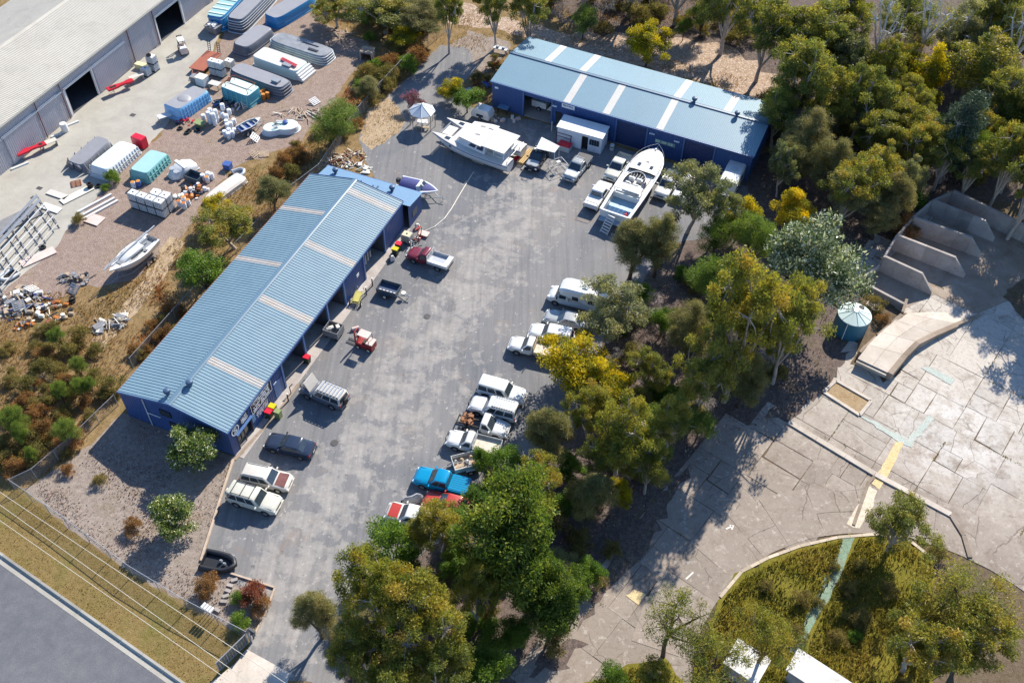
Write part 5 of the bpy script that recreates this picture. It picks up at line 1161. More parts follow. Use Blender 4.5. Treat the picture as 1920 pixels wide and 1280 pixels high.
def hull(mb, lines, mi=0, flare=.8, chine=.42):
    secs = []
    for x, b, zs, zk, xk in lines:
        zc = zk+(zs-zk)*chine
        secs.append([(x, b, zs), ((x+xk)/2, b*(flare+.1), zc+(zs-zc)*.4), (xk, b*flare, zc), (xk, 0, zk), (xk, -b*flare, zc), ((x+xk)/2, -b*(flare+.1), zc+(zs-zc)*.4), (x, -b, zs)])
    mb.loft(secs, False, False, False, mi); a = secs[0]; mb.poly(list(reversed(a)), mi)
def deck(mb, lines, x0, x1, dz=.0, inset=.0, mi=0, crown=.06):
    secs = []
    for x, b, zs, zk, xk in lines:
        if x0-.01 <= x <= x1+.01:
            bb = max(.01, b-inset); secs.append([(x, -bb, zs+dz), (x, -bb*.5, zs+dz+crown*min(1, bb)), (x, bb*.5, zs+dz+crown*min(1, bb)), (x, bb, zs+dz)])
    mb.loft(secs, False, False, False, mi)
def gunwale(mb, lines, x0, x1, wd=.16, dz=.03, mi=0):
    for s_ in (-1, 1):
        secs = [[(x, s_*b*1.01, zs-.06), (x, s_*b*1.01, zs+dz), (x, s_*max(.0, b-wd), zs+dz), (x, s_*max(.0, b-wd), zs-.06)] for x, b, zs, zk, xk in lines if x0-.01 <= x <= x1+.01]
        mb.loft(secs, True, True, True, mi)
def stands(parent, pts, h):
    for x, y in pts:
        q = MB(); q.tube([(x, y, 0), (x, y*.8, h)], .06, 5); q.box(x-.25, x+.25, y-.06, y+.06, 0, .06); q.build('stand', M_DARK, parent)
# --- motor cruiser on stands
loc, rz, Lc = heading((1233, 279), (1153, 397), 2.3); bt = thing('motor_cruiser', 'large white motor cruiser with blue grey stern deck propped beside the utes', 'boat', loc, rz)
B = 4.2; H_ = hull_lines(Lc, B, 2.0, 2.5, .55, 1.6, 5.0, .92)
q = MB(); hull(q, H_, 0, .84, .4); q.build('hull', M_GEL, bt, 50)
xa, xb, xc, xd = Lc*.14, -Lc*.08, -Lc*.2, -Lc*.47
q = MB(); deck(q, H_, xa-.6, Lc/2, .02, .02, 0, .16); q.build('foredeck', M_DECK, bt, 40)
q = MB(); gunwale(q, H_, -Lc/2, Lc*.2, .34, .04); q.build('side_deck', M_GEL, bt, 40)
q = MB(); q.box(xc-.3, xa, -B/2+.3, B/2-.3, 1.2, 1.95); q.build('cabin_block', M_GEL, bt)
q = MB(); q.box(-Lc/2+.15, xc, -B/2+.34, B/2-.34, 1.05, 1.12); q.build('cockpit_floor', M_SOLE, bt)
q = MB(); q.box(-Lc/2-.02, -Lc/2+.2, -B/2*.86, B/2*.86, 1.05, 2.02); q.build('transom', M_GEL, bt)
q = MB(); q.box(-Lc/2-.75, -Lc/2-.02, -B/2*.8, B/2*.8, .95, 1.05); q.build('swim_platform', M_ANTIF, bt)
n = 12
for k in range(n):                                       # wrap-round windscreen in panes
    a0, a1 = math.pi*(-.5+k/n), math.pi*(-.5+(k+1)/n); f = lambda a, r_, z: (xb+.2+math.cos(a)*2.1*r_, math.sin(a)*1.45*r_, z)
    q = MB(); q.loft([[f(a0+.02, 1, 2.1), f(a1-.02, 1, 2.1), f(a1-.02, .97, 2.1), f(a0+.02, .97, 2.1)], [f(a0+.02, .86, 2.75), f(a1-.02, .86, 2.75), f(a1-.02, .83, 2.75), f(a0+.02, .83, 2.75)]]); q.build('windscreen_pane', M_GLASS, bt)
q = MB(); q.tube([(xb+.2+math.cos(a)*2.1*.85, math.sin(a)*1.45*.85, 2.78) for a in [math.pi*(-.5+k/14) for k in range(15)]], .05, 6); q.build('screen_rail', M_GEL, bt, 60)
q = MB(); q.prism([(xb+.1+math.cos(a)*2.3, math.sin(a)*1.62) for a in [math.pi*(-.5+k/14) for k in range(15)]]+[(xc, 1.55), (xc, -1.55)][::1], 1.96, 2.08); q.build('bridge_deck', M_DECK, bt, 40)
for x, y, r_ in ((.9, .55, .38), (.9, -.45, .38), (-.2, .6, .34), (-.3, -.55, .34)):
    q = MB(); q.lathe([(r_*.8, 0), (r_, .1), (r_, .3), (r_*.7, .36)], 14, (xb+x, y, 2.1)); q.box(xb+x-r_-.05, xb+x-r_*.6, y-r_*.8, y+r_*.8, 2.4, 2.85); q.build('helm_seat', M_GEL, bt, 45)
q = MB(); q.cbox((xb-.75, .1, 2.4), (.5, .7, .6), .3); q.build('console', M_DARK, bt)
q = MB(); q.cbox((xb-.9, -1.0, 2.3), (.7, .5, .4), .1); q.build('blue_locker', M_CANV, bt)
for i in range(6):
    for j in range(2):
        y0 = -1.6+i*.535; q = MB(); q.box(xc-.75+j*.62, xc-.15+j*.62, y0, y0+.51, 3.02, 3.1); q.build('hardtop_panel', M_GEL, bt)
for y in (-1.55, 1.55):
    for x in (xc-.7, xc+.4): q = MB(); q.tube([(x, y, 2.0), (x, y, 3.02)], .045, 5); q.build('hardtop_post', M_GEL, bt)
for x, y in ((Lc*.27, 0), (Lc*.2, .8), (Lc*.2, -.8)): q = MB(); q.box(x-.28, x+.28, y-.2, y+.2, H_[10][2]+.14, H_[10][2]+.28); q.build('deck_hatch', M_DARK if y == 0 else M_GLASS, bt)
q = MB(); q.tube([(x, b*.93, zs+.55) for x, b, zs, _, _ in H_[9:]]+[(x, -b*.93, zs+.55) for x, b, zs, _, _ in reversed(H_[9:])], .025, 5)
for x, b, zs, _, _ in H_[9::2]:
    for s_ in (-1, 1): q.tube([(x, s_*b*.93, zs), (x, s_*b*.93, zs+.55)], .02, 4)
q.build('bow_rail', M_STEEL, bt)
q = MB(); q.tube([(Lc/2-.6, 0, 2.6), (Lc/2+.35, 0, 2.72)], .06, 6); q.cbox((Lc/2-.7, 0, 2.66), (.3, .2, .16)); q.build('anchor_roller', M_STEEL, bt)
for s_ in (-1, 1): q = MB(); q.box(-Lc*.12, Lc*.2, s_*1.45-.03, s_*1.45+.03, 2.09, 2.14); q.build('grab_rail', M_DARK, bt)
stands(bt, [(-Lc*.35, 1.4), (-Lc*.35, -1.4), (0, 1.5), (0, -1.5), (Lc*.3, 1.0), (Lc*.3, -1.0)], 1.1)
q = MB(); q.cbox((-Lc*.3, 0, .28), (.4, 1.6, .55)); q.cbox((Lc*.15, 0, .28), (.4, 1.6, .55)); q.build('keel_block', M_TIMBER, bt)
q = MB(); q.lathe([(.2, 0), (.22, .35)], 10, (-Lc*.4, -1.0, 1.12)); q.build('red_bucket', M_BINR, bt)
# ladder at the stern
a, b = at(1131, 438, 0), at(1148, 402, 1.95); t = thing('boarding_ladder', 'white boarding ladder with wide treads leaning on the cruiser stern', 'ladder', a); d = b-a; sdv = Vector((d.y, -d.x, 0)).normalized()*.5
q = MB()
for s_ in (-1, 1): q.bar(sdv*s_, d+sdv*s_, .08)
q.build('ladder_side', P_WHITE, t)
for k in range(7): q = MB(); p = d*((k+.6)/7.4); q.bar(p-sdv, p+sdv, .13); q.build('tread', P_WHITE, t)
# --- catamaran
a, b = at(811, 250, 1.9), at(957, 303, 1.9); fb = at(833, 222, 1.9); Lh = (a-b).length; sep = abs((fb-a).dot(Vector((-(a-b).y, (a-b).x, 0)).normalized()))
rz = math.atan2(a.y-b.y, a.x-b.x); c = (a+b)/2; yl = Vector((-math.sin(rz), math.cos(rz), 0)); sg = 1 if (fb-a).dot(yl) > 0 else -1
ct = thing('catamaran', 'big white sailing catamaran without mast propped on stands by the gazebo', 'boat', (c+yl*sg*sep/2).to_3d()*1, rz); ct.location.z = 0
CH = hull_lines(Lh, 2.1, 1.7, 2.15, .35, .7, 1.7, .85)
for s_ in (-1, 1):
    q = MB(); hull(q, [(x, b_, zs, zk, xk) for x, b_, zs, zk, xk in CH], 0, .82, .3); q.v = [v+Vector((0, s_*sep/2, 0)) for v in q.v]; o = q.build('hull', M_GEL, ct, 50)
    q = MB(); deck(q, CH, -Lh/2, Lh/2, .01, .0, 0, .1); q.v = [v+Vector((0, s_*sep/2, 0)) for v in q.v]; q.build('hull_deck', M_DECK, o, 40)
    q = MB(); gunwale(q, CH, -Lh/2, Lh/2, .04, .02); q.v = [v+Vector((0, s_*sep/2, -.16)) for v in q.v]; q.build('rubbing_strake', M_TRIMB, o)
    for x in (Lh*.22, Lh*.02): q = MB(); q.box(x-.3, x+.3, s_*(sep/2+.66)-.03, s_*(sep/2+.66)+.03, 1.35, 1.6); q.build('hull_window', M_GLASS, o)
    for x in (Lh*.3, ): q = MB(); q.box(x-.35, x+.35, s_*sep/2-.25, s_*sep/2+.25, 2.02, 2.1); q.build('deck_hatch', M_GLASS, o)
w2 = sep/2
q = MB(); q.loft([[(Lh*.3, -w2, 1.5), (Lh*.3, w2, 1.5), (Lh*.26, w2, 1.95), (Lh*.26, -w2, 1.95)], [(-Lh*.42, -w2, 1.2), (-Lh*.42, w2, 1.2), (-Lh*.42, w2, 1.9), (-Lh*.42, -w2, 1.9)]]); q.build('bridge_deck', M_GEL, ct)
q = MB(); q.box(Lh*.3, Lh*.42, -w2+.8, w2-.8, 1.8, 1.84); q.build('trampoline', M_DECK, ct)
q = MB(); q.tube([(Lh*.43, -w2, 1.9), (Lh*.43, w2, 1.9)], .08, 6); q.build('cross_beam', M_STEEL, ct)
cw = w2+.55
q = MB(); q.loft([[(Lh*.22, -cw*.8, 1.95), (Lh*.22, cw*.8, 1.95), (-Lh*.2, cw, 1.95), (-Lh*.2, -cw, 1.95)], [(Lh*.1, -cw*.72, 2.85), (Lh*.1, cw*.72, 2.85), (-Lh*.2, cw*.85, 2.95), (-Lh*.2, -cw*.85, 2.95)]]); q.build('saloon', M_GEL, ct)
fr = [(Lh*.22, -cw*.8, 1.95), (Lh*.22, cw*.8, 1.95), (Lh*.1, cw*.72, 2.85), (Lh*.1, -cw*.72, 2.85)]
for k in range(4): pane(fr, .04+k*.24, .24+k*.24, .2, .9, .02).build('saloon_window', M_GLASS, ct)
for s_ in (-1, 1):
    sd_ = [(-Lh*.2, s_*cw, 1.95), (Lh*.22, s_*cw*.8, 1.95), (Lh*.1, s_*cw*.72, 2.85), (-Lh*.2, s_*cw*.85, 2.95)]
    if s_ > 0: sd_ = [sd_[1], sd_[0], sd_[3], sd_[2]]
    for u in ((.08, .3), (.36, .58)):
        pane(sd_, *( u if s_ < 0 else (1-u[1], 1-u[0])), .3, .85, .03).build('saloon_window', M_GLASS, ct)
q = MB(); q.loft([[(Lh*.14, -cw*.82, 2.92), (Lh*.14, cw*.82, 2.92), (Lh*.14, cw*.82, 3.02), (Lh*.14, -cw*.82, 3.02)], [(-Lh*.08, -cw*1.02, 3.02), (-Lh*.08, cw*1.02, 3.02), (-Lh*.08, cw*1.02, 3.14), (-Lh*.08, -cw*1.02, 3.14)], [(-Lh*.16, -cw*1.05, 3.02), (-Lh*.16, cw*1.05, 3.02), (-Lh*.16, cw*1.05, 3.14), (-Lh*.16, -cw*1.05, 3.14)]]); q.build('coach_roof', M_DECK, ct)
q = MB(); q.box(-Lh*.44, -Lh*.165, -cw*.86, cw*.98, 3.06, 3.16); q.build('cockpit_roof', M_DECK, ct)
for x, y in ((-Lh*.02, .4), (0.0, -cw*.6), (-Lh*.1, -cw*.6)): q = MB(); q.box(x-.35, x+.35, y-.04, y+.04, 3.16, 3.2); q.build('roof_track', M_STEEL, ct)
for y in (-cw*.8, cw*.85):
    for x in (-Lh*.42, -Lh*.3): q = MB(); q.tube([(x, y, 1.9), (x, y, 3.06)], .05, 5); q.build('roof_post', M_GEL, ct)
for y in (-.9, .9): q = MB(); q.box(-Lh*.4, -Lh*.25, y-.35, y+.35, 1.92, 2.35); q.build('cockpit_seat', M_GEL, ct)
q = MB(); q.tube([(-Lh*.46, -cw*.7, 1.9), (-Lh*.5, -cw*.7, 2.7), (-Lh*.5, cw*.7, 2.7), (-Lh*.46, cw*.7, 1.9)], .04, 6); q.build('stern_arch', M_STEEL, ct)
stands(ct, [(Lh*.25, w2), (Lh*.25, -w2), (-Lh*.3, w2), (-Lh*.3, -w2)], .9)
for s_ in (-1, 1): q = MB(); q.cbox((-Lh*.1, s_*w2, .2), (1.6, .5, .4)); q.build('keel_block', M_TIMBER, ct)
def boat_trailer(parent, L_, W_, z=.5, drop=.0):
    q = MB()
    for s_ in (-1, 1): q.tube([(-L_*.5, s_*W_*.42, z), (L_*.25, s_*W_*.42, z), (L_*.5, s_*.08, z)], .05, 5)
    for x in (-L_*.4, -L_*.1, L_*.2): q.tube([(x, -W_*.42, z), (x, W_*.42, z)], .045, 5)
    q.tube([(L_*.5, 0, z), (L_*.68, 0, z)], .05, 5); q.tube([(L_*.6, .1, .08), (L_*.6, .1, z+.2)], .04, 5); q.build('trailer_frame', M_STEEL, parent); wheels(parent, (-L_*.12, -L_*.3), W_/2+.25, .3, .2, M_PLATE)
# --- bowrider
loc, rz, Lb = heading((822, 361), (749, 340), 1.2); v = thing('speed_boat', 'white speed boat with navy canvas covers on a trailer at the shed corner', 'boat', loc, rz)
BL = hull_lines(Lb, 2.3, 1.3, 1.45, .55, .6, 2.0); q = MB(); hull(q, BL); q.build('hull', M_GEL, v, 50); q = MB(); gunwale(q, BL, -Lb/2, Lb/2, .2, .06); q.build('side_deck', M_GEL, v, 50)
q = MB(); deck(q, BL, Lb*.12, Lb*.45, .05, .16, 0, .18); q.build('bow_cover', M_CANV, v, 50); q = MB(); deck(q, BL, -Lb*.47, Lb*.02, .07, .14, 0, .32); q.build('cockpit_cover', M_CANV, v, 50)
q = MB(); q.loft([[(Lb*.02, -.9, 1.4), (Lb*.14, -.7, 1.4), (Lb*.16, .7, 1.4), (Lb*.02, .9, 1.4)], [(Lb*.0, -.8, 1.85), (Lb*.06, -.6, 1.85), (Lb*.07, .6, 1.85), (Lb*.0, .8, 1.85)]]); q.build('windscreen', P_WHITE, v)
for y in (-.4, .4): pane([(Lb*.15, y-.3, 1.45), (Lb*.155, y+.3, 1.45), (Lb*.068, y+.27, 1.85), (Lb*.065, y-.27, 1.85)], .05, .95, .05, .95, .03).build('screen_pane', M_GLASS, v)
q = MB(); q.cbox((-Lb*.5-.15, 0, 1.3), (.45, .4, .6)); q.build('outboard', M_DARK, v); boat_trailer(v, Lb, 2.2)
# --- black dinghy
def dinghy(label, f, r, B_, m, tube_r=.22, z=.4, seats=M_SEAT, name='dinghy', floor_m=None):
    loc, rz, L_ = heading(f, r, z); v = thing(name, label, 'boat', loc, rz); L_ *= .5
    pts = [(-L_, B_/2, .3), (-L_*.2, B_/2, .3), (L_*.35, B_/2*.92, .32), (L_*.75, B_/2*.55, .38), (L_*.95, 0, .44), (L_*.75, -B_/2*.55, .38), (L_*.35, -B_/2*.92, .32), (-L_*.2, -B_/2, .3), (-L_, -B_/2, .3)]
    q = MB(); q.tube(pts, tube_r, 10); q.build('side_tube', m, v, 60)
    q = MB(); q.prism([(-L_*.95, B_/2), (L_*.35, B_/2*.92), (L_*.75, B_/2*.5), (L_*.92, 0), (L_*.75, -B_/2*.5), (L_*.35, -B_/2*.92), (-L_*.95, -B_/2)], .08, .16); q.build('floor', floor_m or m, v)
    q = MB(); q.box(-L_*.95, -L_*.9, -B_/2, B_/2, .1, .6); q.build('transom', m, v); return v
v = dinghy('black inflatable dinghy with grey motor parts lying by the timber edging', (442, 1059), (380, 1046), 1.6, M_RUBB, .24)
for x, y in ((.1, .1), (.5, -.1)): q = MB(); q.lathe([(.12, 0), (.18, .2), (.08, .4)], 8, (x, y, .17)); q.build('motor_part', M_STEEL, v, 40)
# --- tinny with blue inside on trailer
M_BLUEI = pm('boat_blue', sr(58, 84, 142), .1, 2, .5)
loc, rz, Lt = heading((489, 223), (447, 243), .9); v = thing('aluminium_dinghy', 'small open alloy boat with blue inside among the white barrels', 'boat', loc, rz)
TL = hull_lines(Lt, 1.6, .95, 1.15, .45, .4, 2.0); q = MB(); hull(q, TL); q.build('hull', M_ALU, v, 50); q = MB(); gunwale(q, TL, -Lt/2, Lt/2, .07, .03); q.build('gunwale', M_GEL, v); q = MB(); deck(q, TL, -Lt/2, Lt*.3, -.3, .08, 0, .0); q.build('floor', M_BLUEI, v)
q = MB(); deck(q, TL, Lt*.3, Lt/2, .02, .05, 0, .04); q.build('bow_deck', M_GEL, v)
for x in (-.9, 0, .8): q = MB(); q.box(x-.14, x+.14, -.68, .68, .82, .88); q.build('thwart', M_ALLOYT, v)
boat_trailer(v, Lt, 1.5, .42)
# --- sailing boat on trailer
loc, rz, Ls = heading((207, 513), (288, 446), 1.6); v = thing('sailing_boat', 'white sailing yacht on a trailer with its mast laid along the deck', 'boat', loc, rz)
SL = hull_lines(Ls, 2.7, 1.75, 2.0, .6, 1.0, 1.8, .7); q = MB(); hull(q, SL, 0, .8, .35); q.build('hull', M_GEL, v, 50); q = MB(); deck(q, SL, -Ls*.18, Ls/2, .01, 0, 0, .08); q.build('deck', M_DECK, v, 40)
q = MB(); gunwale(q, SL, -Ls/2, Ls/2, .2, .05); q.build('toe_rail', M_GEL, v); q = MB(); q.loft([[(x, -w_, 1.85), (x, -w_*.8, 1.85+h), (x, w_*.8, 1.85+h), (x, w_, 1.85)] for x, w_, h in ((-Ls*.2, .85, .5), (Ls*.05, .8, .48), (Ls*.2, .6, .3), (Ls*.26, .45, .08))]); q.build('cabin', M_GEL, v, 30)
for s_ in (-1, 1): q = MB(); q.box(-Ls*.15, Ls*.12, s_*.79-.03, s_*.79+.03, 2.0, 2.2); q.build('cabin_window', M_GLASS, v)
q = MB(); q.box(Ls*.2, Ls*.3, -.35, .35, 1.98, 2.06); q.build('fore_hatch', M_GREY if False else M_STEEL, v); q = MB(); q.box(-Ls*.44, -Ls*.21, -.6, .6, 1.3, 1.36); q.build('cockpit_floor', M_STEEL, v)
for s_ in (-1, 1): q = MB(); q.box(-Ls*.44, -Ls*.21, min(s_*.6, s_*.95), max(s_*.6, s_*.95), 1.36, 1.75); q.build('cockpit_bench', M_GEL, v)
q = MB(); q.tube([(Ls*.56, -.35, 2.25), (-Ls*.62, -.25, 2.7)], .08, 8); q.build('mast', M_ALLOYT, v); q = MB(); q.tube([(Ls*.5, -.6, 2.2), (-Ls*.5, -.7, 2.35)], .05, 6); q.build('boom', M_ALLOYT, v)
q = MB()
for x in (-Ls*.4, 0, Ls*.35): q.tube([(x, -.9, 1.9), (x, -.9, 2.4)], .025, 4); q.tube([(x, .9, 1.9), (x, .9, 2.4)], .025, 4)
for s_ in (-1, 1): q.tube([(-Ls*.45, s_*.9, 2.4), (0, s_*.95, 2.4), (Ls*.46, s_*.25, 2.5)], .018, 4)
q.build('guard_rail', M_STEEL, v); boat_trailer(v, Ls*.8, 2.2, .5)
# --- upturned white hull and others
loc, rz, Lu = heading((390, 372), (452, 327), .8); v = thing('upturned_boat', 'long white boat hull lying upside down on dry grass', 'boat', loc, rz)
q = MB(); secs = []
for k in range(11):
    t = k/10; x = -Lu/2+Lu*t; b_ = 1.05*(1-.25*max(0, (t-.6)/.4)**2)*(.8+.2*min(1, t/.1)); h = .8-.12*abs(t-.4)
    secs.append([(x, -b_, .12), (x, -b_*.95, h*.75), (x, -b_*.72, h), (x, b_*.72, h), (x, b_*.95, h*.75), (x, b_, .12)])
q.loft(secs); q.build('hull', P_CREAM, v, 30); q = MB(); q.box(-Lu/2, Lu/2, -1.08, 1.08, .06, .12); q.build('rim', M_GEL, v)
v = dinghy('small grey inflatable tender beyond the upturned boat', (458, 319), (437, 326), 1.3, M_ALLOYT, .22, .4, name='inflatable_tender')
v = dinghy('white tender with two black tyres in it beside the truss frame', (2, 524), (30, 506), 1.2, M_GEL, .18, .4, name='inflatable_tender', floor_m=M_DARK)
for x in (-.4, .35): q = MB(); q.lathe([(.16, 0), (.3, .02), (.3, .16), (.16, .18)], 14, (x, 0, .17)); q.build('tyre', M_BLACK, v, 50)
loc, rz, _ = heading((322, 322), (358, 303), .8); v = thing('boat_canopy', 'rounded white boat canopy moulding on the pink gravel', 'moulding', loc, rz)
q = MB(); q.loft([[(x, -w_, .15), (x, -w_*.92, h*.6), (x, -w_*.6, h), (x, w_*.6, h), (x, w_*.92, h*.6), (x, w_, .15)] for x, w_, h in ((-1.7, 1.0, .7), (-.6, 1.15, 1.2), (.4, 1.15, 1.15), (1.2, 1.0, .7), (1.75, .6, .35))]); q.build('moulding', P_WHITE, v, 60); q = MB(); q.prism([(-1.8, -1.1), (1.2, -1.1), (1.9, -.6), (1.9, .6), (1.2, 1.1), (-1.8, 1.1)], .06, .16); q.build('rim', M_GEL, v)
for y in (-.45, .45): q = MB(); q.lathe([(.42, 0), (.4, .05)], 14, (1.0, y, .88)); q.build('seat_recess', M_ALLOYT, v, 40)
q = MB(); q.box(-.2, .2, -1.1, 1.1, 1.15, 1.24); q.build('arch', M_GEL, v)

# ================================================================ pool shells and factory yard
def outline(L_, W_, e, n=40):
    out = []
    for k in range(n):
        a = 2*math.pi*k/n; c_, s_ = math.cos(a), math.sin(a)
        out.append((L_/2*math.copysign(abs(c_)**(2/e), c_), W_/2*math.copysign(abs(s_)**(2/e), s_)))
    return out
def pool(label, f, r, W_, H0, H1, m, taper=.16, e=7, ribs=0, rim=None, bands=0, top=None, name='pool_shell', z=None, step=None):
    loc, rz, L_ = heading(f, r, z if z is not None else max(H0, H1)); L_ /= (1-taper*.5); t = thing(name, label, 'pool shell', loc, rz, None)
    o = outline(L_, W_, e); hh = lambda x: H0+(H1-H0)*(x/L_+.5)
    lev = [(1.0, .06, 0), (1.0, .14, 0), (.97, .16, 0), (1-taper*.45, .55, 1), (1-taper*.8, .93, 1), (1-taper*1.15, 1.0, 1)]
    secs = []
    for s_, z_, rel in lev:
        fx = 1-(1-s_)*W_/L_*1.2
        secs.append([(x*fx, y*s_, z_*hh(x) if rel else z_) for x, y in o])
    q = MB(); q.loft(secs, True, False, False); q.build('side_shell', m, t, 40)
    q = MB(); q.poly(secs[-1]); q.build('pool_floor', top or m, t)
    q = MB(); q.loft([[(x*1.03, y*1.04, z_) for x, y in o] for z_ in (.03, .1)]); q.build('rim', rim or m, t)
    for b_ in range(bands):
        zf = .3+.6*b_/max(1, bands-1)*.9; s_ = 1-taper*.8*zf+.012; q = MB(); fx = 1-(1-s_)*W_/L_*1.2
        q.loft([[(x*fx*k, y*s_*k, (zf*hh(x))+dz) for x, y in o] for dz, k in ((-.035, 1.0), (-.03, 1.02), (.03, 1.02), (.035, 1.0))], True, False, False); q.build('band', rim or m, t, 40)
    if ribs:
        n = ribs
        for s_ in (-1, 1):
            for k in range(n):
                x = -L_*.43+L_*.86*k/(n-1); h = hh(x); q = MB(); y0, y1 = W_/2*1.0, W_/2*(1-taper*.85)
                q.loft([[(x-.05, s_*(y0-.02), .14), (x+.05, s_*(y0-.02), .14), (x+.05, s_*(y0+.1), .14), (x-.05, s_*(y0+.1), .14)], [(x-.05, s_*(y1-.05), h*.9), (x+.05, s_*(y1-.05), h*.9), (x+.05, s_*(y1+.07), h*.9), (x-.05, s_*(y1+.07), h*.9)]]); q.build('rib', rim or m, t)
        q = MB(); s2 = 1-taper*.4
        for s_ in (-1, 1): q.box(-L_*.44, L_*.44, s_*W_/2*s2-.04, s_*W_/2*s2+.07, .5*min(H0, H1), .5*min(H0, H1)+.09)
        q.build('waling', rim or m, t)
    return t, L_
G_AQUA = pm('shell_aqua', sr(150, 188, 188), .05, .8, .4, 0, 0, sr(120, 170, 170), .2); G_AQUAD = pm('shell_blue', sr(44, 128, 184), .05, .8, .4); G_SKY = pm('shell_sky_blue', sr(120, 176, 214), .05, .8, .4)
G_DK = pm('shell_slate', sr(78, 84, 96), .1, 1, .5, 0, 0, sr(120, 122, 128), .4); G_MID = pm('shell_grey', sr(140, 140, 144), .08, .6, .5, 0, 0, sr(110, 108, 108), .4); G_PAT = pm('shell_patchy_grey', sr(124, 128, 134), .2, 1.2, .6, 0, 0, sr(160, 164, 168), .6)
G_WH = pm('shell_white', sr(206, 212, 214), .05, .8, .45, 0, 0, sr(170, 172, 170), .3); G_TEAL = pm('shell_teal', sr(112, 168, 166), .06, .8, .45); G_TEALD = pm('shell_tank_teal', sr(60, 144, 164), .06, .8, .45); G_PALE = pm('shell_pale_green', sr(196, 216, 208), .05, 1, .5)
G_BLUEBOX = pm('shell_pale_blue', sr(128, 182, 220), .05, .8, .4)
t, L_ = pool('tall stack of aqua shells with striped top at the factory wall', (402, 30), (456, -28), 2.9, 2.2, 2.2, G_AQUAD, .1, 8, 0, G_AQUA, 2, G_AQUA, 'shell_stack')
for k in range(7): q = MB(); x = -L_*.4+L_*.8*k/6; q.box(x-.16, x+.16, -1.25, 1.25, 2.21, 2.3); q.build('top_rib', G_PALE, t)
pool('stack of slate grey shells with white edges behind the skip bin', (440, 34), (500, -28), 3.2, 1.9, 2.1, G_DK, .2, 6, 0, G_WH, 4, G_MID, 'shell_stack')
pool('bright blue pool shell under the yellow flowering trees', (506, 30), (580, -14), 3.3, 1.7, 1.7, G_AQUAD, .1, 5, 0, None, 1, G_MID)
pool('dark slate pool shell nearest the red brown flatbed trailer', (448, 86), (498, 48), 3.5, 1.5, 1.5, G_DK, .22, 4.5, 0, G_MID, 1, G_MID)
t, L_ = pool('long patchy grey pool shell beside the white moulded hull', (615, 99), (516, 66), 3.3, 1.2, 1.3, G_PAT, .16, 5, 0, G_WH, 3, G_PAT)
q = MB(); q.box(-.2, 2.6, .5, .62, 1.3, 1.36); q.box(1.6, 3.2, -.7, -.3, 1.32, 1.38); q.build('dark_timber', M_DARK, t)
t, L_ = pool('white moulded hull with a red ladder lying on top', (566, 124), (484, 96), 3.1, 1.5, 1.4, G_PALE, .06, 9, 0, P_WHITE, 0, P_CREAM, 'moulded_hull')
q = MB(); 
for s_ in (-.22, 0, .22): q.bar((.3, s_, 1.62), (3.2, s_-.5, 1.62), .11)
q.build('red_ladder', pm('faded_red', sr(188, 72, 84), .15, 2, .6), t); q = MB(); q.box(1.2, 2.6, -1.2, -.5, 1.55, 1.66); q.build('board', M_STEEL, t)
for k in range(4): q = MB(); q.box(L_/2-.1+k*.28, L_/2+.2+k*.28, -1.5, 1.5, .05, 1.2-k*.28); q.build('moulded_step', P_WHITE, t)
t, L_ = pool('dark slate pool shell with a grey box on top behind the teal tank', (534, 158), (441, 124), 3.1, 1.5, 1.5, G_DK, .2, 5, 0, G_MID, 3, G_MID)
q = MB(); q.box(L_*.25, L_*.25+1.1, -.5, .2, 1.52, 1.8); q.build('top_box', M_STEEL, t)
t, L_ = pool('pale blue ribbed pool shell with domed grey top beside the bench', (320, 200), (376, 160), 3.0, 1.5, 1.9, G_BLUEBOX, .14, 8, 11, G_SKY, 1, G_MID)
q = MB(); q.lathe([(1.05, 0), (.9, .14), (.5, .24), (.05, .28)], 20, (.5, 0, 1.62)); q.build('dome', G_MID, t, 60)
t, L_ = pool('teal open tank with steel rail frame and red diamond plate on top', (476, 172), (424, 153), 2.7, 1.9, 1.9, G_TEALD, .05, 9, 6, G_TEAL, 1, G_PALE, 'teal_tank')
q = MB(); rl = [(-L_*.35, -.9), (L_*.42, -.9), (L_*.42, .9), (-L_*.35, .9)]
for (ax, ay), (bx, by) in zip(rl, rl[1:]+rl[:1]): q.bar((ax, ay, 2.6), (bx, by, 2.6), .06); q.bar((ax, ay, 1.9), (ax, ay, 2.6), .06)
q.build('rail_frame', M_RUST, t); q = MB(); q.loft([[(-L_*.36+d, 0, 2.0), (-L_*.36+d, .5, 2.4), (-L_*.36+d, 0, 2.8), (-L_*.36+d, -.5, 2.4)] for d in (0, .04)]); q.build('diamond_plate', M_FRED, t)
t, L_ = pool('grey pool shell with pointed side fins on the factory concrete', (138, 302), (194, 258), 2.5, 1.4, 1.1, G_MID, .12, 6, 0, G_MID, 0, G_MID)
for s_ in (-1, 1):
    for k in range(5):
        x = -L_*.42+L_*.84*k/4; q = MB(); q.loft([[(x+d, s_*1.25, .06), (x+d, s_*1.95, .06), (x+d, s_*1.25, 1.3)] for d in (-.04, .04)]); q.build('fin', G_MID, t)
for y in (-.55, .55): q = MB(); q.lathe([(.5, 0), (.5, .3)], 16, (L_/2-.2, y, .55), 'x'); q.build('round_moulding', G_DK, t, 40)
pool('white ribbed pool shell between the finned grey shell and the teal one', (183, 314), (240, 264), 3.2, 1.2, 1.5, G_WH, .2, 8, 12, P_WHITE, 1, G_PALE)
t, L_ = pool('teal ribbed pool shell in front of the red tank', (258, 322), (298, 282), 2.9, 1.3, 1.4, G_TEAL, .16, 8, 8, G_TEAL, 1, G_AQUA)
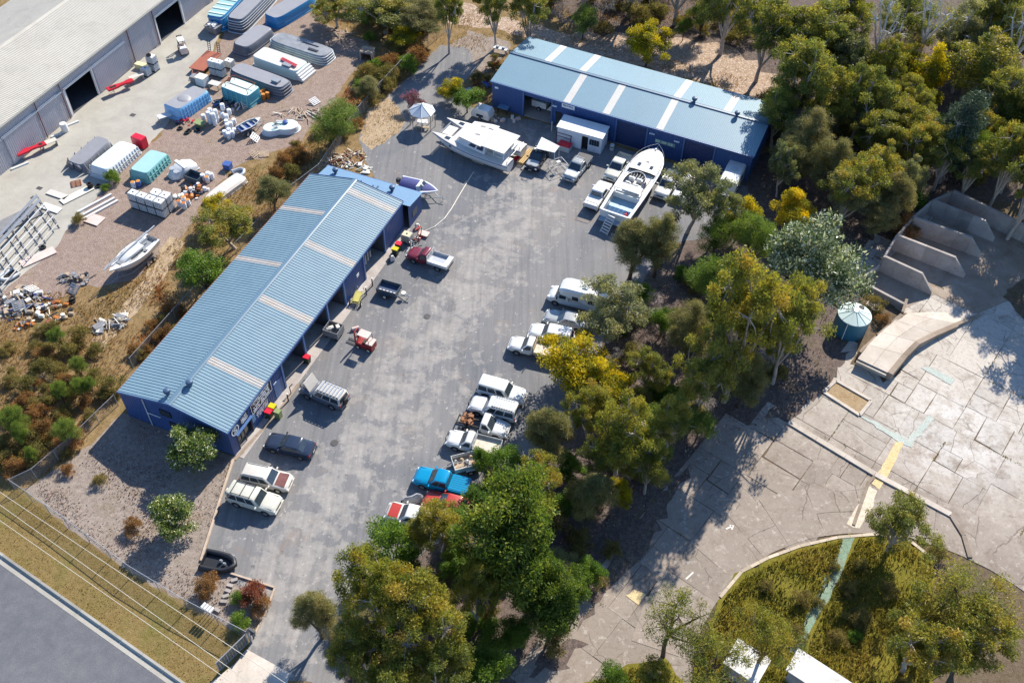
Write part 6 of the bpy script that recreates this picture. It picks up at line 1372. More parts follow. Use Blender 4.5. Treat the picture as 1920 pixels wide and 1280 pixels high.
# kidney shaped shell
loc = at(525, 246); t = thing('kidney_pool', 'white kidney shaped pool shell with dark chairs on it', 'pool shell', loc, R(18)); n = 44; ol_ = []
for k in range(n):
    a = 2*math.pi*k/n; rr = 1.0+.34*math.cos(2*a)+.1*math.cos(a)-.18*max(0, math.cos(a+1.6)); ol_.append((2.15*rr*math.cos(a)*.85, 1.75*rr*math.sin(a)))
q = MB(); q.loft([[(x*s_, y*s_, z) for x, y in ol_] for s_, z in ((1.05, .03), (1.05, .1), (1, .12), (.93, .75), (.88, .8))], True, False, False); q.build('side_shell', G_WH, t, 40); q = MB(); q.poly([(x*.88, y*.88, .8) for x, y in ol_]); q.build('pool_floor', G_PALE, t)
for x, y, a in ((-.5, .2, .3), (.1, .5, 1.2), (-.3, -.4, 2.0)):
    q = MB()
    for k in range(4): q.cbox((x+.12*k*math.cos(a), y+.12*k*math.sin(a), 1.05), (.05, .9, .06), a)
    q.build('slatted_chair', M_DARK if a < 1 else P_WHITE, t)
q = MB(); q.lathe([(.35, 0), (.4, .2), (.2, .3)], 12, (.9, .5, .81)); q.build('blue_tub', M_BLUEI, t, 40)

def simple(name, label, cat, px, rz=0.0, group=None, z=0.0): return thing(name, label, cat, at(*px) if not z else Vector((*at(*px)[:2], z)), rz, group)
# skip bin
t = simple('skip_bin', 'grey skip bin heaped with white foam in front of the aqua stack', 'skip bin', (402, 62), R(-25)); q = MB()
sk0 = [(-.9, -.65), (.9, -.65), (.9, .65), (-.9, .65)]; q.loft([[(x*.8, y*.8, .1) for x, y in sk0], [(x*1.15, y*1.1, 1.25) for x, y in sk0]], True, True, False); q.build('body', M_GREYS, t); q = MB(); q.loft([[(x*1.2, y*1.15, z) for x, y in sk0] for z in (1.2, 1.28)]); q.build('lip', M_GREYS, t)
r = random.Random(3)
for k in range(9): q = MB(); q.cbox((r.uniform(-.7, .7), r.uniform(-.45, .45), 1.35+r.uniform(0, .15)), (r.uniform(.3, .6), r.uniform(.25, .4), .16), r.uniform(0, 3)); q.build('foam_piece', P_WHITE, t)
t = simple('red_ramp', 'red sided white ramp moulding in the shade of the aqua stack', 'moulding', (412, 48), R(45)); q = MB(); q.loft([[(-1.2, y, .1), (1.2, y, .1), (1.2, y, .7)] for y in (-.4, .4)]); q.build('ramp', M_FRED, t)
# flatbed trailer
loc, rz, Lf = heading((368, 131), (402, 98), .7); t = thing('flatbed_trailer', 'rusty red flatbed trailer with two upright loading ramps', 'trailer', loc, rz + math.pi); M_FLAT = pm('red_oxide', sr(150, 84, 62), .1, 1.5, .7)
q = MB(); q.box(-Lf/2, Lf/2, -1.15, 1.15, .66, .76); q.build('deck', M_FLAT, t)
for y in (-.75, .75):
    q = MB()
    for s_ in (-.2, .2): q.bar((Lf/2, y+s_, .76), (Lf/2+.25, y+s_, 2.3), .06)
    for k in range(5): q.bar((Lf/2+.04*k, y-.2, .95+.3*k), (Lf/2+.04*k, y+.2, .95+.3*k), .05)
    q.build('loading_ramp', M_DARK, t)
wheels(t, (-.4, .4), 1.0, .32, .22, M_PLATE); q = MB(); q.tube([(-Lf/2, -.6, .6), (-Lf/2-1.2, 0, .6)], .05, 5); q.tube([(-Lf/2, .6, .6), (-Lf/2-1.2, 0, .6)], .05, 5); q.build('drawbar', M_FLAT, t)
# pallet tanks
ug = (at(300, 375, 2.4)-at(247, 358, 2.4)); ua = math.atan2(ug.y, ug.x); u_ = ug.normalized(); v_ = Vector((-u_.y, u_.x, 0)); st0 = at(249, 359, 2.4); st0.z = 0
G_STACK = 'stacked white pallet tanks on the pink gravel'
nm = ['first', 'second', 'third', 'fourth']
for i in range(4):
    for k in range(2): ibc('%s pallet tank from the factory end in the %s layer of the front row' % (nm[i], ['bottom', 'top'][k]), loc=Vector((*(st0+u_*1.22*i)[:2], 1.18*k)), rz=ua, group=G_STACK)
for i in (2, 3):
    for k in range(2): ibc('%s pallet tank behind the front row, in its %s layer' % (['left', 'right'][i-2], ['bottom', 'top'][k]), loc=Vector((*(st0+u_*1.22*i+v_*1.06)[:2], 1.18*k)), rz=ua, group=G_STACK)
for i, lb in ((0.5, 'lone white pallet tank behind the stack next to a blue drum'), (1.6, 'white pallet tank at the back of the stack facing the teal shell')): ibc(lb, loc=Vector((*(st0+u_*(1.22*i+.5)+v_*2.3)[:2], 0)), rz=ua+.1, group=G_STACK)
for i, (px, z, lb) in enumerate((((404, 140), 0, 'lower left tank of the four by the flatbed trailer'), ((416, 143), 0, 'lower right tank of the four by the flatbed trailer'), ((404, 140), 1.18, 'upper left tank of the four by the flatbed trailer'), ((416, 143), 1.18, 'upper right tank of the four by the flatbed trailer'), ((432, 126), 0, 'single pallet tank tight against the slate pool shell'))): ibc(lb, loc=Vector((*at(*px)[:2], z)), rz=R(-22), group='pallet tanks by the flatbed trailer')
for px, z, lb in (((290, 132), 0, 'lower of two stacked pallet tanks at the factory wall'), ((290, 132), 1.18, 'upper pallet tank at the factory wall with a black tyre on it'), ((276, 141), 0, 'grey topped pallet tank next to the two stacked at the factory wall')): ibc(lb, loc=Vector((*at(*px)[:2], z)), rz=R(-22), group='pallet tanks at the factory wall')
def tyre(px, label, z=0.0, r_=.36, flat=True, group='loose tyres lying about the factory yard'):
    t = thing('loose_tyre', label, 'tyre', Vector((*at(*px)[:2], z)), 0, group); q = MB(); q.lathe([(r_*.55, 0), (r_*.9, 0), (r_, .06), (r_, .16), (r_*.9, .22), (r_*.55, .22), (r_*.55, 0)], 18, cap=False); q.build('tyre', M_BLACK, t, 50)
tyre((287, 133), 'black tyre lying on the upper pallet tank', 2.36); 
for px, z, lb in (((170, 353), 0, 'lowest tyre of the pile by the teal and white shells'), ((171, 352), .23, 'middle tyre of the pile by the white ribbed shell'), ((170, 352), .46, 'top tyre of the pile by the white ribbed shell'), ((184, 350), 0, 'tyre beside the pile near the timber lengths'), ((338, 242), 0, 'grey tyre nearest the red fibreglass heap'), ((355, 246), 0, 'tyre lying nearest the pallet crate'), ((351, 250), 0, 'lowest of the tyres by the red heap'), ((370, 245), 0, 'dark tyre under the olive panel'), ((81, 465), 0, 'lone tyre by the truss frame and the pale board'), ((136, 566), 0, 'large tyre beside the rubbish heap'), ((137, 563), .23, 'tyre lying on the large tyre by the rubbish heap')): tyre(px, lb, z)
t = simple('white_tank_box', 'square white tub with grey lid between the flatbed and the pale blue shell', 'tub', (381, 158), R(-22)); q = MB(); q.box(-.7, .7, -.6, .6, 0, 1.2); q.build('body', P_WHITE, t); q = MB(); q.box(-.72, .72, -.62, .62, 1.2, 1.27); q.build('lid', M_PLATE, t); q = MB(); q.box(-1.7, -.72, -.5, .5, 0, 1.0); q.build('grey_bin', M_GREYS, t)
t = simple('work_bench', 'pale wooden work bench beside the white tub and teal tank', 'bench', (405, 166), R(-20)); q = MB(); q.box(-.8, .8, -.5, .5, .8, .88); q.build('top', P_CREAM, t)
for x in (-.7, .7):
    for y in (-.4, .4): q = MB(); q.box(x-.05, x+.05, y-.05, y+.05, 0, .8); q.build('leg', M_TIMBER, t)
t = simple('slatted_table', 'white slatted table casting a long shadow on the concrete', 'table', (311, 228), R(35))
for k in range(4): q = MB(); q.box(-.85, .85, -.5+k*.26, -.28+k*.26, .95, 1.0); q.build('slat', P_WHITE, t)
for x in (-.75, .75):
    for y in (-.42, .42): q = MB(); q.box(x-.04, x+.04, y-.04, y+.04, 0, .95); q.build('leg', M_STEEL, t)
t = simple('red_tank', 'square red tank standing behind the teal ribbed shell', 'tank', (265, 275), R(-25)); q = MB(); q.loft([[(x*s_, y*s_, z) for x, y in ((-.85, -.5), (.85, -.5), (.85, .5), (-.85, .5))] for s_, z in ((1, .15), (1, 1.5), (.92, 1.6))]); q.build('body', M_BINR, t)
for x in (-.7, .7): q = MB(); q.box(x-.08, x+.08, -.4, .4, 0, .15); q.build('skid', M_DARK, t)
M_FIBR = pm('red_fibreglass', sr(186, 34, 52), .06, 1.5, .35)
for px, rz_, lb in (((228, 170), 43, 'red fibreglass kayak mould with two round holes on trestles by the sliding door'), ((62, 290), 43, 'red fibreglass kayak mould on trestles by the lower factory wall')):
    t = simple('kayak_mould', lb, 'mould', px, R(rz_)); q = MB(); q.loft([[(x, -w_, .75), (x, -w_, 1.0), (x, w_, 1.0), (x, w_, .75)] for x, w_ in ((-1.8, .42), (-.4, .4), (0, .26), (.8, .26), (1.1, .4), (1.9, .38))]); q.build('mould', M_FIBR, t)
    for x in (-1.2, -.75) if px[0] > 200 else (1.3,): q = MB(); q.lathe([(.26, 0), (.26, .02)], 12, (x, 0, 1.005)); q.build('hole_cover', M_BLACK, t)
    for x in (-1.1, 1.1): q = MB(); q.box(x-.05, x+.05, -.4, .4, .68, .75); q.tube([(x, -.35, .7), (x-.1, -.45, 0)], .04, 4); q.tube([(x, .35, .7), (x+.1, .45, 0)], .04, 4); q.build('trestle', M_TIMBER, t)
for px, lb in (((258, 152), 'pale folding table beside the red mould'), ((95, 276), 'pale trestle table beside the lower red mould')):
    t = simple('trestle_table', lb, 'table', px, R(43)); q = MB(); q.box(-1.0, 1.0, -.4, .4, .8, .86); q.build('top', P_CREAM, t)
    for x in (-.85, .85): q = MB(); q.box(x-.04, x+.04, -.35, .35, 0, .8); q.build('leg', M_STEEL, t)
t = simple('yellow_crate', 'pale yellow foam block behind the grey topped pallet tank', 'block', (266, 128), R(-20)); q = MB(); q.box(-.8, .8, -.4, .4, 0, .7); q.build('block', pm('foam_yellow', sr(210, 206, 160), .08, 2, .8), t)
t = simple('white_drum', 'tall white drum standing at the factory wall beside planks', 'drum', (123, 246)); q = MB(); q.lathe([(.42, 0), (.45, .1), (.45, 1.1), (.42, 1.2)], 16); q.build('body', P_WHITE, t, 40)
for i, (px, rz_) in enumerate((((112, 252), 43), ((133, 234), 43), ((38, 312), 43))):
    t = simple('wall_plank', ['white plank at the foot of the wall by the tall white drum', 'short white plank at the base of a red brown pipe', 'white plank at the base of the wall by the lower red mould'][i], 'plank', px, R(rz_)); q = MB(); q.box(-1.1, 1.1, -.12, .12, 0, .18); q.build('plank', P_WHITE, t)
# barrels
M_BAR = pm('barrel_white', sr(212, 216, 220), .05, 2, .45); M_BARB = pm('barrel_blue', sr(58, 88, 150), .08, 2, .45); M_BARO = pm('barrel_rusty', sr(176, 104, 40), .15, 3, .6); M_BARL = pm('barrel_lid', sr(196, 128, 52), .15, 3, .6)
_bar = {}
def barrel(px, label, z=0.0, m=None, lid=None, group='white barrels'):
    m = m or M_BAR; lid = lid or m; t = thing('barrel', label, 'barrel', Vector((*at(*px)[:2], z)), 0, group); key = (m.name, lid.name)
    if key not in _bar:
        q = MB(); q.lathe([(.27, 0), (.29, .03), (.29, .28), (.305, .3), (.29, .32), (.29, .58), (.305, .6), (.29, .62), (.29, .87), (.27, .9)], 14); a = q.build('drum_body', m, None, 40); q = MB(); q.lathe([(.262, .901), (.262, .915), (.06, .918)], 14); b_ = q.build('drum_lid', lid, None, 40)
        _bar[key] = (a.data, b_.data); bpy.data.objects.remove(a); bpy.data.objects.remove(b_)
    for n_, d in zip(('drum_body', 'drum_lid'), _bar[key]): o = bpy.data.objects.new(n_, d); COL.objects.link(o); o.parent = t
GB = 'white barrels stacked behind the small alloy boat'
for (px, z) in [((383, 226), 0), ((395, 232), 0), ((404, 235), 0), ((398, 226), 0), ((408, 228), 0), ((395, 232), .93), ((404, 235), .93), ((398, 226), .93), ((408, 228), .93), ((418, 222), 0), ((426, 226), 0), ((421, 217), .93), ((431, 216), 0)]: barrel(px, 'white barrel in the %s layer of the tall cluster behind the alloy boat' % ('upper' if z else 'lower'), z, group=GB)
for px in ((426, 236), (434, 240), (428, 243), (440, 234)): barrel(px, 'white barrel in the middle single cluster left of the alloy boat', group='white barrels left of the alloy boat')
for px in ((423, 256), (430, 260), (437, 257), (431, 252), (441, 252)): barrel(px, 'white barrel in the low cluster nearest the camera', group='white barrels in the low cluster')
for px, lb in (((489, 182), 'orange lidded drum nearest the teal tank'), ((495, 187), 'orange lidded drum at the front of its four'), ((503, 184), 'orange lidded drum at the right of its four'), ((496, 178), 'orange lidded drum at the back of its four')): barrel(px, lb, 0, M_BARO, M_BARL, 'rusty drums by the teal tank')
barrel((262, 350), 'blue drum with tan lid behind the stacked pallet tanks', 0, M_BARB, M_BARL, None); barrel((252, 352), 'white drum with tan lid behind the stacked pallet tanks', 0, M_BAR, M_BARL, None)
for k, px in enumerate(((338, 387), (347, 391), (354, 385), (346, 380))): barrel(px, ['white barrel with rusty lid left in the pair by the tanks', 'white barrel with rusty lid right in the pair by the tanks', 'white barrel with pale lid behind the rusty pair', 'rusty lidded barrel at the back of the small cluster'][k], 0, M_BAR, M_BARO if k < 2 else M_BARL, 'barrels beside the stacked tanks')
for k, px in enumerate(((382, 338), (390, 342), (398, 336), (392, 334))): barrel(px, ['grey drum nearest the dark truck box', 'tan lidded drum in the pair by the upturned boat', 'drum nearest the tip of the upturned boat', 'drum behind the tan lidded one'][k], 0, M_BAR, M_BARL if k == 1 else M_BAR, 'drums between the truck box and the upturned boat')
r = random.Random(31)
def heap(name, label, cat, px, rx, ry, n, mats, hmax=.8, big=.7, seed=1, z0=.05, rz=0.0, kinds='bpt'):
    r = random.Random(seed); t = thing(name, label, cat, at(*px), rz)
    for k in range(n):
        a = r.uniform(0, 6.28); d = math.sqrt(r.random()); x, y = rx*d*math.cos(a), ry*d*math.sin(a); h = z0+hmax*(1-d)*r.uniform(.3, 1); q = MB(); kd_ = r.choice(kinds)
        if kd_ == 'b': q.cbox((x, y, h), (r.uniform(.2, big), r.uniform(.15, big*.7), r.uniform(.06, .35)), r.uniform(0, 3)); nm_ = 'scrap_box'
        elif kd_ == 'p': v_ = Vector((r.uniform(-1, 1), r.uniform(-1, 1), r.uniform(-.2, .3)))*big*1.2; q.bar(Vector((x, y, h))-v_*.5, Vector((x, y, h))+v_*.5, r.uniform(.05, .14)); nm_ = 'scrap_bar'
        else: q.lathe([(.2, 0), (.25, .04), (.25, .5), (.2, .55)], 9, (x, y, h), r.choice('xyz')); nm_ = 'scrap_tub'
        q.build(nm_, r.choice(mats), t)
    return t
heap('drum_heap', 'jumbled heap of orange and white tubs and drums by the upturned boat', 'scrap heap', (356, 362), 1.9, 1.5, 34, [P_WHITE, M_BARO, M_BARO, M_BAR, M_DARK, M_RUST], .7, .6, 4, kinds='bttt')
t = simple('truck_box', 'dark open truck box among the drums', 'box', (366, 338), R(-25)); q = MB()
for a in ((-1.0, 1.0, -.7, -.64), (-1.0, 1.0, .64, .7), (-1.06, -1.0, -.7, .7), (1.0, 1.06, -.7, .7)): q.box(*a, .1, .9)
q.box(-1, 1, -.64, .64, .1, .16); q.build('body', M_TRLR, t)
heap('rubbish_heap', 'large heap of white and grey building rubbish beside the truss frame', 'rubbish heap', (38, 565), 3.4, 2.6, 90, [M_PLATE, M_STEEL, M_TIMBER, M_GREYS, P_WHITE, M_TIMBER, M_CANV], .8, 1.0, 7, kinds='bbpp')
heap('rubbish_heap', 'smaller heap of orange cones, pipes and barrels below the large rubbish heap', 'rubbish heap', (88, 588), 2.6, 1.7, 40, [M_BARO, M_RUST, M_PLATE, M_DARK, M_TIMBER], .5, .8, 8, kinds='bpt')
heap('rubbish_heap', 'small dark heap of boards and pipes above the grey pallet', 'rubbish heap', (140, 523), 1.8, 1.3, 34, [M_DARK, M_GREYS, M_TIMBER, M_STEEL], .5, .9, 9, kinds='bp')
heap('timber_heap', 'oval heap of grey timber offcuts in the brown grass beside the long shed', 'timber heap', (208, 608), 2.0, 1.2, 46, [M_STEEL, M_TIMBER, M_GREYS, M_PLATE], .5, 1.3, 10, kinds='pppb', rz=R(35))
heap('rubbish_heap', 'small rubbish scatter with orange box at the left edge', 'rubbish heap', (50, 612), 1.4, .9, 18, [M_PLATE, M_BARO, M_GREYS], .35, .5, 11, kinds='bp')
heap('brush_heap', 'heap of pale cut branches and planks behind the annex of the long shed', 'brush heap', (650, 300), 2.6, 1.6, 70, [M_TIMBER, M_TIMBER, M_RUST, M_PLATE], .5, 1.3, 12, kinds='pppp', rz=R(20))
heap('rubbish_heap', 'white sheets and planks against the back of the annex', 'rubbish heap', (672, 316), 2.2, .8, 22, [P_WHITE, M_PLATE, M_STEEL], .35, .9, 13, kinds='bp', rz=R(-20))
heap('metal_heap', 'tangle of red and dark metal under the teal tank', 'scrap heap', (425, 195), 1.8, 1.2, 30, [M_DARK, M_BLUEI, M_STEEL, M_BLACK], .6, .9, 14, kinds='bpp')
heap('metal_heap', 'red fibreglass scraps beside the tyres and pale blue shell', 'scrap heap', (346, 230), 1.2, .9, 18, [M_FIBR, M_FIBR, M_FRED, M_DARK], .4, .5, 15, kinds='bp')
heap('metal_heap', 'pale machine parts beside the wooden pallet by the teal tank', 'scrap heap', (446, 200), 1.3, .9, 16, [M_FPINK, P_WHITE, M_DARK], .5, .7, 16, kinds='bp')
heap('log_heap', 'scatter of pale broken timber behind the kidney pool', 'timber heap', (560, 215), 2.6, 1.4, 30, [M_TIMBER, M_TIMBER, P_CREAM], .3, 1.6, 17, kinds='p')
heap('branch_heap', 'bleached fallen branches at the edge of the golden bushes', 'branches', (640, 65), 2.6, 1.0, 16, [M_TIMBER], .2, 2.0, 18, kinds='p', rz=R(-30))
heap('gear_heap', 'long blue and grey boat gear lying between the bushes and the far shed', 'gear', (902, 165), 1.8, .8, 20, [M_BLUEI, M_STEEL, M_ROOF1B], .4, 1.3, 19, kinds='bp', rz=R(35))
t = simple('white_bench', 'white bench with boxes behind the left end of the far shed', 'bench', (938, 98), R(-20)); q = MB(); q.box(-1.1, 1.1, -.35, .35, .6, .68); q.build('seat', P_WHITE, t)
for x in (-.9, .9): q = MB(); q.box(x-.06, x+.06, -.3, .3, 0, .6); q.build('leg', P_WHITE, t)
for x in (-.4, .5): q = MB(); q.box(x-.2, x+.2, -.2, .2, .68, .95); q.build('box', M_STEEL, t)
def pallet(px, label, rz=0.0, m=None, z=0.0, tilt=0.0, n=5):
    t = thing('pallet', label, 'pallet', Vector((*at(*px)[:2], z)), rz, 'wooden pallets'); t.rotation_euler = (tilt, 0, rz); m = m or M_TIMBER
    for k in range(n): q = MB(); y = -.5+1.0*k/(n-1); q.box(-.6, .6, y-.07, y+.07, .1, .13); q.build('slat', m, t)
    for x in (-.54, 0, .54): q = MB(); q.box(x-.05, x+.05, -.57, .57, 0, .1); q.build('bearer', m, t)
pallet((143, 345), 'brown pallet lying flat on the concrete beside the long pale board', R(25), M_RUST); pallet((462, 200), 'pale pallet leaning by the machine parts under the teal tank', R(30), P_CREAM, .3, R(50)); pallet((478, 292), 'grey pallet standing in dry grass above the blue bin', R(60), M_TIMBER, .2, R(35)); pallet((495, 290), 'weathered pallet lying right of the leaning grey one', R(10))
pallet((140, 545), 'grey pallet tilted in the grass below the dark heap', R(-25), M_STEEL, .25, R(25)); pallet((40, 582), 'grey pallet on top of the large rubbish heap', R(30), M_STEEL, .75, R(15)); pallet((62, 548), 'pale pallet at the top edge of the large rubbish heap', R(-30), P_CREAM, .5, R(-20)); pallet((590, 193), 'white pallet among the pale broken timber', R(50), P_WHITE, .2, R(20)); pallet((478, 262), 'grey pallet leaning below the alloy boat', R(80), M_STEEL, .3, R(40))
t = simple('blue_tub', 'square bright blue tub alone in the dry grass', 'tub', (428, 316), R(-15)); q = MB(); q.box(-.45, .45, -.4, .4, 0, .75); q.build('body', M_BARB, t); q = MB(); q.box(-.5, .5, -.45, .45, .75, .82); q.build('rim', M_BARB, t)
t = simple('concrete_box', 'grey box culvert with dark opening on the gravel near orange bracken', 'culvert', (690, 110), R(-10)); 
for a in ((-.9, .9, -.8, .8, 1.25, 1.4), (-.9, -.75, -.8, .8, 0, 1.25), (.75, .9, -.8, .8, 0, 1.25), (-.75, .75, .7, .8, 0, 1.25)): q = MB(); q.box(*a); q.build('panel', M_GREYC, t)
for k in range(5): q = MB(); q.box(-.9, .95, -.7+k*.32, -.5+k*.32, 1.401, 1.47); q.build('slat', M_TIMBER, t)
# boards, planks and truss frame on the concrete
def board(px, L_, W_, rz, m, label, z=.0, th=.06):
    t = thing('board', label, 'board', Vector((*at(*px)[:2], z+.01)), R(rz), None); q = MB(); q.box(-L_/2, L_/2, -W_/2, W_/2, 0, .08); q.build('bearer', M_TIMBER, t); q = MB(); q.box(-L_/2-.04, L_/2+.04, -W_/2-.04, W_/2+.04, .081, .08+th); q.build('sheet', m, t)
board((108, 366), 2.7, .8, -22, P_CREAM, 'cream board lying across the factory concrete'); board((145, 366), 4.0, 1.0, 48, M_PLATE, 'long pale board beside the tyre pile'); board((178, 413), 1.9, 1.5, -22, M_FPINK, 'pinkish square board at the end of the timber lengths'); board((72, 483), 3.8, 1.2, 42, M_FPINK, 'pale printed board lying below the truss frame'); board((96, 391), 2.6, .9, -22, P_WHITE, 'white board at the top of the truss frame')
for i, (px, lb) in enumerate((((178, 382), 'white timber length furthest left in its row'), ((184, 389), 'middle white timber length of its row'), ((190, 394), 'white timber length nearest the pinkish board'))):
    t = thing('timber_length', lb, 'timber', at(*px), R(50), 'white timber lengths'); q = MB(); q.box(-2.3, 2.3, -.14, .14, 0, .2); q.build('length', P_WHITE, t)
a, b, c_ = at(0, 452), at(72, 375), at(112, 428); t = thing('truss_frame', 'large welded truss frame of pale steel lying on the factory concrete', 'frame', a)
ex_ = (b-a).normalized(); ey_ = (c_-b); Wt = ey_.length; ey_ = ey_.normalized(); Lt_ = 11.0; bb = b-a
def tp(u, v, z): return bb-ex_*u+ey_*v+Vector((0, 0, z))
for k in range(6): q = MB(); v_ = Wt*k/5; q.bar(tp(0, v_, 1.1-.15*abs(k-2.5)), tp(Lt_, v_, 1.1-.15*abs(k-2.5)), .09); q.build('chord', P_WHITE if k != 5 else P_CREAM, t)
for k in range(5):
    u0 = Lt_*k/4; q = MB(); q.bar(tp(u0, 0, .7), tp(u0, Wt, .7), .08); q.bar(tp(u0, 0, .05), tp(u0, Wt, .05), .08)
    for j in range(4): q.bar(tp(u0, Wt*j/4, .05), tp(u0, Wt*(j+.5)/4, .95), .06); q.bar(tp(u0, Wt*(j+.5)/4, .95), tp(u0, Wt*(j+1)/4, .05), .06)
    q.build('cross_truss', M_GREYS, t)
for k in range(2): q = MB(); q.box(0, 1, 0, 1, 0, 1); q = MB(); p = [tp(0, .4+k*.9, 1.15), tp(Lt_, .4+k*.9, 1.15), tp(Lt_, .9+k*.9, 1.15), tp(0, .9+k*.9, 1.15)]; q.loft([[v for v in p], [v+Vector((0, 0, .06)) for v in p]]); q.build('metal_strip', M_STEEL, t)
q = MB(); q.cbox((0, 0, 0), (.01, .01, .01)) if False else None
board((18, 420), 7.5, 2.2, 47, M_GREYS, 'grey metal sheet under the upper side of the truss frame', .02)
t = simple('olive_board', 'olive green panel propped over tyres by the white barrels', 'panel', (376, 236), R(-25)); q = MB(); q.box(-.75, .75, -.5, .5, .5, .58); q.build('panel', M_BINO, t); q = MB(); q.box(-.5, .5, -.3, .3, 0, .5); q.build('block', M_BINO, t)
for px in ((74, 353), (63, 371)): 
    t = simple('drain_grate', ['small dark drain grate near the white board', 'square grey pit cover by the truss frame'][px[0] < 70], 'drain', px, R(-22)); q = MB(); q.box(-.35, .35, -.25, .25, .011, .03); q.build('grate', M_MANH, t)
t = simple('drain_grate', 'square dark drain cover in the middle of the factory concrete', 'drain', (249, 216), R(-22)); q = MB(); q.box(-.35, .35, -.3, .3, .011, .03); q.build('grate', M_MANH, t)
# ================================================================ vegetation
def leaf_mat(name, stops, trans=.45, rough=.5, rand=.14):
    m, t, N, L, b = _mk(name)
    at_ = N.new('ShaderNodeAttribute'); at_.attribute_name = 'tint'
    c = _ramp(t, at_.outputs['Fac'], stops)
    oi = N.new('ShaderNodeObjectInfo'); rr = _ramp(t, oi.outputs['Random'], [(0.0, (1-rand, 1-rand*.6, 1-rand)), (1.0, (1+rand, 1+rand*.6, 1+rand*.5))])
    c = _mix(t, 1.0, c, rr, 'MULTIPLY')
    L.new(c, b.inputs['Base Color']); b.inputs['Roughness'].default_value = rough; b.inputs['Specular IOR Level'].default_value = .35
    tr = N.new('ShaderNodeBsdfTranslucent'); L.new(_mix(t, 1.0, c, (1.25, 1.2, .62), 'MULTIPLY'), tr.inputs['Color'])
    mx = N.new('ShaderNodeMixShader'); mx.inputs[0].default_value = trans
    L.new(b.outputs[0], mx.inputs[1]); L.new(tr.outputs[0], mx.inputs[2]); L.new(mx.outputs[0], N['Material Output'].inputs['Surface'])
    return m
LM = dict(
 gum=leaf_mat('gum_leaves', [(.0, sr(80, 92, 54)), (.4, sr(116, 124, 62)), (.7, sr(150, 146, 66)), (1.0, sr(178, 158, 72))]),
 gold=leaf_mat('golden_gum_leaves', [(.0, sr(82, 94, 48)), (.35, sr(120, 128, 58)), (.65, sr(152, 144, 58)), (1.0, sr(176, 146, 66))]),
 grey=leaf_mat('grey_gum_leaves', [(.0, sr(88, 98, 80)), (.5, sr(130, 136, 100)), (.8, sr(156, 152, 98)), (1.0, sr(186, 174, 122))]),
 dense=leaf_mat('glossy_green_leaves', [(.0, sr(62, 88, 40)), (.5, sr(98, 120, 48)), (.8, sr(136, 144, 62)), (1.0, sr(166, 164, 90))], .45, .55),
 green=leaf_mat('fresh_green_leaves', [(.0, sr(70, 98, 38)), (.5, sr(102, 132, 48)), (1.0, sr(142, 160, 70))]),
 casu=leaf_mat('casuarina_needles', [(.0, sr(92, 98, 62)), (.5, sr(132, 128, 82)), (1.0, sr(174, 158, 108))], .35, .7),
 feath=leaf_mat('feathery_green', [(.0, sr(78, 102, 46)), (.5, sr(112, 134, 58)), (1.0, sr(154, 162, 84))], .4, .6),
 wattle=leaf_mat('wattle_bloom', [(.0, sr(84, 98, 40)), (.35, sr(130, 132, 38)), (.6, sr(188, 170, 24)), (1.0, sr(224, 196, 34))], .4, .6),
 white=leaf_mat('silver_backed_leaves', [(.0, sr(52, 72, 48)), (.55, sr(86, 106, 68)), (.75, sr(164, 176, 150)), (1.0, sr(224, 228, 212))], .25, .35),
 flower=leaf_mat('white_flowering_leaves', [(.0, sr(66, 88, 44)), (.6, sr(108, 128, 62)), (.85, sr(150, 158, 92)), (.95, sr(236, 232, 206)), (1.0, sr(240, 238, 220))], .35, .4),
 brown=leaf_mat('dry_bracken', [(.0, sr(110, 84, 54)), (.5, sr(150, 112, 70)), (.8, sr(176, 128, 80)), (1.0, sr(192, 156, 108))], .35, .8),
 red=leaf_mat('red_shrub', [(.0, sr(102, 58, 46)), (.5, sr(142, 80, 60)), (1.0, sr(168, 108, 74))], .35, .7),
 pink=leaf_mat('pink_flowers', [(.0, sr(88, 88, 64)), (.4, sr(124, 86, 100)), (1.0, sr(166, 104, 136))], .3, .6),
 scrub=leaf_mat('olive_scrub', [(.0, sr(96, 94, 52)), (.5, sr(130, 120, 70)), (.8, sr(152, 134, 86)), (1.0, sr(180, 160, 116))], .4, .8),
 dark=leaf_mat('blue_dark_leaves', [(.0, sr(48, 62, 54)), (.6, sr(76, 94, 78)), (1.0, sr(122, 134, 110))], .25, .5),
 twig=leaf_mat('grey_twigs', [(.0, sr(120, 108, 104)), (1.0, sr(186, 174, 168))], .0, .9))
M_BARK = pm('pale_bark', sr(168, 158, 146), .2, 3, .9, 0, 0, sr(96, 82, 72), .5, rand=.15)
M_BARKW = pm('white_gum_bark', sr(196, 192, 190), .12, 2, .8, 0, 0, sr(140, 130, 124), .5)
M_BARKD = pm('dark_bark', sr(84, 70, 60), .2, 3, .9)

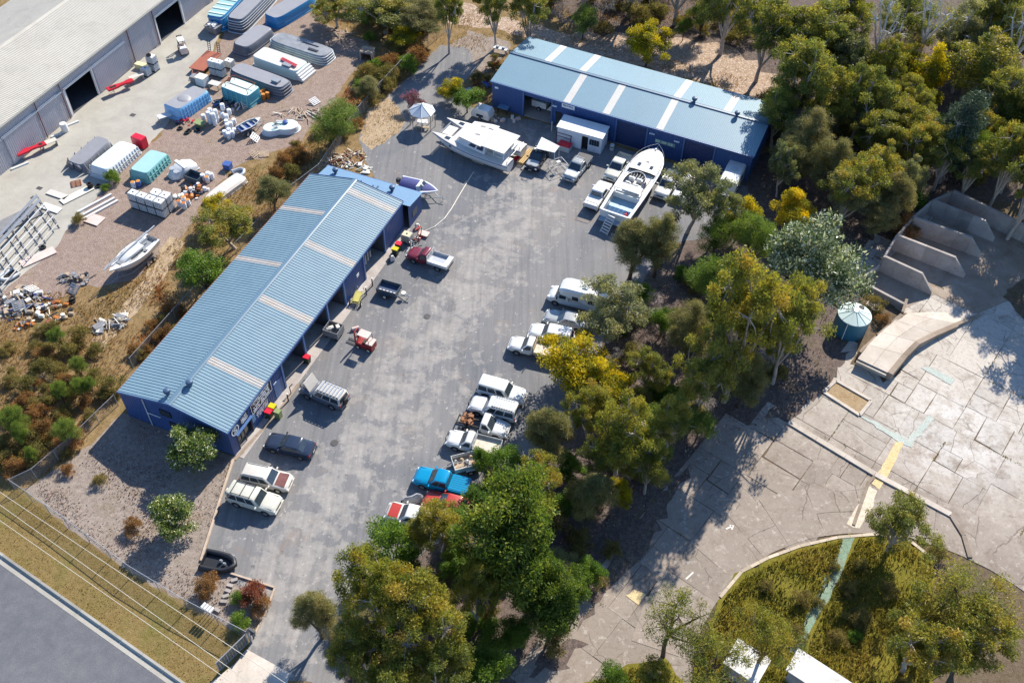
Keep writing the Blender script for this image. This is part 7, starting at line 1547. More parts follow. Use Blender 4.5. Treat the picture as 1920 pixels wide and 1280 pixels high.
def cards(name, C_, D, W_, L_, B_, tint, mat, pointed=True):
    """leaf-sized faces: centres C_, long axes D, side axes W_, lengths L_, widths B_"""
    n = len(C_); D = D/np.linalg.norm(D, axis=1, keepdims=True); W_ = W_-D*np.sum(W_*D, 1, keepdims=True); W_ /= np.linalg.norm(W_, axis=1, keepdims=True)+1e-9
    nr = np.cross(D, W_); l = L_[:, None]*.5; b_ = B_[:, None]*.5
    P = np.empty((n, 4, 3)); P[:, 0] = C_-D*l; P[:, 1] = C_+W_*b_+nr*b_*.25; P[:, 2] = C_+D*l; P[:, 3] = C_-W_*b_+nr*b_*.25
    me = bpy.data.meshes.new(name); me.vertices.add(4*n); me.vertices.foreach_set('co', P.reshape(-1).astype(np.float32))
    me.loops.add(4*n); me.loops.foreach_set('vertex_index', np.arange(4*n, dtype=np.int32)); me.polygons.add(n)
    me.polygons.foreach_set('loop_start', np.arange(0, 4*n, 4, dtype=np.int32))
    a = me.attributes.new('tint', 'FLOAT', 'POINT'); a.data.foreach_set('value', np.repeat(np.clip(tint, 0, 1), 4).astype(np.float32))
    me.materials.append(mat); me.update(calc_edges=True); return me
KT = dict(  # H height, R crown radius, zc crown centre / H, rz half crown height / H, nc clumps, rc clump radius, nl leaves per clump, leaf length & width, droop, shape
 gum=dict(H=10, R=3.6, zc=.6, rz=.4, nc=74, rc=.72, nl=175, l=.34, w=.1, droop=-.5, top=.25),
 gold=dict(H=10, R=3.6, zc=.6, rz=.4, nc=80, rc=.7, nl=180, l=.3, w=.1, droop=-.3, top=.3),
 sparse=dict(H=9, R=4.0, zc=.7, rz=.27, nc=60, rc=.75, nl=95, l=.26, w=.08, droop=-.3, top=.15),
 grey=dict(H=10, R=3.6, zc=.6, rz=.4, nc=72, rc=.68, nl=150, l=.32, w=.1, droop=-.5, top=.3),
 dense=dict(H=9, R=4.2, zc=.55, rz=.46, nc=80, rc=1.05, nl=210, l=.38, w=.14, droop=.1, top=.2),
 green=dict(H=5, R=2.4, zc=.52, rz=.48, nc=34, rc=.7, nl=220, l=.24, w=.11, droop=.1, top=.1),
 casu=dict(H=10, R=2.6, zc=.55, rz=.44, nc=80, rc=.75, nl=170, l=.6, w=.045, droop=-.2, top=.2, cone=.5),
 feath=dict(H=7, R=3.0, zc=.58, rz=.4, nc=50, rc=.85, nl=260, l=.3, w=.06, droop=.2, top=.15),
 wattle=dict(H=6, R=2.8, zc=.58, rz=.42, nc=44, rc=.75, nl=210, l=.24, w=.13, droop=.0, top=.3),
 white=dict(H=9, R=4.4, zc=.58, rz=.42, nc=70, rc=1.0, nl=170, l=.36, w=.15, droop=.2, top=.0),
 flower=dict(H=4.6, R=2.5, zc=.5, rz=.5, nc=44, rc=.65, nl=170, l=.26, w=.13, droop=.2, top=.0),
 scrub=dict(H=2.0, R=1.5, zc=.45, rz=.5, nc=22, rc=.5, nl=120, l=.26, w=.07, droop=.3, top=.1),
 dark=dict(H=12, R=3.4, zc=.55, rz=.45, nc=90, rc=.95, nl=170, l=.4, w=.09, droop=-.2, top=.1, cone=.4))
def make_tree(kind, mat, bark, seed, k=None):
    K = dict(KT[kind]); K.update(k or {}); rg = np.random.default_rng(seed); r = random.Random(seed)
    H, R_, zc, rz = K['H'], K['R'], K['zc']*K['H'], K['rz']*K['H']
    lean = Vector((r.uniform(-.1, .1)*H, r.uniform(-.1, .1)*H, 0)); cen = []
    nlob = r.randint(4, 6); lob = []                             # big uneven lobes, then clumps on them
    for i in range(nlob):
        a = 2*math.pi*(i+r.uniform(-.35, .35))/nlob; e = r.uniform(-.35, .75); d = r.uniform(.35, .72)
        lob.append((Vector((math.cos(a)*math.cos(e)*R_*d, math.sin(a)*math.cos(e)*R_*d, zc+math.sin(e)*rz*d*1.1)), r.uniform(.38, .6)))
    lob.append((Vector((r.uniform(-.15, .15)*R_, r.uniform(-.15, .15)*R_, zc+rz*.45)), .5))
    tries = 0
    while len(cen) < K['nc'] and tries < 5000:
        tries += 1; c, s_ = lob[r.randrange(len(lob))]
        v = Vector((r.gauss(0, 1), r.gauss(0, 1), r.gauss(.25, 1))); v.normalize(); q = r.uniform(.55, 1.0)
        p = c+Vector((v.x*R_*s_*q, v.y*R_*s_*q, v.z*rz*s_*1.15*q))
        if K.get('cone'):
            f = 1-K['cone']*max(0, (p.z-zc)/rz); p.x *= f; p.y *= f
        if p.z < H*.12: continue
        if all((p-o).length > K['rc']*.62 for o in cen): cen.append(p)
    # wood
    q = MB(); rt = .026*H; fork = lean*.4+Vector((0, 0, max(.18*H, zc-rz*1.05)))
    q.tube([(0, 0, -.2), tuple(fork*.5+Vector((r.uniform(-.1, .1), r.uniform(-.1, .1), 0))), tuple(fork)], [rt, rt*.85, rt*.7], 7)
    for c, s_ in lob:
        m_ = fork.lerp(c, .5)+Vector((r.uniform(-.3, .3), r.uniform(-.3, .3), r.uniform(-.1, .4))); q.tube([fork, m_, c], [rt*.55, rt*.4, rt*.22], 5)
    for p in cen:
        c = min((x for x, _ in lob), key=lambda x: (x-p).length)
        q.tube([c, c.lerp(p, .55)+Vector((r.uniform(-.15, .15), r.uniform(-.15, .15), r.uniform(-.1, .15))), p], [rt*.2, rt*.13, rt*.05], 4, 0, False)
    trunk = q.build('trunk', bark, None, 60)
    # leaves
    K['nl'] = int(K['nl']*1.4); K['l'] *= .78; K['w'] *= .82; n = len(cen)*K['nl']; cc = np.repeat(np.array([tuple(c) for c in cen]), K['nl'], 0)
    v = rg.normal(size=(n, 3)); v /= np.linalg.norm(v, axis=1, keepdims=True); rad = rg.random(n)**.45
    rcs = np.repeat(K['rc']*rg.uniform(.75, 1.25, len(cen)), K['nl'])
    off = v*rad[:, None]*rcs[:, None]; off[:, 2] *= .68; off += rg.normal(size=(n, 3))*.05
    C_ = cc+off; D = v*.6+rg.normal(size=(n, 3))*.55+np.array([0, 0, K['droop']]); W_ = rg.normal(size=(n, 3))
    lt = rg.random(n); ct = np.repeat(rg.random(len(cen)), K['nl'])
    hgt = np.clip((C_[:, 2]-zc)/rz*.5+.5, 0, 1); new = np.repeat((rg.random(len(cen)) < .5), K['nl'])  # in half the clumps the tint climbs with height in the crown
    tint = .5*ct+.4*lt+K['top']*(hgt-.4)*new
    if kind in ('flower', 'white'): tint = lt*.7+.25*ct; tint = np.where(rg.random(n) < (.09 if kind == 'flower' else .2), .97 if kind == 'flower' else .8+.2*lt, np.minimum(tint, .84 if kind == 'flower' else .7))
    if kind == 'wattle': tint = .55*ct+.5*lt
    L_ = K['l']*np.clip(rg.lognormal(-.05, .38, n), .35, 2.0); B_ = K['w']*np.clip(rg.lognormal(-.02, .35, n), .4, 1.9)
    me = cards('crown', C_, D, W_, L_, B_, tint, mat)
    tm = trunk.data; bpy.data.objects.remove(trunk); return (tm, me, K)
PROTO = {}
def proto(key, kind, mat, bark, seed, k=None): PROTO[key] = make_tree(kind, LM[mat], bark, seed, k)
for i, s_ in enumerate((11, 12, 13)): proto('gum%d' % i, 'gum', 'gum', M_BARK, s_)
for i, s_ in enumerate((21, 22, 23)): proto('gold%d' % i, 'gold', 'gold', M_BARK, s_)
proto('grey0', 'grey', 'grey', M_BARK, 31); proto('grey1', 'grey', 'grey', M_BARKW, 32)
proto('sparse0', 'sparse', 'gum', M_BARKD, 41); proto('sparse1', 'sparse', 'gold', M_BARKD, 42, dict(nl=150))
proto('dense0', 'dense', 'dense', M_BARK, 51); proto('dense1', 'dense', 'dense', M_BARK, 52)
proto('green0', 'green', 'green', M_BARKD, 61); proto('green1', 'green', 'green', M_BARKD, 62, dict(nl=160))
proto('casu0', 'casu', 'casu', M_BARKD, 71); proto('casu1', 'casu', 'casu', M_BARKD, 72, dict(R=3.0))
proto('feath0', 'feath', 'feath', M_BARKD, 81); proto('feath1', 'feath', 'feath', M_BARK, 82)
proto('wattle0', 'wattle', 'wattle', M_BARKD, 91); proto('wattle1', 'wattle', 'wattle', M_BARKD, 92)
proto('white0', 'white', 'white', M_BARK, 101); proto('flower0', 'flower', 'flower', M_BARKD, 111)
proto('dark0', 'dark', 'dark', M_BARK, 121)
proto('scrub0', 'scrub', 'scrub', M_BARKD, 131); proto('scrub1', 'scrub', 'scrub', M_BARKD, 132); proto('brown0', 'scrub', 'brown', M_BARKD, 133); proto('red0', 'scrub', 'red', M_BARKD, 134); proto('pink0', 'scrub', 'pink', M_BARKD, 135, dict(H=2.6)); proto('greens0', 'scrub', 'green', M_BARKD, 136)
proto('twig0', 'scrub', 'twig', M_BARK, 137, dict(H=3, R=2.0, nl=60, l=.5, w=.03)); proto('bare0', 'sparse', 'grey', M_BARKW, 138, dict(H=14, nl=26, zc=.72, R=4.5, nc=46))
NOT_TREE = {'scrub0', 'scrub1', 'brown0', 'red0', 'pink0', 'greens0', 'green0', 'green1', 'flower0', 'twig0'}
tr_r = random.Random(99)
def plant(key, px, py, rpx, label, h=None, group=None, cat=None):
    tm, cm, K = PROTO[key]; zc = K['zc']*(h or K['H'])
    for _ in range(3):
        P = at(px, py, zc); d = (P-Vector((0, 0, CAM_H))).dot(_fw); Rm = rpx*d/FOC; sxy = Rm/K['R']*1.04
        if h is None: hh = K['H']*(sxy*.75+.25*1.0) if key not in NOT_TREE else K['H']*sxy
        else: hh = h
        zc = K['zc']*hh
    shrub = key in NOT_TREE
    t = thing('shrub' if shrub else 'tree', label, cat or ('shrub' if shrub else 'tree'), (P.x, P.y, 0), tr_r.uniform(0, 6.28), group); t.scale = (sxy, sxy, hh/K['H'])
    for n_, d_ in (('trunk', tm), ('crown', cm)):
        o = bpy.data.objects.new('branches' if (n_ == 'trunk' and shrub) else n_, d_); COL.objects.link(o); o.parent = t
    return t
TREES = [
 ('grey0', 1305, 355, 62, 'tall grey green gum in front of the caravan at the far shed', 11), ('grey1', 1352, 385, 40, 'smaller grey gum leaning over the caravan roof', 9),
 ('wattle1', 1392, 405, 40, 'yellow tipped wattle in front of the caravan', 6), ('feath0', 1345, 440, 38, 'green feathery tree below the yellow tipped wattle', 6),
 ('casu0', 1190, 462, 44, 'brownish casuarina nearest the cruiser ladder', 9), ('casu1', 1238, 455, 42, 'brownish casuarina with ragged top right of the one by the ladder', 9.5),
 ('grey0', 1150, 575, 72, 'broad grey green gum overhanging the motorhome', 9), ('wattle0', 1075, 680, 66, 'bright yellow wattle overhanging the timber floored ute tray', 6.5), ('wattle1', 1125, 715, 52, 'yellow wattle behind the bright one at the car row', 6),
 ('green0', 1243, 605, 30, 'small bright green bush in the middle of the tree belt', 4), ('feath1', 1340, 535, 56, 'bright feathery green tree left of the gold rimmed gum', 8),
 ('gold0', 1400, 610, 84, 'large round gum with golden rim, tallest in the middle belt', 19), ('gold1', 1466, 650, 34, 'small golden gum clinging to the right of the large round gum', 7),
 ('white0', 1525, 505, 98, 'large dark leafed tree with silvery leaf backs beside the water tank', 14), ('feath0', 1420, 450, 45, 'feathery green tree left of the silvery leafed tree', 8), ('wattle1', 1482, 392, 40, 'yellow flowering wattle behind the silvery leafed tree', 6),
 ('casu1', 1290, 620, 46, 'grey green casuarina between the bright bush and the large round gum', 9), ('gum1', 1215, 700, 40, 'olive gum among bare grey shrubs', 6.5),
 ('gold2', 1170, 800, 66, 'golden olive gum in the lower middle of the belt', 13), ('gold1', 1110, 770, 46, 'olive gum left of the golden olive gum', 8), ('casu0', 1028, 815, 44, 'golden brown casuarina beside the four wheel drive row', 9), ('gold0', 1010, 905, 46, 'rusty gold tree below the golden brown casuarina', 7.5),
 ('green1', 944, 868, 44, 'green bush over the scrap trailer', 4.5), ('green0', 906, 864, 22, 'low green bush behind the teal ute', 3), ('wattle0', 1162, 925, 28, 'small vivid yellow bush at the edge of the concrete', 3.5), ('casu0', 1108, 930, 44, 'pale grey shrubby tree beside the vivid yellow bush', 7), ('gum2', 1130, 860, 44, 'olive gum above the vivid yellow bush', 8),
 ('dense0', 960, 1005, 100, 'big glossy green tree in the lower belt', 13), ('dense1', 1040, 1135, 64, 'glossy green tree reaching over the concrete yard', 8), ('dense1', 1000, 1080, 60, 'glossy green tree between the big one and the yard edge', 9), ('gold2', 826, 980, 58, 'olive gold gum hiding the red old car', 8), ('green1', 738, 1035, 58, 'leafy green tree below the car with red bonnet', 6.5),
 ('gold0', 704, 1122, 74, 'large golden gum beside the driveway', 14), ('gold1', 790, 1160, 84, 'large rusty gold gum at the bottom of the belt', 13), ('gold2', 895, 1110, 54, 'open golden gum with bare white branches', 9.5), ('gum0', 676, 1225, 60, 'dark olive gum at the bottom by the gate', 9.5), ('casu0', 592, 1150, 42, 'wispy casuarina leaning over the driveway', 8), ('green0', 915, 1262, 44, 'bright green bush at the bottom edge', 4.5), ('gum1', 830, 1265, 62, 'dark olive gum at the bottom edge left of the bright bush', 9), ('gum2', 752, 1285, 66, 'dark gum at the very bottom of the belt', 9),
 ('sparse0', 1265, 1165, 82, 'thin leafed spreading gum over the yellow patch', 9), ('sparse0', 1340, 1240, 84, 'thin leafed gum with dark limbs over the white roofed hut', 9), ('sparse1', 1440, 1200, 70, 'thin olive gum over the low white roof', 8.5), ('gum1', 1690, 990, 62, 'dense grey green tree at the rim of the round lawn', 7), ('sparse1', 1790, 1130, 104, 'huge golden brown spreading gum in the bottom right corner', 9.5), ('gold2', 1840, 1180, 78, 'rusty gum right of the huge spreading one', 9), ('gold0', 1730, 1210, 76, 'golden gum left of the huge spreading one', 8.5), ('green1', 1150, 1282, 36, 'small green tree at the bottom beside the concrete', 4), ('gold1', 1225, 1275, 44, 'low gold green tree under the thin leafed gum', 5),
 ('gum2', 1488, 608, 62, 'dark gum between the silvery leafed tree and the tank shade', 15), ('gum1', 1325, 700, 54, 'dark olive gum below the large round gum', 13), ('gum2', 1265, 790, 50, 'dark gum right of the golden olive gum', 9), ('casu1', 1400, 710, 44, 'grey casuarina at the foot of the large round gum', 8), ('gum0', 1220, 870, 46, 'gum at the yard edge above the vivid yellow bush', 8),  # gums here are added to throw shade on the concrete yard
 # behind and beside the far shed
 ('wattle0', 1215, 84, 42, 'round yellow green tree against the back of the far shed', 6.5), ('gum0', 840, 22, 30, 'upright gum with bare trunk beside the sandy track', 11), ('gum1', 930, 12, 36, 'left gum of the pair behind the far shed corner', 11), ('gum2', 992, 22, 44, 'right gum of the pair behind the far shed corner', 11),
 ('wattle1', 852, 165, 26, 'yellow green bush nearest the gazebo', 3.5), ('green0', 876, 190, 30, 'leafy green bush between the gazebo and the caravan shell', 3.5), ('gum2', 1500, 150, 66, 'dark green gum shading the right end of the far shed roof', 14), ('gum0', 1530, 70, 72, 'tall grey olive gum above the shed end', 14), ('gold1', 1590, 40, 56, 'tall yellow green gum at the top edge', 14), ('casu1', 1512, 262, 50, 'pale casuarina right of the far shed corner', 10), ('casu0', 1478, 300, 38, 'pale casuarina touching the far shed corner', 8.5), ('green1', 1462, 235, 30, 'green bush tight behind the far shed corner', 4),
 ('gold0', 1598, 355, 56, 'round golden gum left of the storage bays', 10), ('gold2', 1655, 320, 50, 'golden gum directly above the storage bays', 10), ('gold1', 1560, 200, 54, 'golden green gum above the pale casuarina', 11), ('gum1', 1620, 190, 50, 'golden shouldered gum in the middle of the wood', 12), ('gold2', 1660, 130, 44, 'green gum with stepped golden crown', 12), ('gold0', 1705, 240, 46, 'small round gold gum in the middle of the wood', 9), ('wattle1', 1738, 140, 42, 'pale yellow crowned tree beside dark shade', 10), ('gold1', 1745, 275, 40, 'gold gum beside the dark blue green conifer like tree', 9), ('dark0', 1800, 255, 52, 'dark blue green drooping tree above the bays', 13), ('gold2', 1840, 120, 78, 'wide golden gum with bare white limbs', 13), ('gum0', 1895, 190, 60, 'olive gum at the right edge', 12), ('gum2', 1870, 40, 66, 'olive gum in the top right corner', 14), ('bare0', 1662, 40, 50, 'white barked gum with forked bare trunk', 16), ('bare0', 1755, 25, 44, 'white barked gum leaning at the top edge', 16), ('bare0', 1925, 60, 50, 'white limbed gum in the far right corner', 15), ('gum1', 1700, 50, 52, 'grey olive gum between the two white barked gums', 12), ('grey1', 1800, 60, 54, 'grey green gum behind the wide golden gum', 12), ('grey0', 1600, 110, 50, 'grey green gum left of the stepped golden crown', 12), ('casu1', 1560, 310, 46, 'grey casuarina beside the round golden gum', 9), ('casu0', 1650, 410, 34, 'thin grey shrub tree behind the first bay wall', 6), ('gum2', 1900, 300, 50, 'brown olive gum behind the long bay wall', 13), ('gum0', 1440, 60, 60, 'dark gum beyond the sandy track', 13), ('gum1', 1370, 10, 60, 'dark gum at the top edge beyond the track', 13),
 # beyond the frame, for their shade
 ('gum0', 1280, -45, 66, 'gum beyond the top edge, second from the dark pair', 13), ('gum2', 1190, -60, 66, 'gum beyond the top edge above the yellow green tree', 13), ('gum1', 1100, -70, 60, 'gum beyond the top edge above the track bend', 12), ('gum0', 2000, 330, 90, 'gum beyond the right edge shading the bay floor', 15), ('gum2', 2040, 470, 86, 'gum beyond the right edge shading the pale slabs', 13), ('gum2', 1945, 345, 56, 'gum beyond the right edge level with the last bay wall', 14), ('gum1', 1985, 230, 80, 'gum beyond the right edge above the bays', 14),
 ('gold1', 628, 12, 46, 'golden bush at the top edge behind the blue pool shell', 5.5), ('wattle0', 610, 18, 24, 'small yellow bush touching the blue pool shell', 3.5), ('gum0', 720, 20, 66, 'wide olive tree at the top by the factory yard corner', 6), ('casu1', 790, 30, 46, 'pale olive feathery tree beside the track', 6), ('wattle1', 755, 70, 30, 'yellow green bush above the mesh fence', 3.5),
 ('feath0', 628, 228, 46, 'bright green feathery tree between the kidney pool and the annex', 6), ('casu0', 690, 165, 24, 'small olive tree on the fence line', 4), ('gold1', 430, 425, 58, 'golden yellow tree against the back of the long shed', 5.5), ('wattle0', 405, 395, 30, 'yellow leafed bush at the tip of the upturned boat', 4), ('green1', 376, 505, 50, 'yellow green tree beside the long shed above the dark gap', 5), ('casu1', 508, 362, 34, 'small olive tree with bare stems behind the shed corner', 5),
 ('flower0', 368, 835, 60, 'white flowering bush at the corner of the long shed', 4.6), ('flower0', 326, 972, 48, 'round white flowering bush alone in the front garden', 4),
]
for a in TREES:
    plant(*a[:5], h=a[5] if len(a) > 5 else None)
SHR = [('pink0', 774, 192, 20, 'pink flowering shrub over the gazebo edge'), ('brown0', 388, 1100, 26, 'dry orange grass clump nearest the dinghy'), ('red0', 474, 1112, 28, 'red leafed shrub in the corner of the timber edging'), ('brown0', 488, 1130, 22, 'orange shrub below the red leafed one'), ('greens0', 447, 1118, 18, 'dark green strap leafed plant between the red shrub and the orange clump'), ('greens0', 448, 1168, 22, 'green spiky plant beside the letterbox post'), ('greens0', 212, 330, 17, 'green weed clump at the white ribbed shell'), ('greens0', 196, 352, 10, 'small weed clump at the tyre pile'), ('scrub0', 148, 412, 14, 'dry weed clump at the end of the white timber'), ('brown0', 126, 880, 14, 'small orange shrub with a long shadow in the front garden'), ('scrub1', 185, 900, 14, 'small olive shrub in the middle of the front garden'), ('brown0', 248, 985, 20, 'dry straw clump left of the round flowering bush'), ('scrub0', 1460, 700, 24, 'dry brown bush at the edge of the shade'), ('brown0', 1688, 425, 30, 'dry brown bush beside the bay end'), ('scrub1', 1640, 570, 20, 'dry bush behind the water tank'), ('brown0', 1655, 600, 16, 'brown bush between the tank and the broken wall'), ('scrub0', 1760, 1040, 22, 'dry bush at the rim of the round lawn'), ('scrub1', 1120, 1085, 18, 'dark shrub on the leaf litter at the yard edge'), ('scrub0', 1150, 1030, 20, 'leafless dry shrub at the yard edge')]
for a in SHR: plant(*a)
GS = {'scrub': ('in the rough grass beside the factory yard', 'scrub beside the factory yard'), 'wood': ('in the undergrowth of the wood', 'undergrowth of the wood'), 'belt': ('under the trees of the middle belt', 'undergrowth of the tree belt'), 'track': ('beside the sandy track', 'scrub by the sandy track'), 'lawn': ('in the long grass of the round lawn', 'scrub on the round lawn'), 'fence': ('along the boundary fence', 'bushes along the boundary fence')}
KN = {'scrub0': 'olive scrub bush', 'scrub1': 'dry olive brown bush', 'brown0': 'orange brown bracken clump', 'greens0': 'small green bush', 'twig0': 'bare grey twiggy shrub', 'green0': 'leafy green bush', 'green1': 'loose green bush', 'feath0': 'feathery green tree', 'gum0': 'grey olive gum', 'gum1': 'olive gum', 'gum2': 'dark olive gum', 'gold0': 'golden gum', 'grey0': 'grey green gum', 'casu0': 'pale casuarina'}
def scatter(poly, n, keys, rlo, rhi, g, seed, hh=None):
    r = random.Random(seed); xs = [p[0] for p in poly]; ys = [p[1] for p in poly]; pv = [Vector((*p, 0)) for p in poly]; k = 0; tries = 0; pts = []
    while k < n and tries < 4000:
        tries += 1; x, y = r.uniform(min(xs), max(xs)), r.uniform(min(ys), max(ys))
        if not inside(Vector((x, y, 0)), pv) or any((x-a)**2+(y-b)**2 < (rlo*.9)**2 for a, b in pts): continue
        pts.append((x, y)); kk = r.choice(keys); plant(kk, x, y, r.uniform(rlo, rhi), KN[kk]+' '+GS[g][0], h=hh, group=GS[g][1]+', '+KN[kk]); k += 1
scatter([(0, 640), (60, 600), (150, 620), (225, 640), (215, 740), (130, 850), (0, 900)], 60, ['scrub0', 'scrub1', 'scrub0', 'brown0', 'scrub1', 'feath0'], 10, 26, 'scrub', 1)
scatter([(300, 560), (340, 560), (330, 620), (250, 690), (230, 690), (270, 610)], 10, ['brown0', 'brown0', 'scrub1'], 10, 18, 'scrub', 2)
scatter([(680, 60), (800, 90), (730, 170), (690, 200), (650, 190), (700, 110)], 18, ['scrub0', 'brown0', 'scrub1', 'greens0'], 12, 24, 'fence', 3)
scatter([(560, 240), (650, 190), (690, 210), (640, 270), (560, 330), (500, 330)], 14, ['scrub0', 'brown0', 'scrub1'], 10, 20, 'fence', 4)
scatter([(640, 0), (830, 0), (800, 60), (690, 60)], 12, ['scrub0', 'scrub1', 'greens0'], 18, 32, 'track', 5)
scatter([(1000, -50), (1450, -40), (1440, 90), (1330, 80), (1100, 55), (1000, 20)], 46, ['scrub0', 'scrub1', 'twig0', 'scrub0', 'feath0'], 14, 30, 'track', 25)
scatter([(1340, 1290), (1400, 1100), (1560, 1040), (1700, 1030), (1740, 1290)], 16, ['scrub0', 'scrub1', 'greens0'], 12, 24, 'lawn', 33)
scatter([(880, 130), (940, 100), (960, 130), (905, 190), (880, 170)], 8, ['scrub0', 'brown0'], 8, 16, 'track', 6)
scatter([(1440, 120), (1930, 0), (1930, 330), (1760, 350), (1640, 420), (1460, 360)], 60, ['scrub0', 'scrub1', 'twig0', 'greens0', 'twig0'], 16, 34, 'wood', 7)
scatter([(1110, 640), (1280, 480), (1440, 440), (1500, 620), (1320, 780), (1240, 880), (1120, 900)], 44, ['scrub0', 'scrub1', 'twig0', 'twig0', 'greens0'], 16, 34, 'belt', 8)
scatter([(900, 920), (1100, 860), (1150, 960), (1080, 1200), (640, 1280), (620, 1180), (740, 1080)], 30, ['scrub0', 'scrub1', 'greens0'], 18, 36, 'belt', 9)
scatter([(1450, 90), (1930, -20), (1930, 340), (1760, 340), (1640, 410), (1540, 400), (1470, 300)], 34, ['gum0', 'gum1', 'grey0', 'gold0', 'casu0', 'feath0', 'gum2'], 30, 52, 'wood', 17, 9)
scatter([(1140, 640), (1290, 480), (1430, 460), (1480, 640), (1350, 780), (1250, 880), (1130, 900)], 12, ['green1', 'feath0', 'casu0', 'twig0'], 24, 38, 'belt', 18, 4)
scatter([(900, 900), (1100, 850), (1140, 960), (1070, 1190), (880, 1280), (640, 1280), (620, 1180), (740, 1060)], 22, ['green0', 'green1', 'scrub0', 'casu0'], 24, 40, 'belt', 19, 3)
# grass: one mass for each piece of ground it covers
def grass(name, polys, dens, mat, hlo, hhi, seed, wd=.05, z=0.0, clump=None):
    rg = np.random.default_rng(seed); allp = []
    for poly in polys:
        W3 = [at(*p) for p in poly]; xs = [p.x for p in W3]; ys = [p.y for p in W3]; A = (max(xs)-min(xs))*(max(ys)-min(ys)); n = int(A*dens)
        P = np.stack([rg.uniform(min(xs), max(xs), n), rg.uniform(min(ys), max(ys), n)], 1); ins = np.zeros(n, bool); k = len(W3)
        for i in range(k):
            a, b = W3[i], W3[i-1]; cnd = (a.y > P[:, 1]) != (b.y > P[:, 1]); xx = (b.x-a.x)*(P[:, 1]-a.y)/(b.y-a.y+1e-9)+a.x; ins ^= cnd & (P[:, 0] < xx)
        P = P[ins]; f = np.sin(P[:, 0]*.7+1.3*np.sin(P[:, 1]*.4))+np.sin(P[:, 1]*.9+1.7*np.sin(P[:, 0]*.5)); P = P[f+rg.normal(size=len(P))*.8 > (-.4 if clump is None else clump)]; allp.append(P)
    P = np.concatenate(allp); n = len(P); h = rg.uniform(hlo, hhi, n); D = rg.normal(size=(n, 3))*.45; D[:, 2] = 1
    C_ = np.stack([P[:, 0], P[:, 1], z+h*.42], 1); tint = .35*rg.random(n)+.5*(.5+.25*(np.sin(P[:, 0]*.5+2*np.sin(P[:, 1]*.3))+np.sin(P[:, 1]*.6)))
    me = cards(name, C_, D, rg.normal(size=(n, 3)), h, np.full(n, wd)*rg.uniform(.6, 1.6, n), tint, mat); o = bpy.data.objects.new(name, me); COL.objects.link(o); tag(o, kind='stuff'); print(name, n)
GM = dict(dry=leaf_mat('dry_grass_blades', [(.0, sr(112, 94, 44)), (.4, sr(146, 112, 62)), (.7, sr(170, 130, 84)), (1.0, sr(192, 160, 112))], .3, .9, 0), olive=leaf_mat('lawn_blades', [(.0, sr(98, 98, 40)), (.4, sr(132, 124, 54)), (.75, sr(160, 138, 74)), (1.0, sr(184, 160, 98))], .3, .9, 0), rust=leaf_mat('rusty_bracken_blades', [(.0, sr(120, 72, 42)), (.5, sr(164, 98, 56)), (1.0, sr(190, 134, 84))], .3, .9, 0), litter=leaf_mat('fallen_leaves', [(.0, sr(96, 76, 66)), (.5, sr(150, 124, 112)), (1.0, sr(222, 202, 190))], .1, .8, 0))
grass('dry_grass', [[(0, 560), (150, 540), (240, 530), (340, 440), (430, 330), (560, 280), (660, 180), (690, 100), (760, 100), (700, 200), (600, 320), (420, 500), (226, 740), (140, 860), (40, 915), (-20, 880)]], 30, GM['dry'], .18, .5, 1, .07)
grass('bracken', [[(330, 480), (340, 560), (240, 700), (215, 690), (270, 600), (300, 520)], [(640, 180), (690, 120), (720, 130), (690, 190), (650, 230)], [(500, 310), (560, 260), (590, 300), (520, 340)]], 34, GM['rust'], .2, .55, 2, .09, clump=-.1)
grass('verge_grass', [[(-20, 900), (42, 925), (250, 1085), (470, 1205), (420, 1290), (330, 1275), (0, 1030)]], 40, GM['dry'], .05, .16, 3, .05, .01)
grass('lawn_grass', [[(1290, 1300), (1330, 1190), (1360, 1120), (1400, 1080), (1500, 1032), (1580, 1014), (1560, 1080), (1500, 1190), (1470, 1290)], [(1610, 1010), (1700, 1018), (1740, 1060), (1750, 1160), (1740, 1300), (1500, 1300), (1520, 1200), (1570, 1090)], [(1060, 1300), (1180, 1255), (1250, 1236), (1285, 1300)]], 70, GM['olive'], .15, .75, 4, .09, .075, clump=-1.0)
def joints():
    rg = np.random.default_rng(5); pts = []
    for u in us[1:-1]:
        n = 900; v = rg.uniform(vs[0], vs[-1], n); k = np.sin(v*.9+u)+np.sin(v*.37+2*u) > .75; pts.append(np.stack([np.full(k.sum(), u)+rg.normal(size=k.sum())*.07, v[k]], 1))
    for v_ in vs[1:-1]:
        n = 900; u = rg.uniform(us[0], us[-1], n); k = np.sin(u*.8+v_)+np.sin(u*.31+3*v_) > .75; pts.append(np.stack([u[k], np.full(k.sum(), v_)+rg.normal(size=k.sum())*.07], 1))
    P = np.concatenate(pts); X = YO.x+YU.x*P[:, 0]+YV.x*P[:, 1]; Y = YO.y+YU.y*P[:, 0]+YV.y*P[:, 1]
    ok = np.array([inside(Vector((x, y, 0)), yw) and (Vector((x, y, 0))-LC).length > LR+5.4 for x, y in zip(X, Y)]); X, Y = X[ok], Y[ok]; n = len(X)
    h = rg.uniform(.08, .26, n); D = rg.normal(size=(n, 3))*.5; D[:, 2] = 1
    me = cards('joint_weeds', np.stack([X, Y, .03+h*.4], 1), D, rg.normal(size=(n, 3)), h, np.full(n, .09), rg.random(n), LM['scrub']); o = bpy.data.objects.new('joint_weeds', me); COL.objects.link(o); tag(o, kind='stuff')
joints()
grass('straw', [[(676, 262), (692, 208), (726, 182), (752, 206), (758, 240), (730, 262), (700, 280)], [(890, 140), (940, 105), (955, 130), (900, 200)]], 26, GM['dry'], .1, .3, 15, .06, clump=-1)
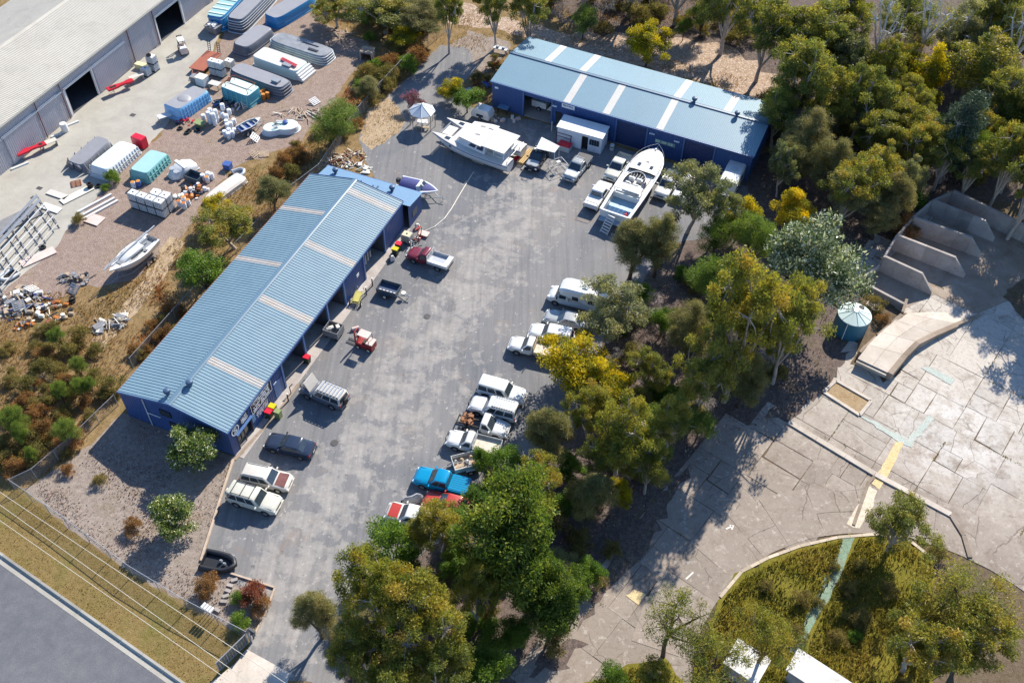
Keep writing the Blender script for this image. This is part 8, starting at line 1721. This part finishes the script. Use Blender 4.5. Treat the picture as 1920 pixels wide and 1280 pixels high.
grass('back_grass', [[(1000, -50), (1450, -40), (1440, 60), (1330, 60), (1100, 40), (1000, 20)]], 14, GM['dry'], .2, .5, 16, .1, clump=-.5)
grass('track_grass', [[(600, 40), (830, 90), (900, 100), (940, 90), (980, 70), (1200, 120), (1440, 190), (1480, 220), (1450, 160), (1250, 110), (1050, 60), (900, 20), (700, -20)]], 16, GM['dry'], .15, .45, 5, .08, clump=.3)
grass('garden_litter', [[(60, 915), (140, 870), (232, 775), (436, 864), (378, 1050), (512, 1104), (470, 1190), (250, 1070), (130, 985)]], 34, GM['litter'], .08, .22, 6, .09, .01, clump=-.2)
grass('wood_litter_leaves', [[(1150, 1000), (1440, 780), (1620, 600), (1700, 440), (1760, 350), (1930, 350), (1930, 0), (1440, 90), (1440, 430), (1250, 520), (1130, 660), (1080, 900), (1000, 1200), (1080, 1180)]], 9, GM['litter'], .12, .34, 7, .12, .01, clump=-.8)
# ================================================================ fences, gate, letterbox and wires
M_WIREM = pm('chain_wire', sr(168, 172, 178), .05, 2, .4, .3)
def mesh_fence(name, label, px, h, step=2.6, group=None, wire=.14, posts=True):
    P = [at(*p) for p in px]; t = thing(name, label, 'fence', P[0]); O_ = P[0]
    for a, b in zip(P[:-1], P[1:]):
        d = b-a; n = max(1, round(d.length/step))
        for k in range(n):
            p, q_ = a+d*(k/n)-O_, a+d*((k+1)/n)-O_; s_ = q_-p; Ls = s_.length; u = s_/Ls; q = MB(); nrm = Vector((-u.y, u.x, 0))*.004
            m_ = int((Ls+h)/wire)
            for i in range(m_):
                x0 = -h+i*wire
                for dr in (1, -1):
                    xa, za, xb, zb = x0, 0.05, x0+h, h
                    if xa < 0: za += -xa; xa = 0
                    if xb > Ls: zb -= xb-Ls; xb = Ls
                    if xb-xa < .05: continue
                    if dr < 0: xa, xb = Ls-xa, Ls-xb
                    A, B = p+u*xa+Vector((0, 0, za)), p+u*xb+Vector((0, 0, zb)); w_ = Vector((0, 0, .008)); q.poly([A-w_+nrm*dr, B-w_+nrm*dr, B+w_+nrm*dr, A+w_+nrm*dr])
            tag(q.build('wire_mesh', M_WIREM, t), kind='stuff'); q = MB(); q.tube([p, p+Vector((0, 0, h+.06))], .035, 6); q.build('post', M_STEEL, t)
            q = MB(); q.tube([p+Vector((0, 0, h)), q_+Vector((0, 0, h))], .028, 5); q.build('top_rail', M_STEEL, t)
    q = MB(); p = P[-1]-O_; q.tube([p, p+Vector((0, 0, h+.06))], .04, 6); q.build('post', M_STEEL, t); return t
mesh_fence('mesh_fence', 'chain wire fence between the front garden and the grass verge', [(28, 918), (130, 988), (250, 1078), (352, 1140), (470, 1202)], 1.75)
mesh_fence('mesh_fence', 'chain wire fence running from the street corner up beside the factory yard scrub', [(28, 918), (70, 898), (150, 830), (222, 760)], 1.7)
mesh_fence('mesh_fence', 'overgrown mesh fence between the factory yard and the gazebo', [(836, 60), (768, 118), (712, 178), (668, 228), (600, 330), (545, 372)], 1.8)
mesh_fence('mesh_fence', 'mesh fence behind the long shed in the dark gap', [(540, 376), (420, 500), (330, 600), (250, 690)], 1.6, 3.2)
# gate
a, b = at(466, 1205), at(412, 1258); t = thing('gate', 'open sliding gate of dark mesh panels in a pale steel frame by the driveway', 'gate', a); d = b-a; L_ = d.length; u = d/L_
q = MB()
for z in (.15, 1.6): q.tube([Vector((0, 0, z)), d+Vector((0, 0, z))], .05, 6)
for k in range(4): p = d*(k/3); q.tube([p+Vector((0, 0, .1)), p+Vector((0, 0, 1.65))], .045, 6)
q.build('frame', M_STEEL, t)
for k in range(12):
    p = d*((k+.5)/12); q = MB(); w_ = u*(L_/12*.44); q.loft([[p-w_+Vector((0, 0, .2)), p+w_+Vector((0, 0, .2)), p+w_+Vector((0, 0, 1.55)), p-w_+Vector((0, 0, 1.55))], [v+Vector((u.y, -u.x, 0))*.02 for v in (p-w_+Vector((0, 0, .2)), p+w_+Vector((0, 0, .2)), p+w_+Vector((0, 0, 1.55)), p-w_+Vector((0, 0, 1.55)))]]); q.build('panel', M_TRLR, t)
t = thing('gate_post', 'stout grey gate post where the mesh fence meets the open gate', 'post', at(472, 1203)); q = MB(); q.box(-.09, .09, -.09, .09, 0, 1.9); q.build('post', M_STEEL, t); q = MB(); q.box(-.12, .12, -.12, .12, 1.901, 1.96); q.build('cap', M_DARK, t)
t = thing('letterbox', 'letterbox on a post inside the fence at the driveway', 'letterbox', at(476, 1196), R(-30)); q = MB(); q.box(-.05, .05, -.05, .05, 0, 1.0); q.build('post', M_DARK, t); q = MB(); q.box(-.3, .3, -.18, .18, 1.0, 1.3); q.build('box', M_GREYS, t); q = MB(); q.loft([[(x, -.22, 1.3), (x, 0, 1.42), (x, .22, 1.3)] for x in (-.33, .33)]); q.build('roof', M_DARK, t)
for i, px in enumerate(((388, 1148), (393, 1151), (398, 1154), (403, 1157))):
    t = thing('letterbox', ['leftmost white mailbox on the wire fence', 'second white mailbox from the left on the wire fence', 'third white mailbox from the left on the wire fence', 'rightmost white mailbox on the wire fence'][i], 'mailbox', Vector((*at(*px)[:2], 0)), R(-30), 'row of four white mailboxes on the fence'); q = MB(); q.lathe([(.13, -.25), (.13, .25)], 10, (0, 0, 1.35), 'y'); q.build('tube', P_WHITE, t, 40); q = MB(); q.box(-.03, .03, -.03, .03, 0, 1.22); q.build('post', M_STEEL, t)
# power lines strung above the verge
M_CABLE = pm('bare_wire', sr(190, 184, 168), .05, 1, .5)
for i, (p, q_, lb) in enumerate((((0, 922), (470, 1236), 'power line strand closest to the mesh fence'), ((0, 946), (440, 1258), 'middle power line strand above the verge'), ((0, 975), (437, 1280), 'power line strand closest to the street kerb'))):
    A, B = at(*p, 8.6), at(*q_, 8.6); d = (B-A).normalized(); A0, B0 = A-d*26, B+d*30; pts = []
    for k in range(25): f = k/24; v = A0.lerp(B0, f); pts.append(v+Vector((0, 0, -.5*4*f*(1-f)*.6+.2)))
    q = MB(); q.tube(pts, .022, 5); tag(q.build('power_line', M_CABLE), lb, 'power line', 'three power line strands above the verge')
# stones and loose things in the corner bed
r = random.Random(77)
for i, px in enumerate(((440, 1088), (432, 1098), (428, 1108), (424, 1118), (408, 1144), (420, 1128))):
    t = thing('bed_block', ['block nearest the dinghy', 'second block from the dinghy', 'middle block of the bed', 'block beside the strap leafed plant', 'block nearest the mailboxes', 'block between the strap leafed plant and the mailboxes'][i]+' in the corner bed', 'block', at(*px), r.uniform(-.6, .6)); q = MB(); q.box(-.28, .28, -.14, .14, 0, .2); q.build('block', M_GREYC, t)
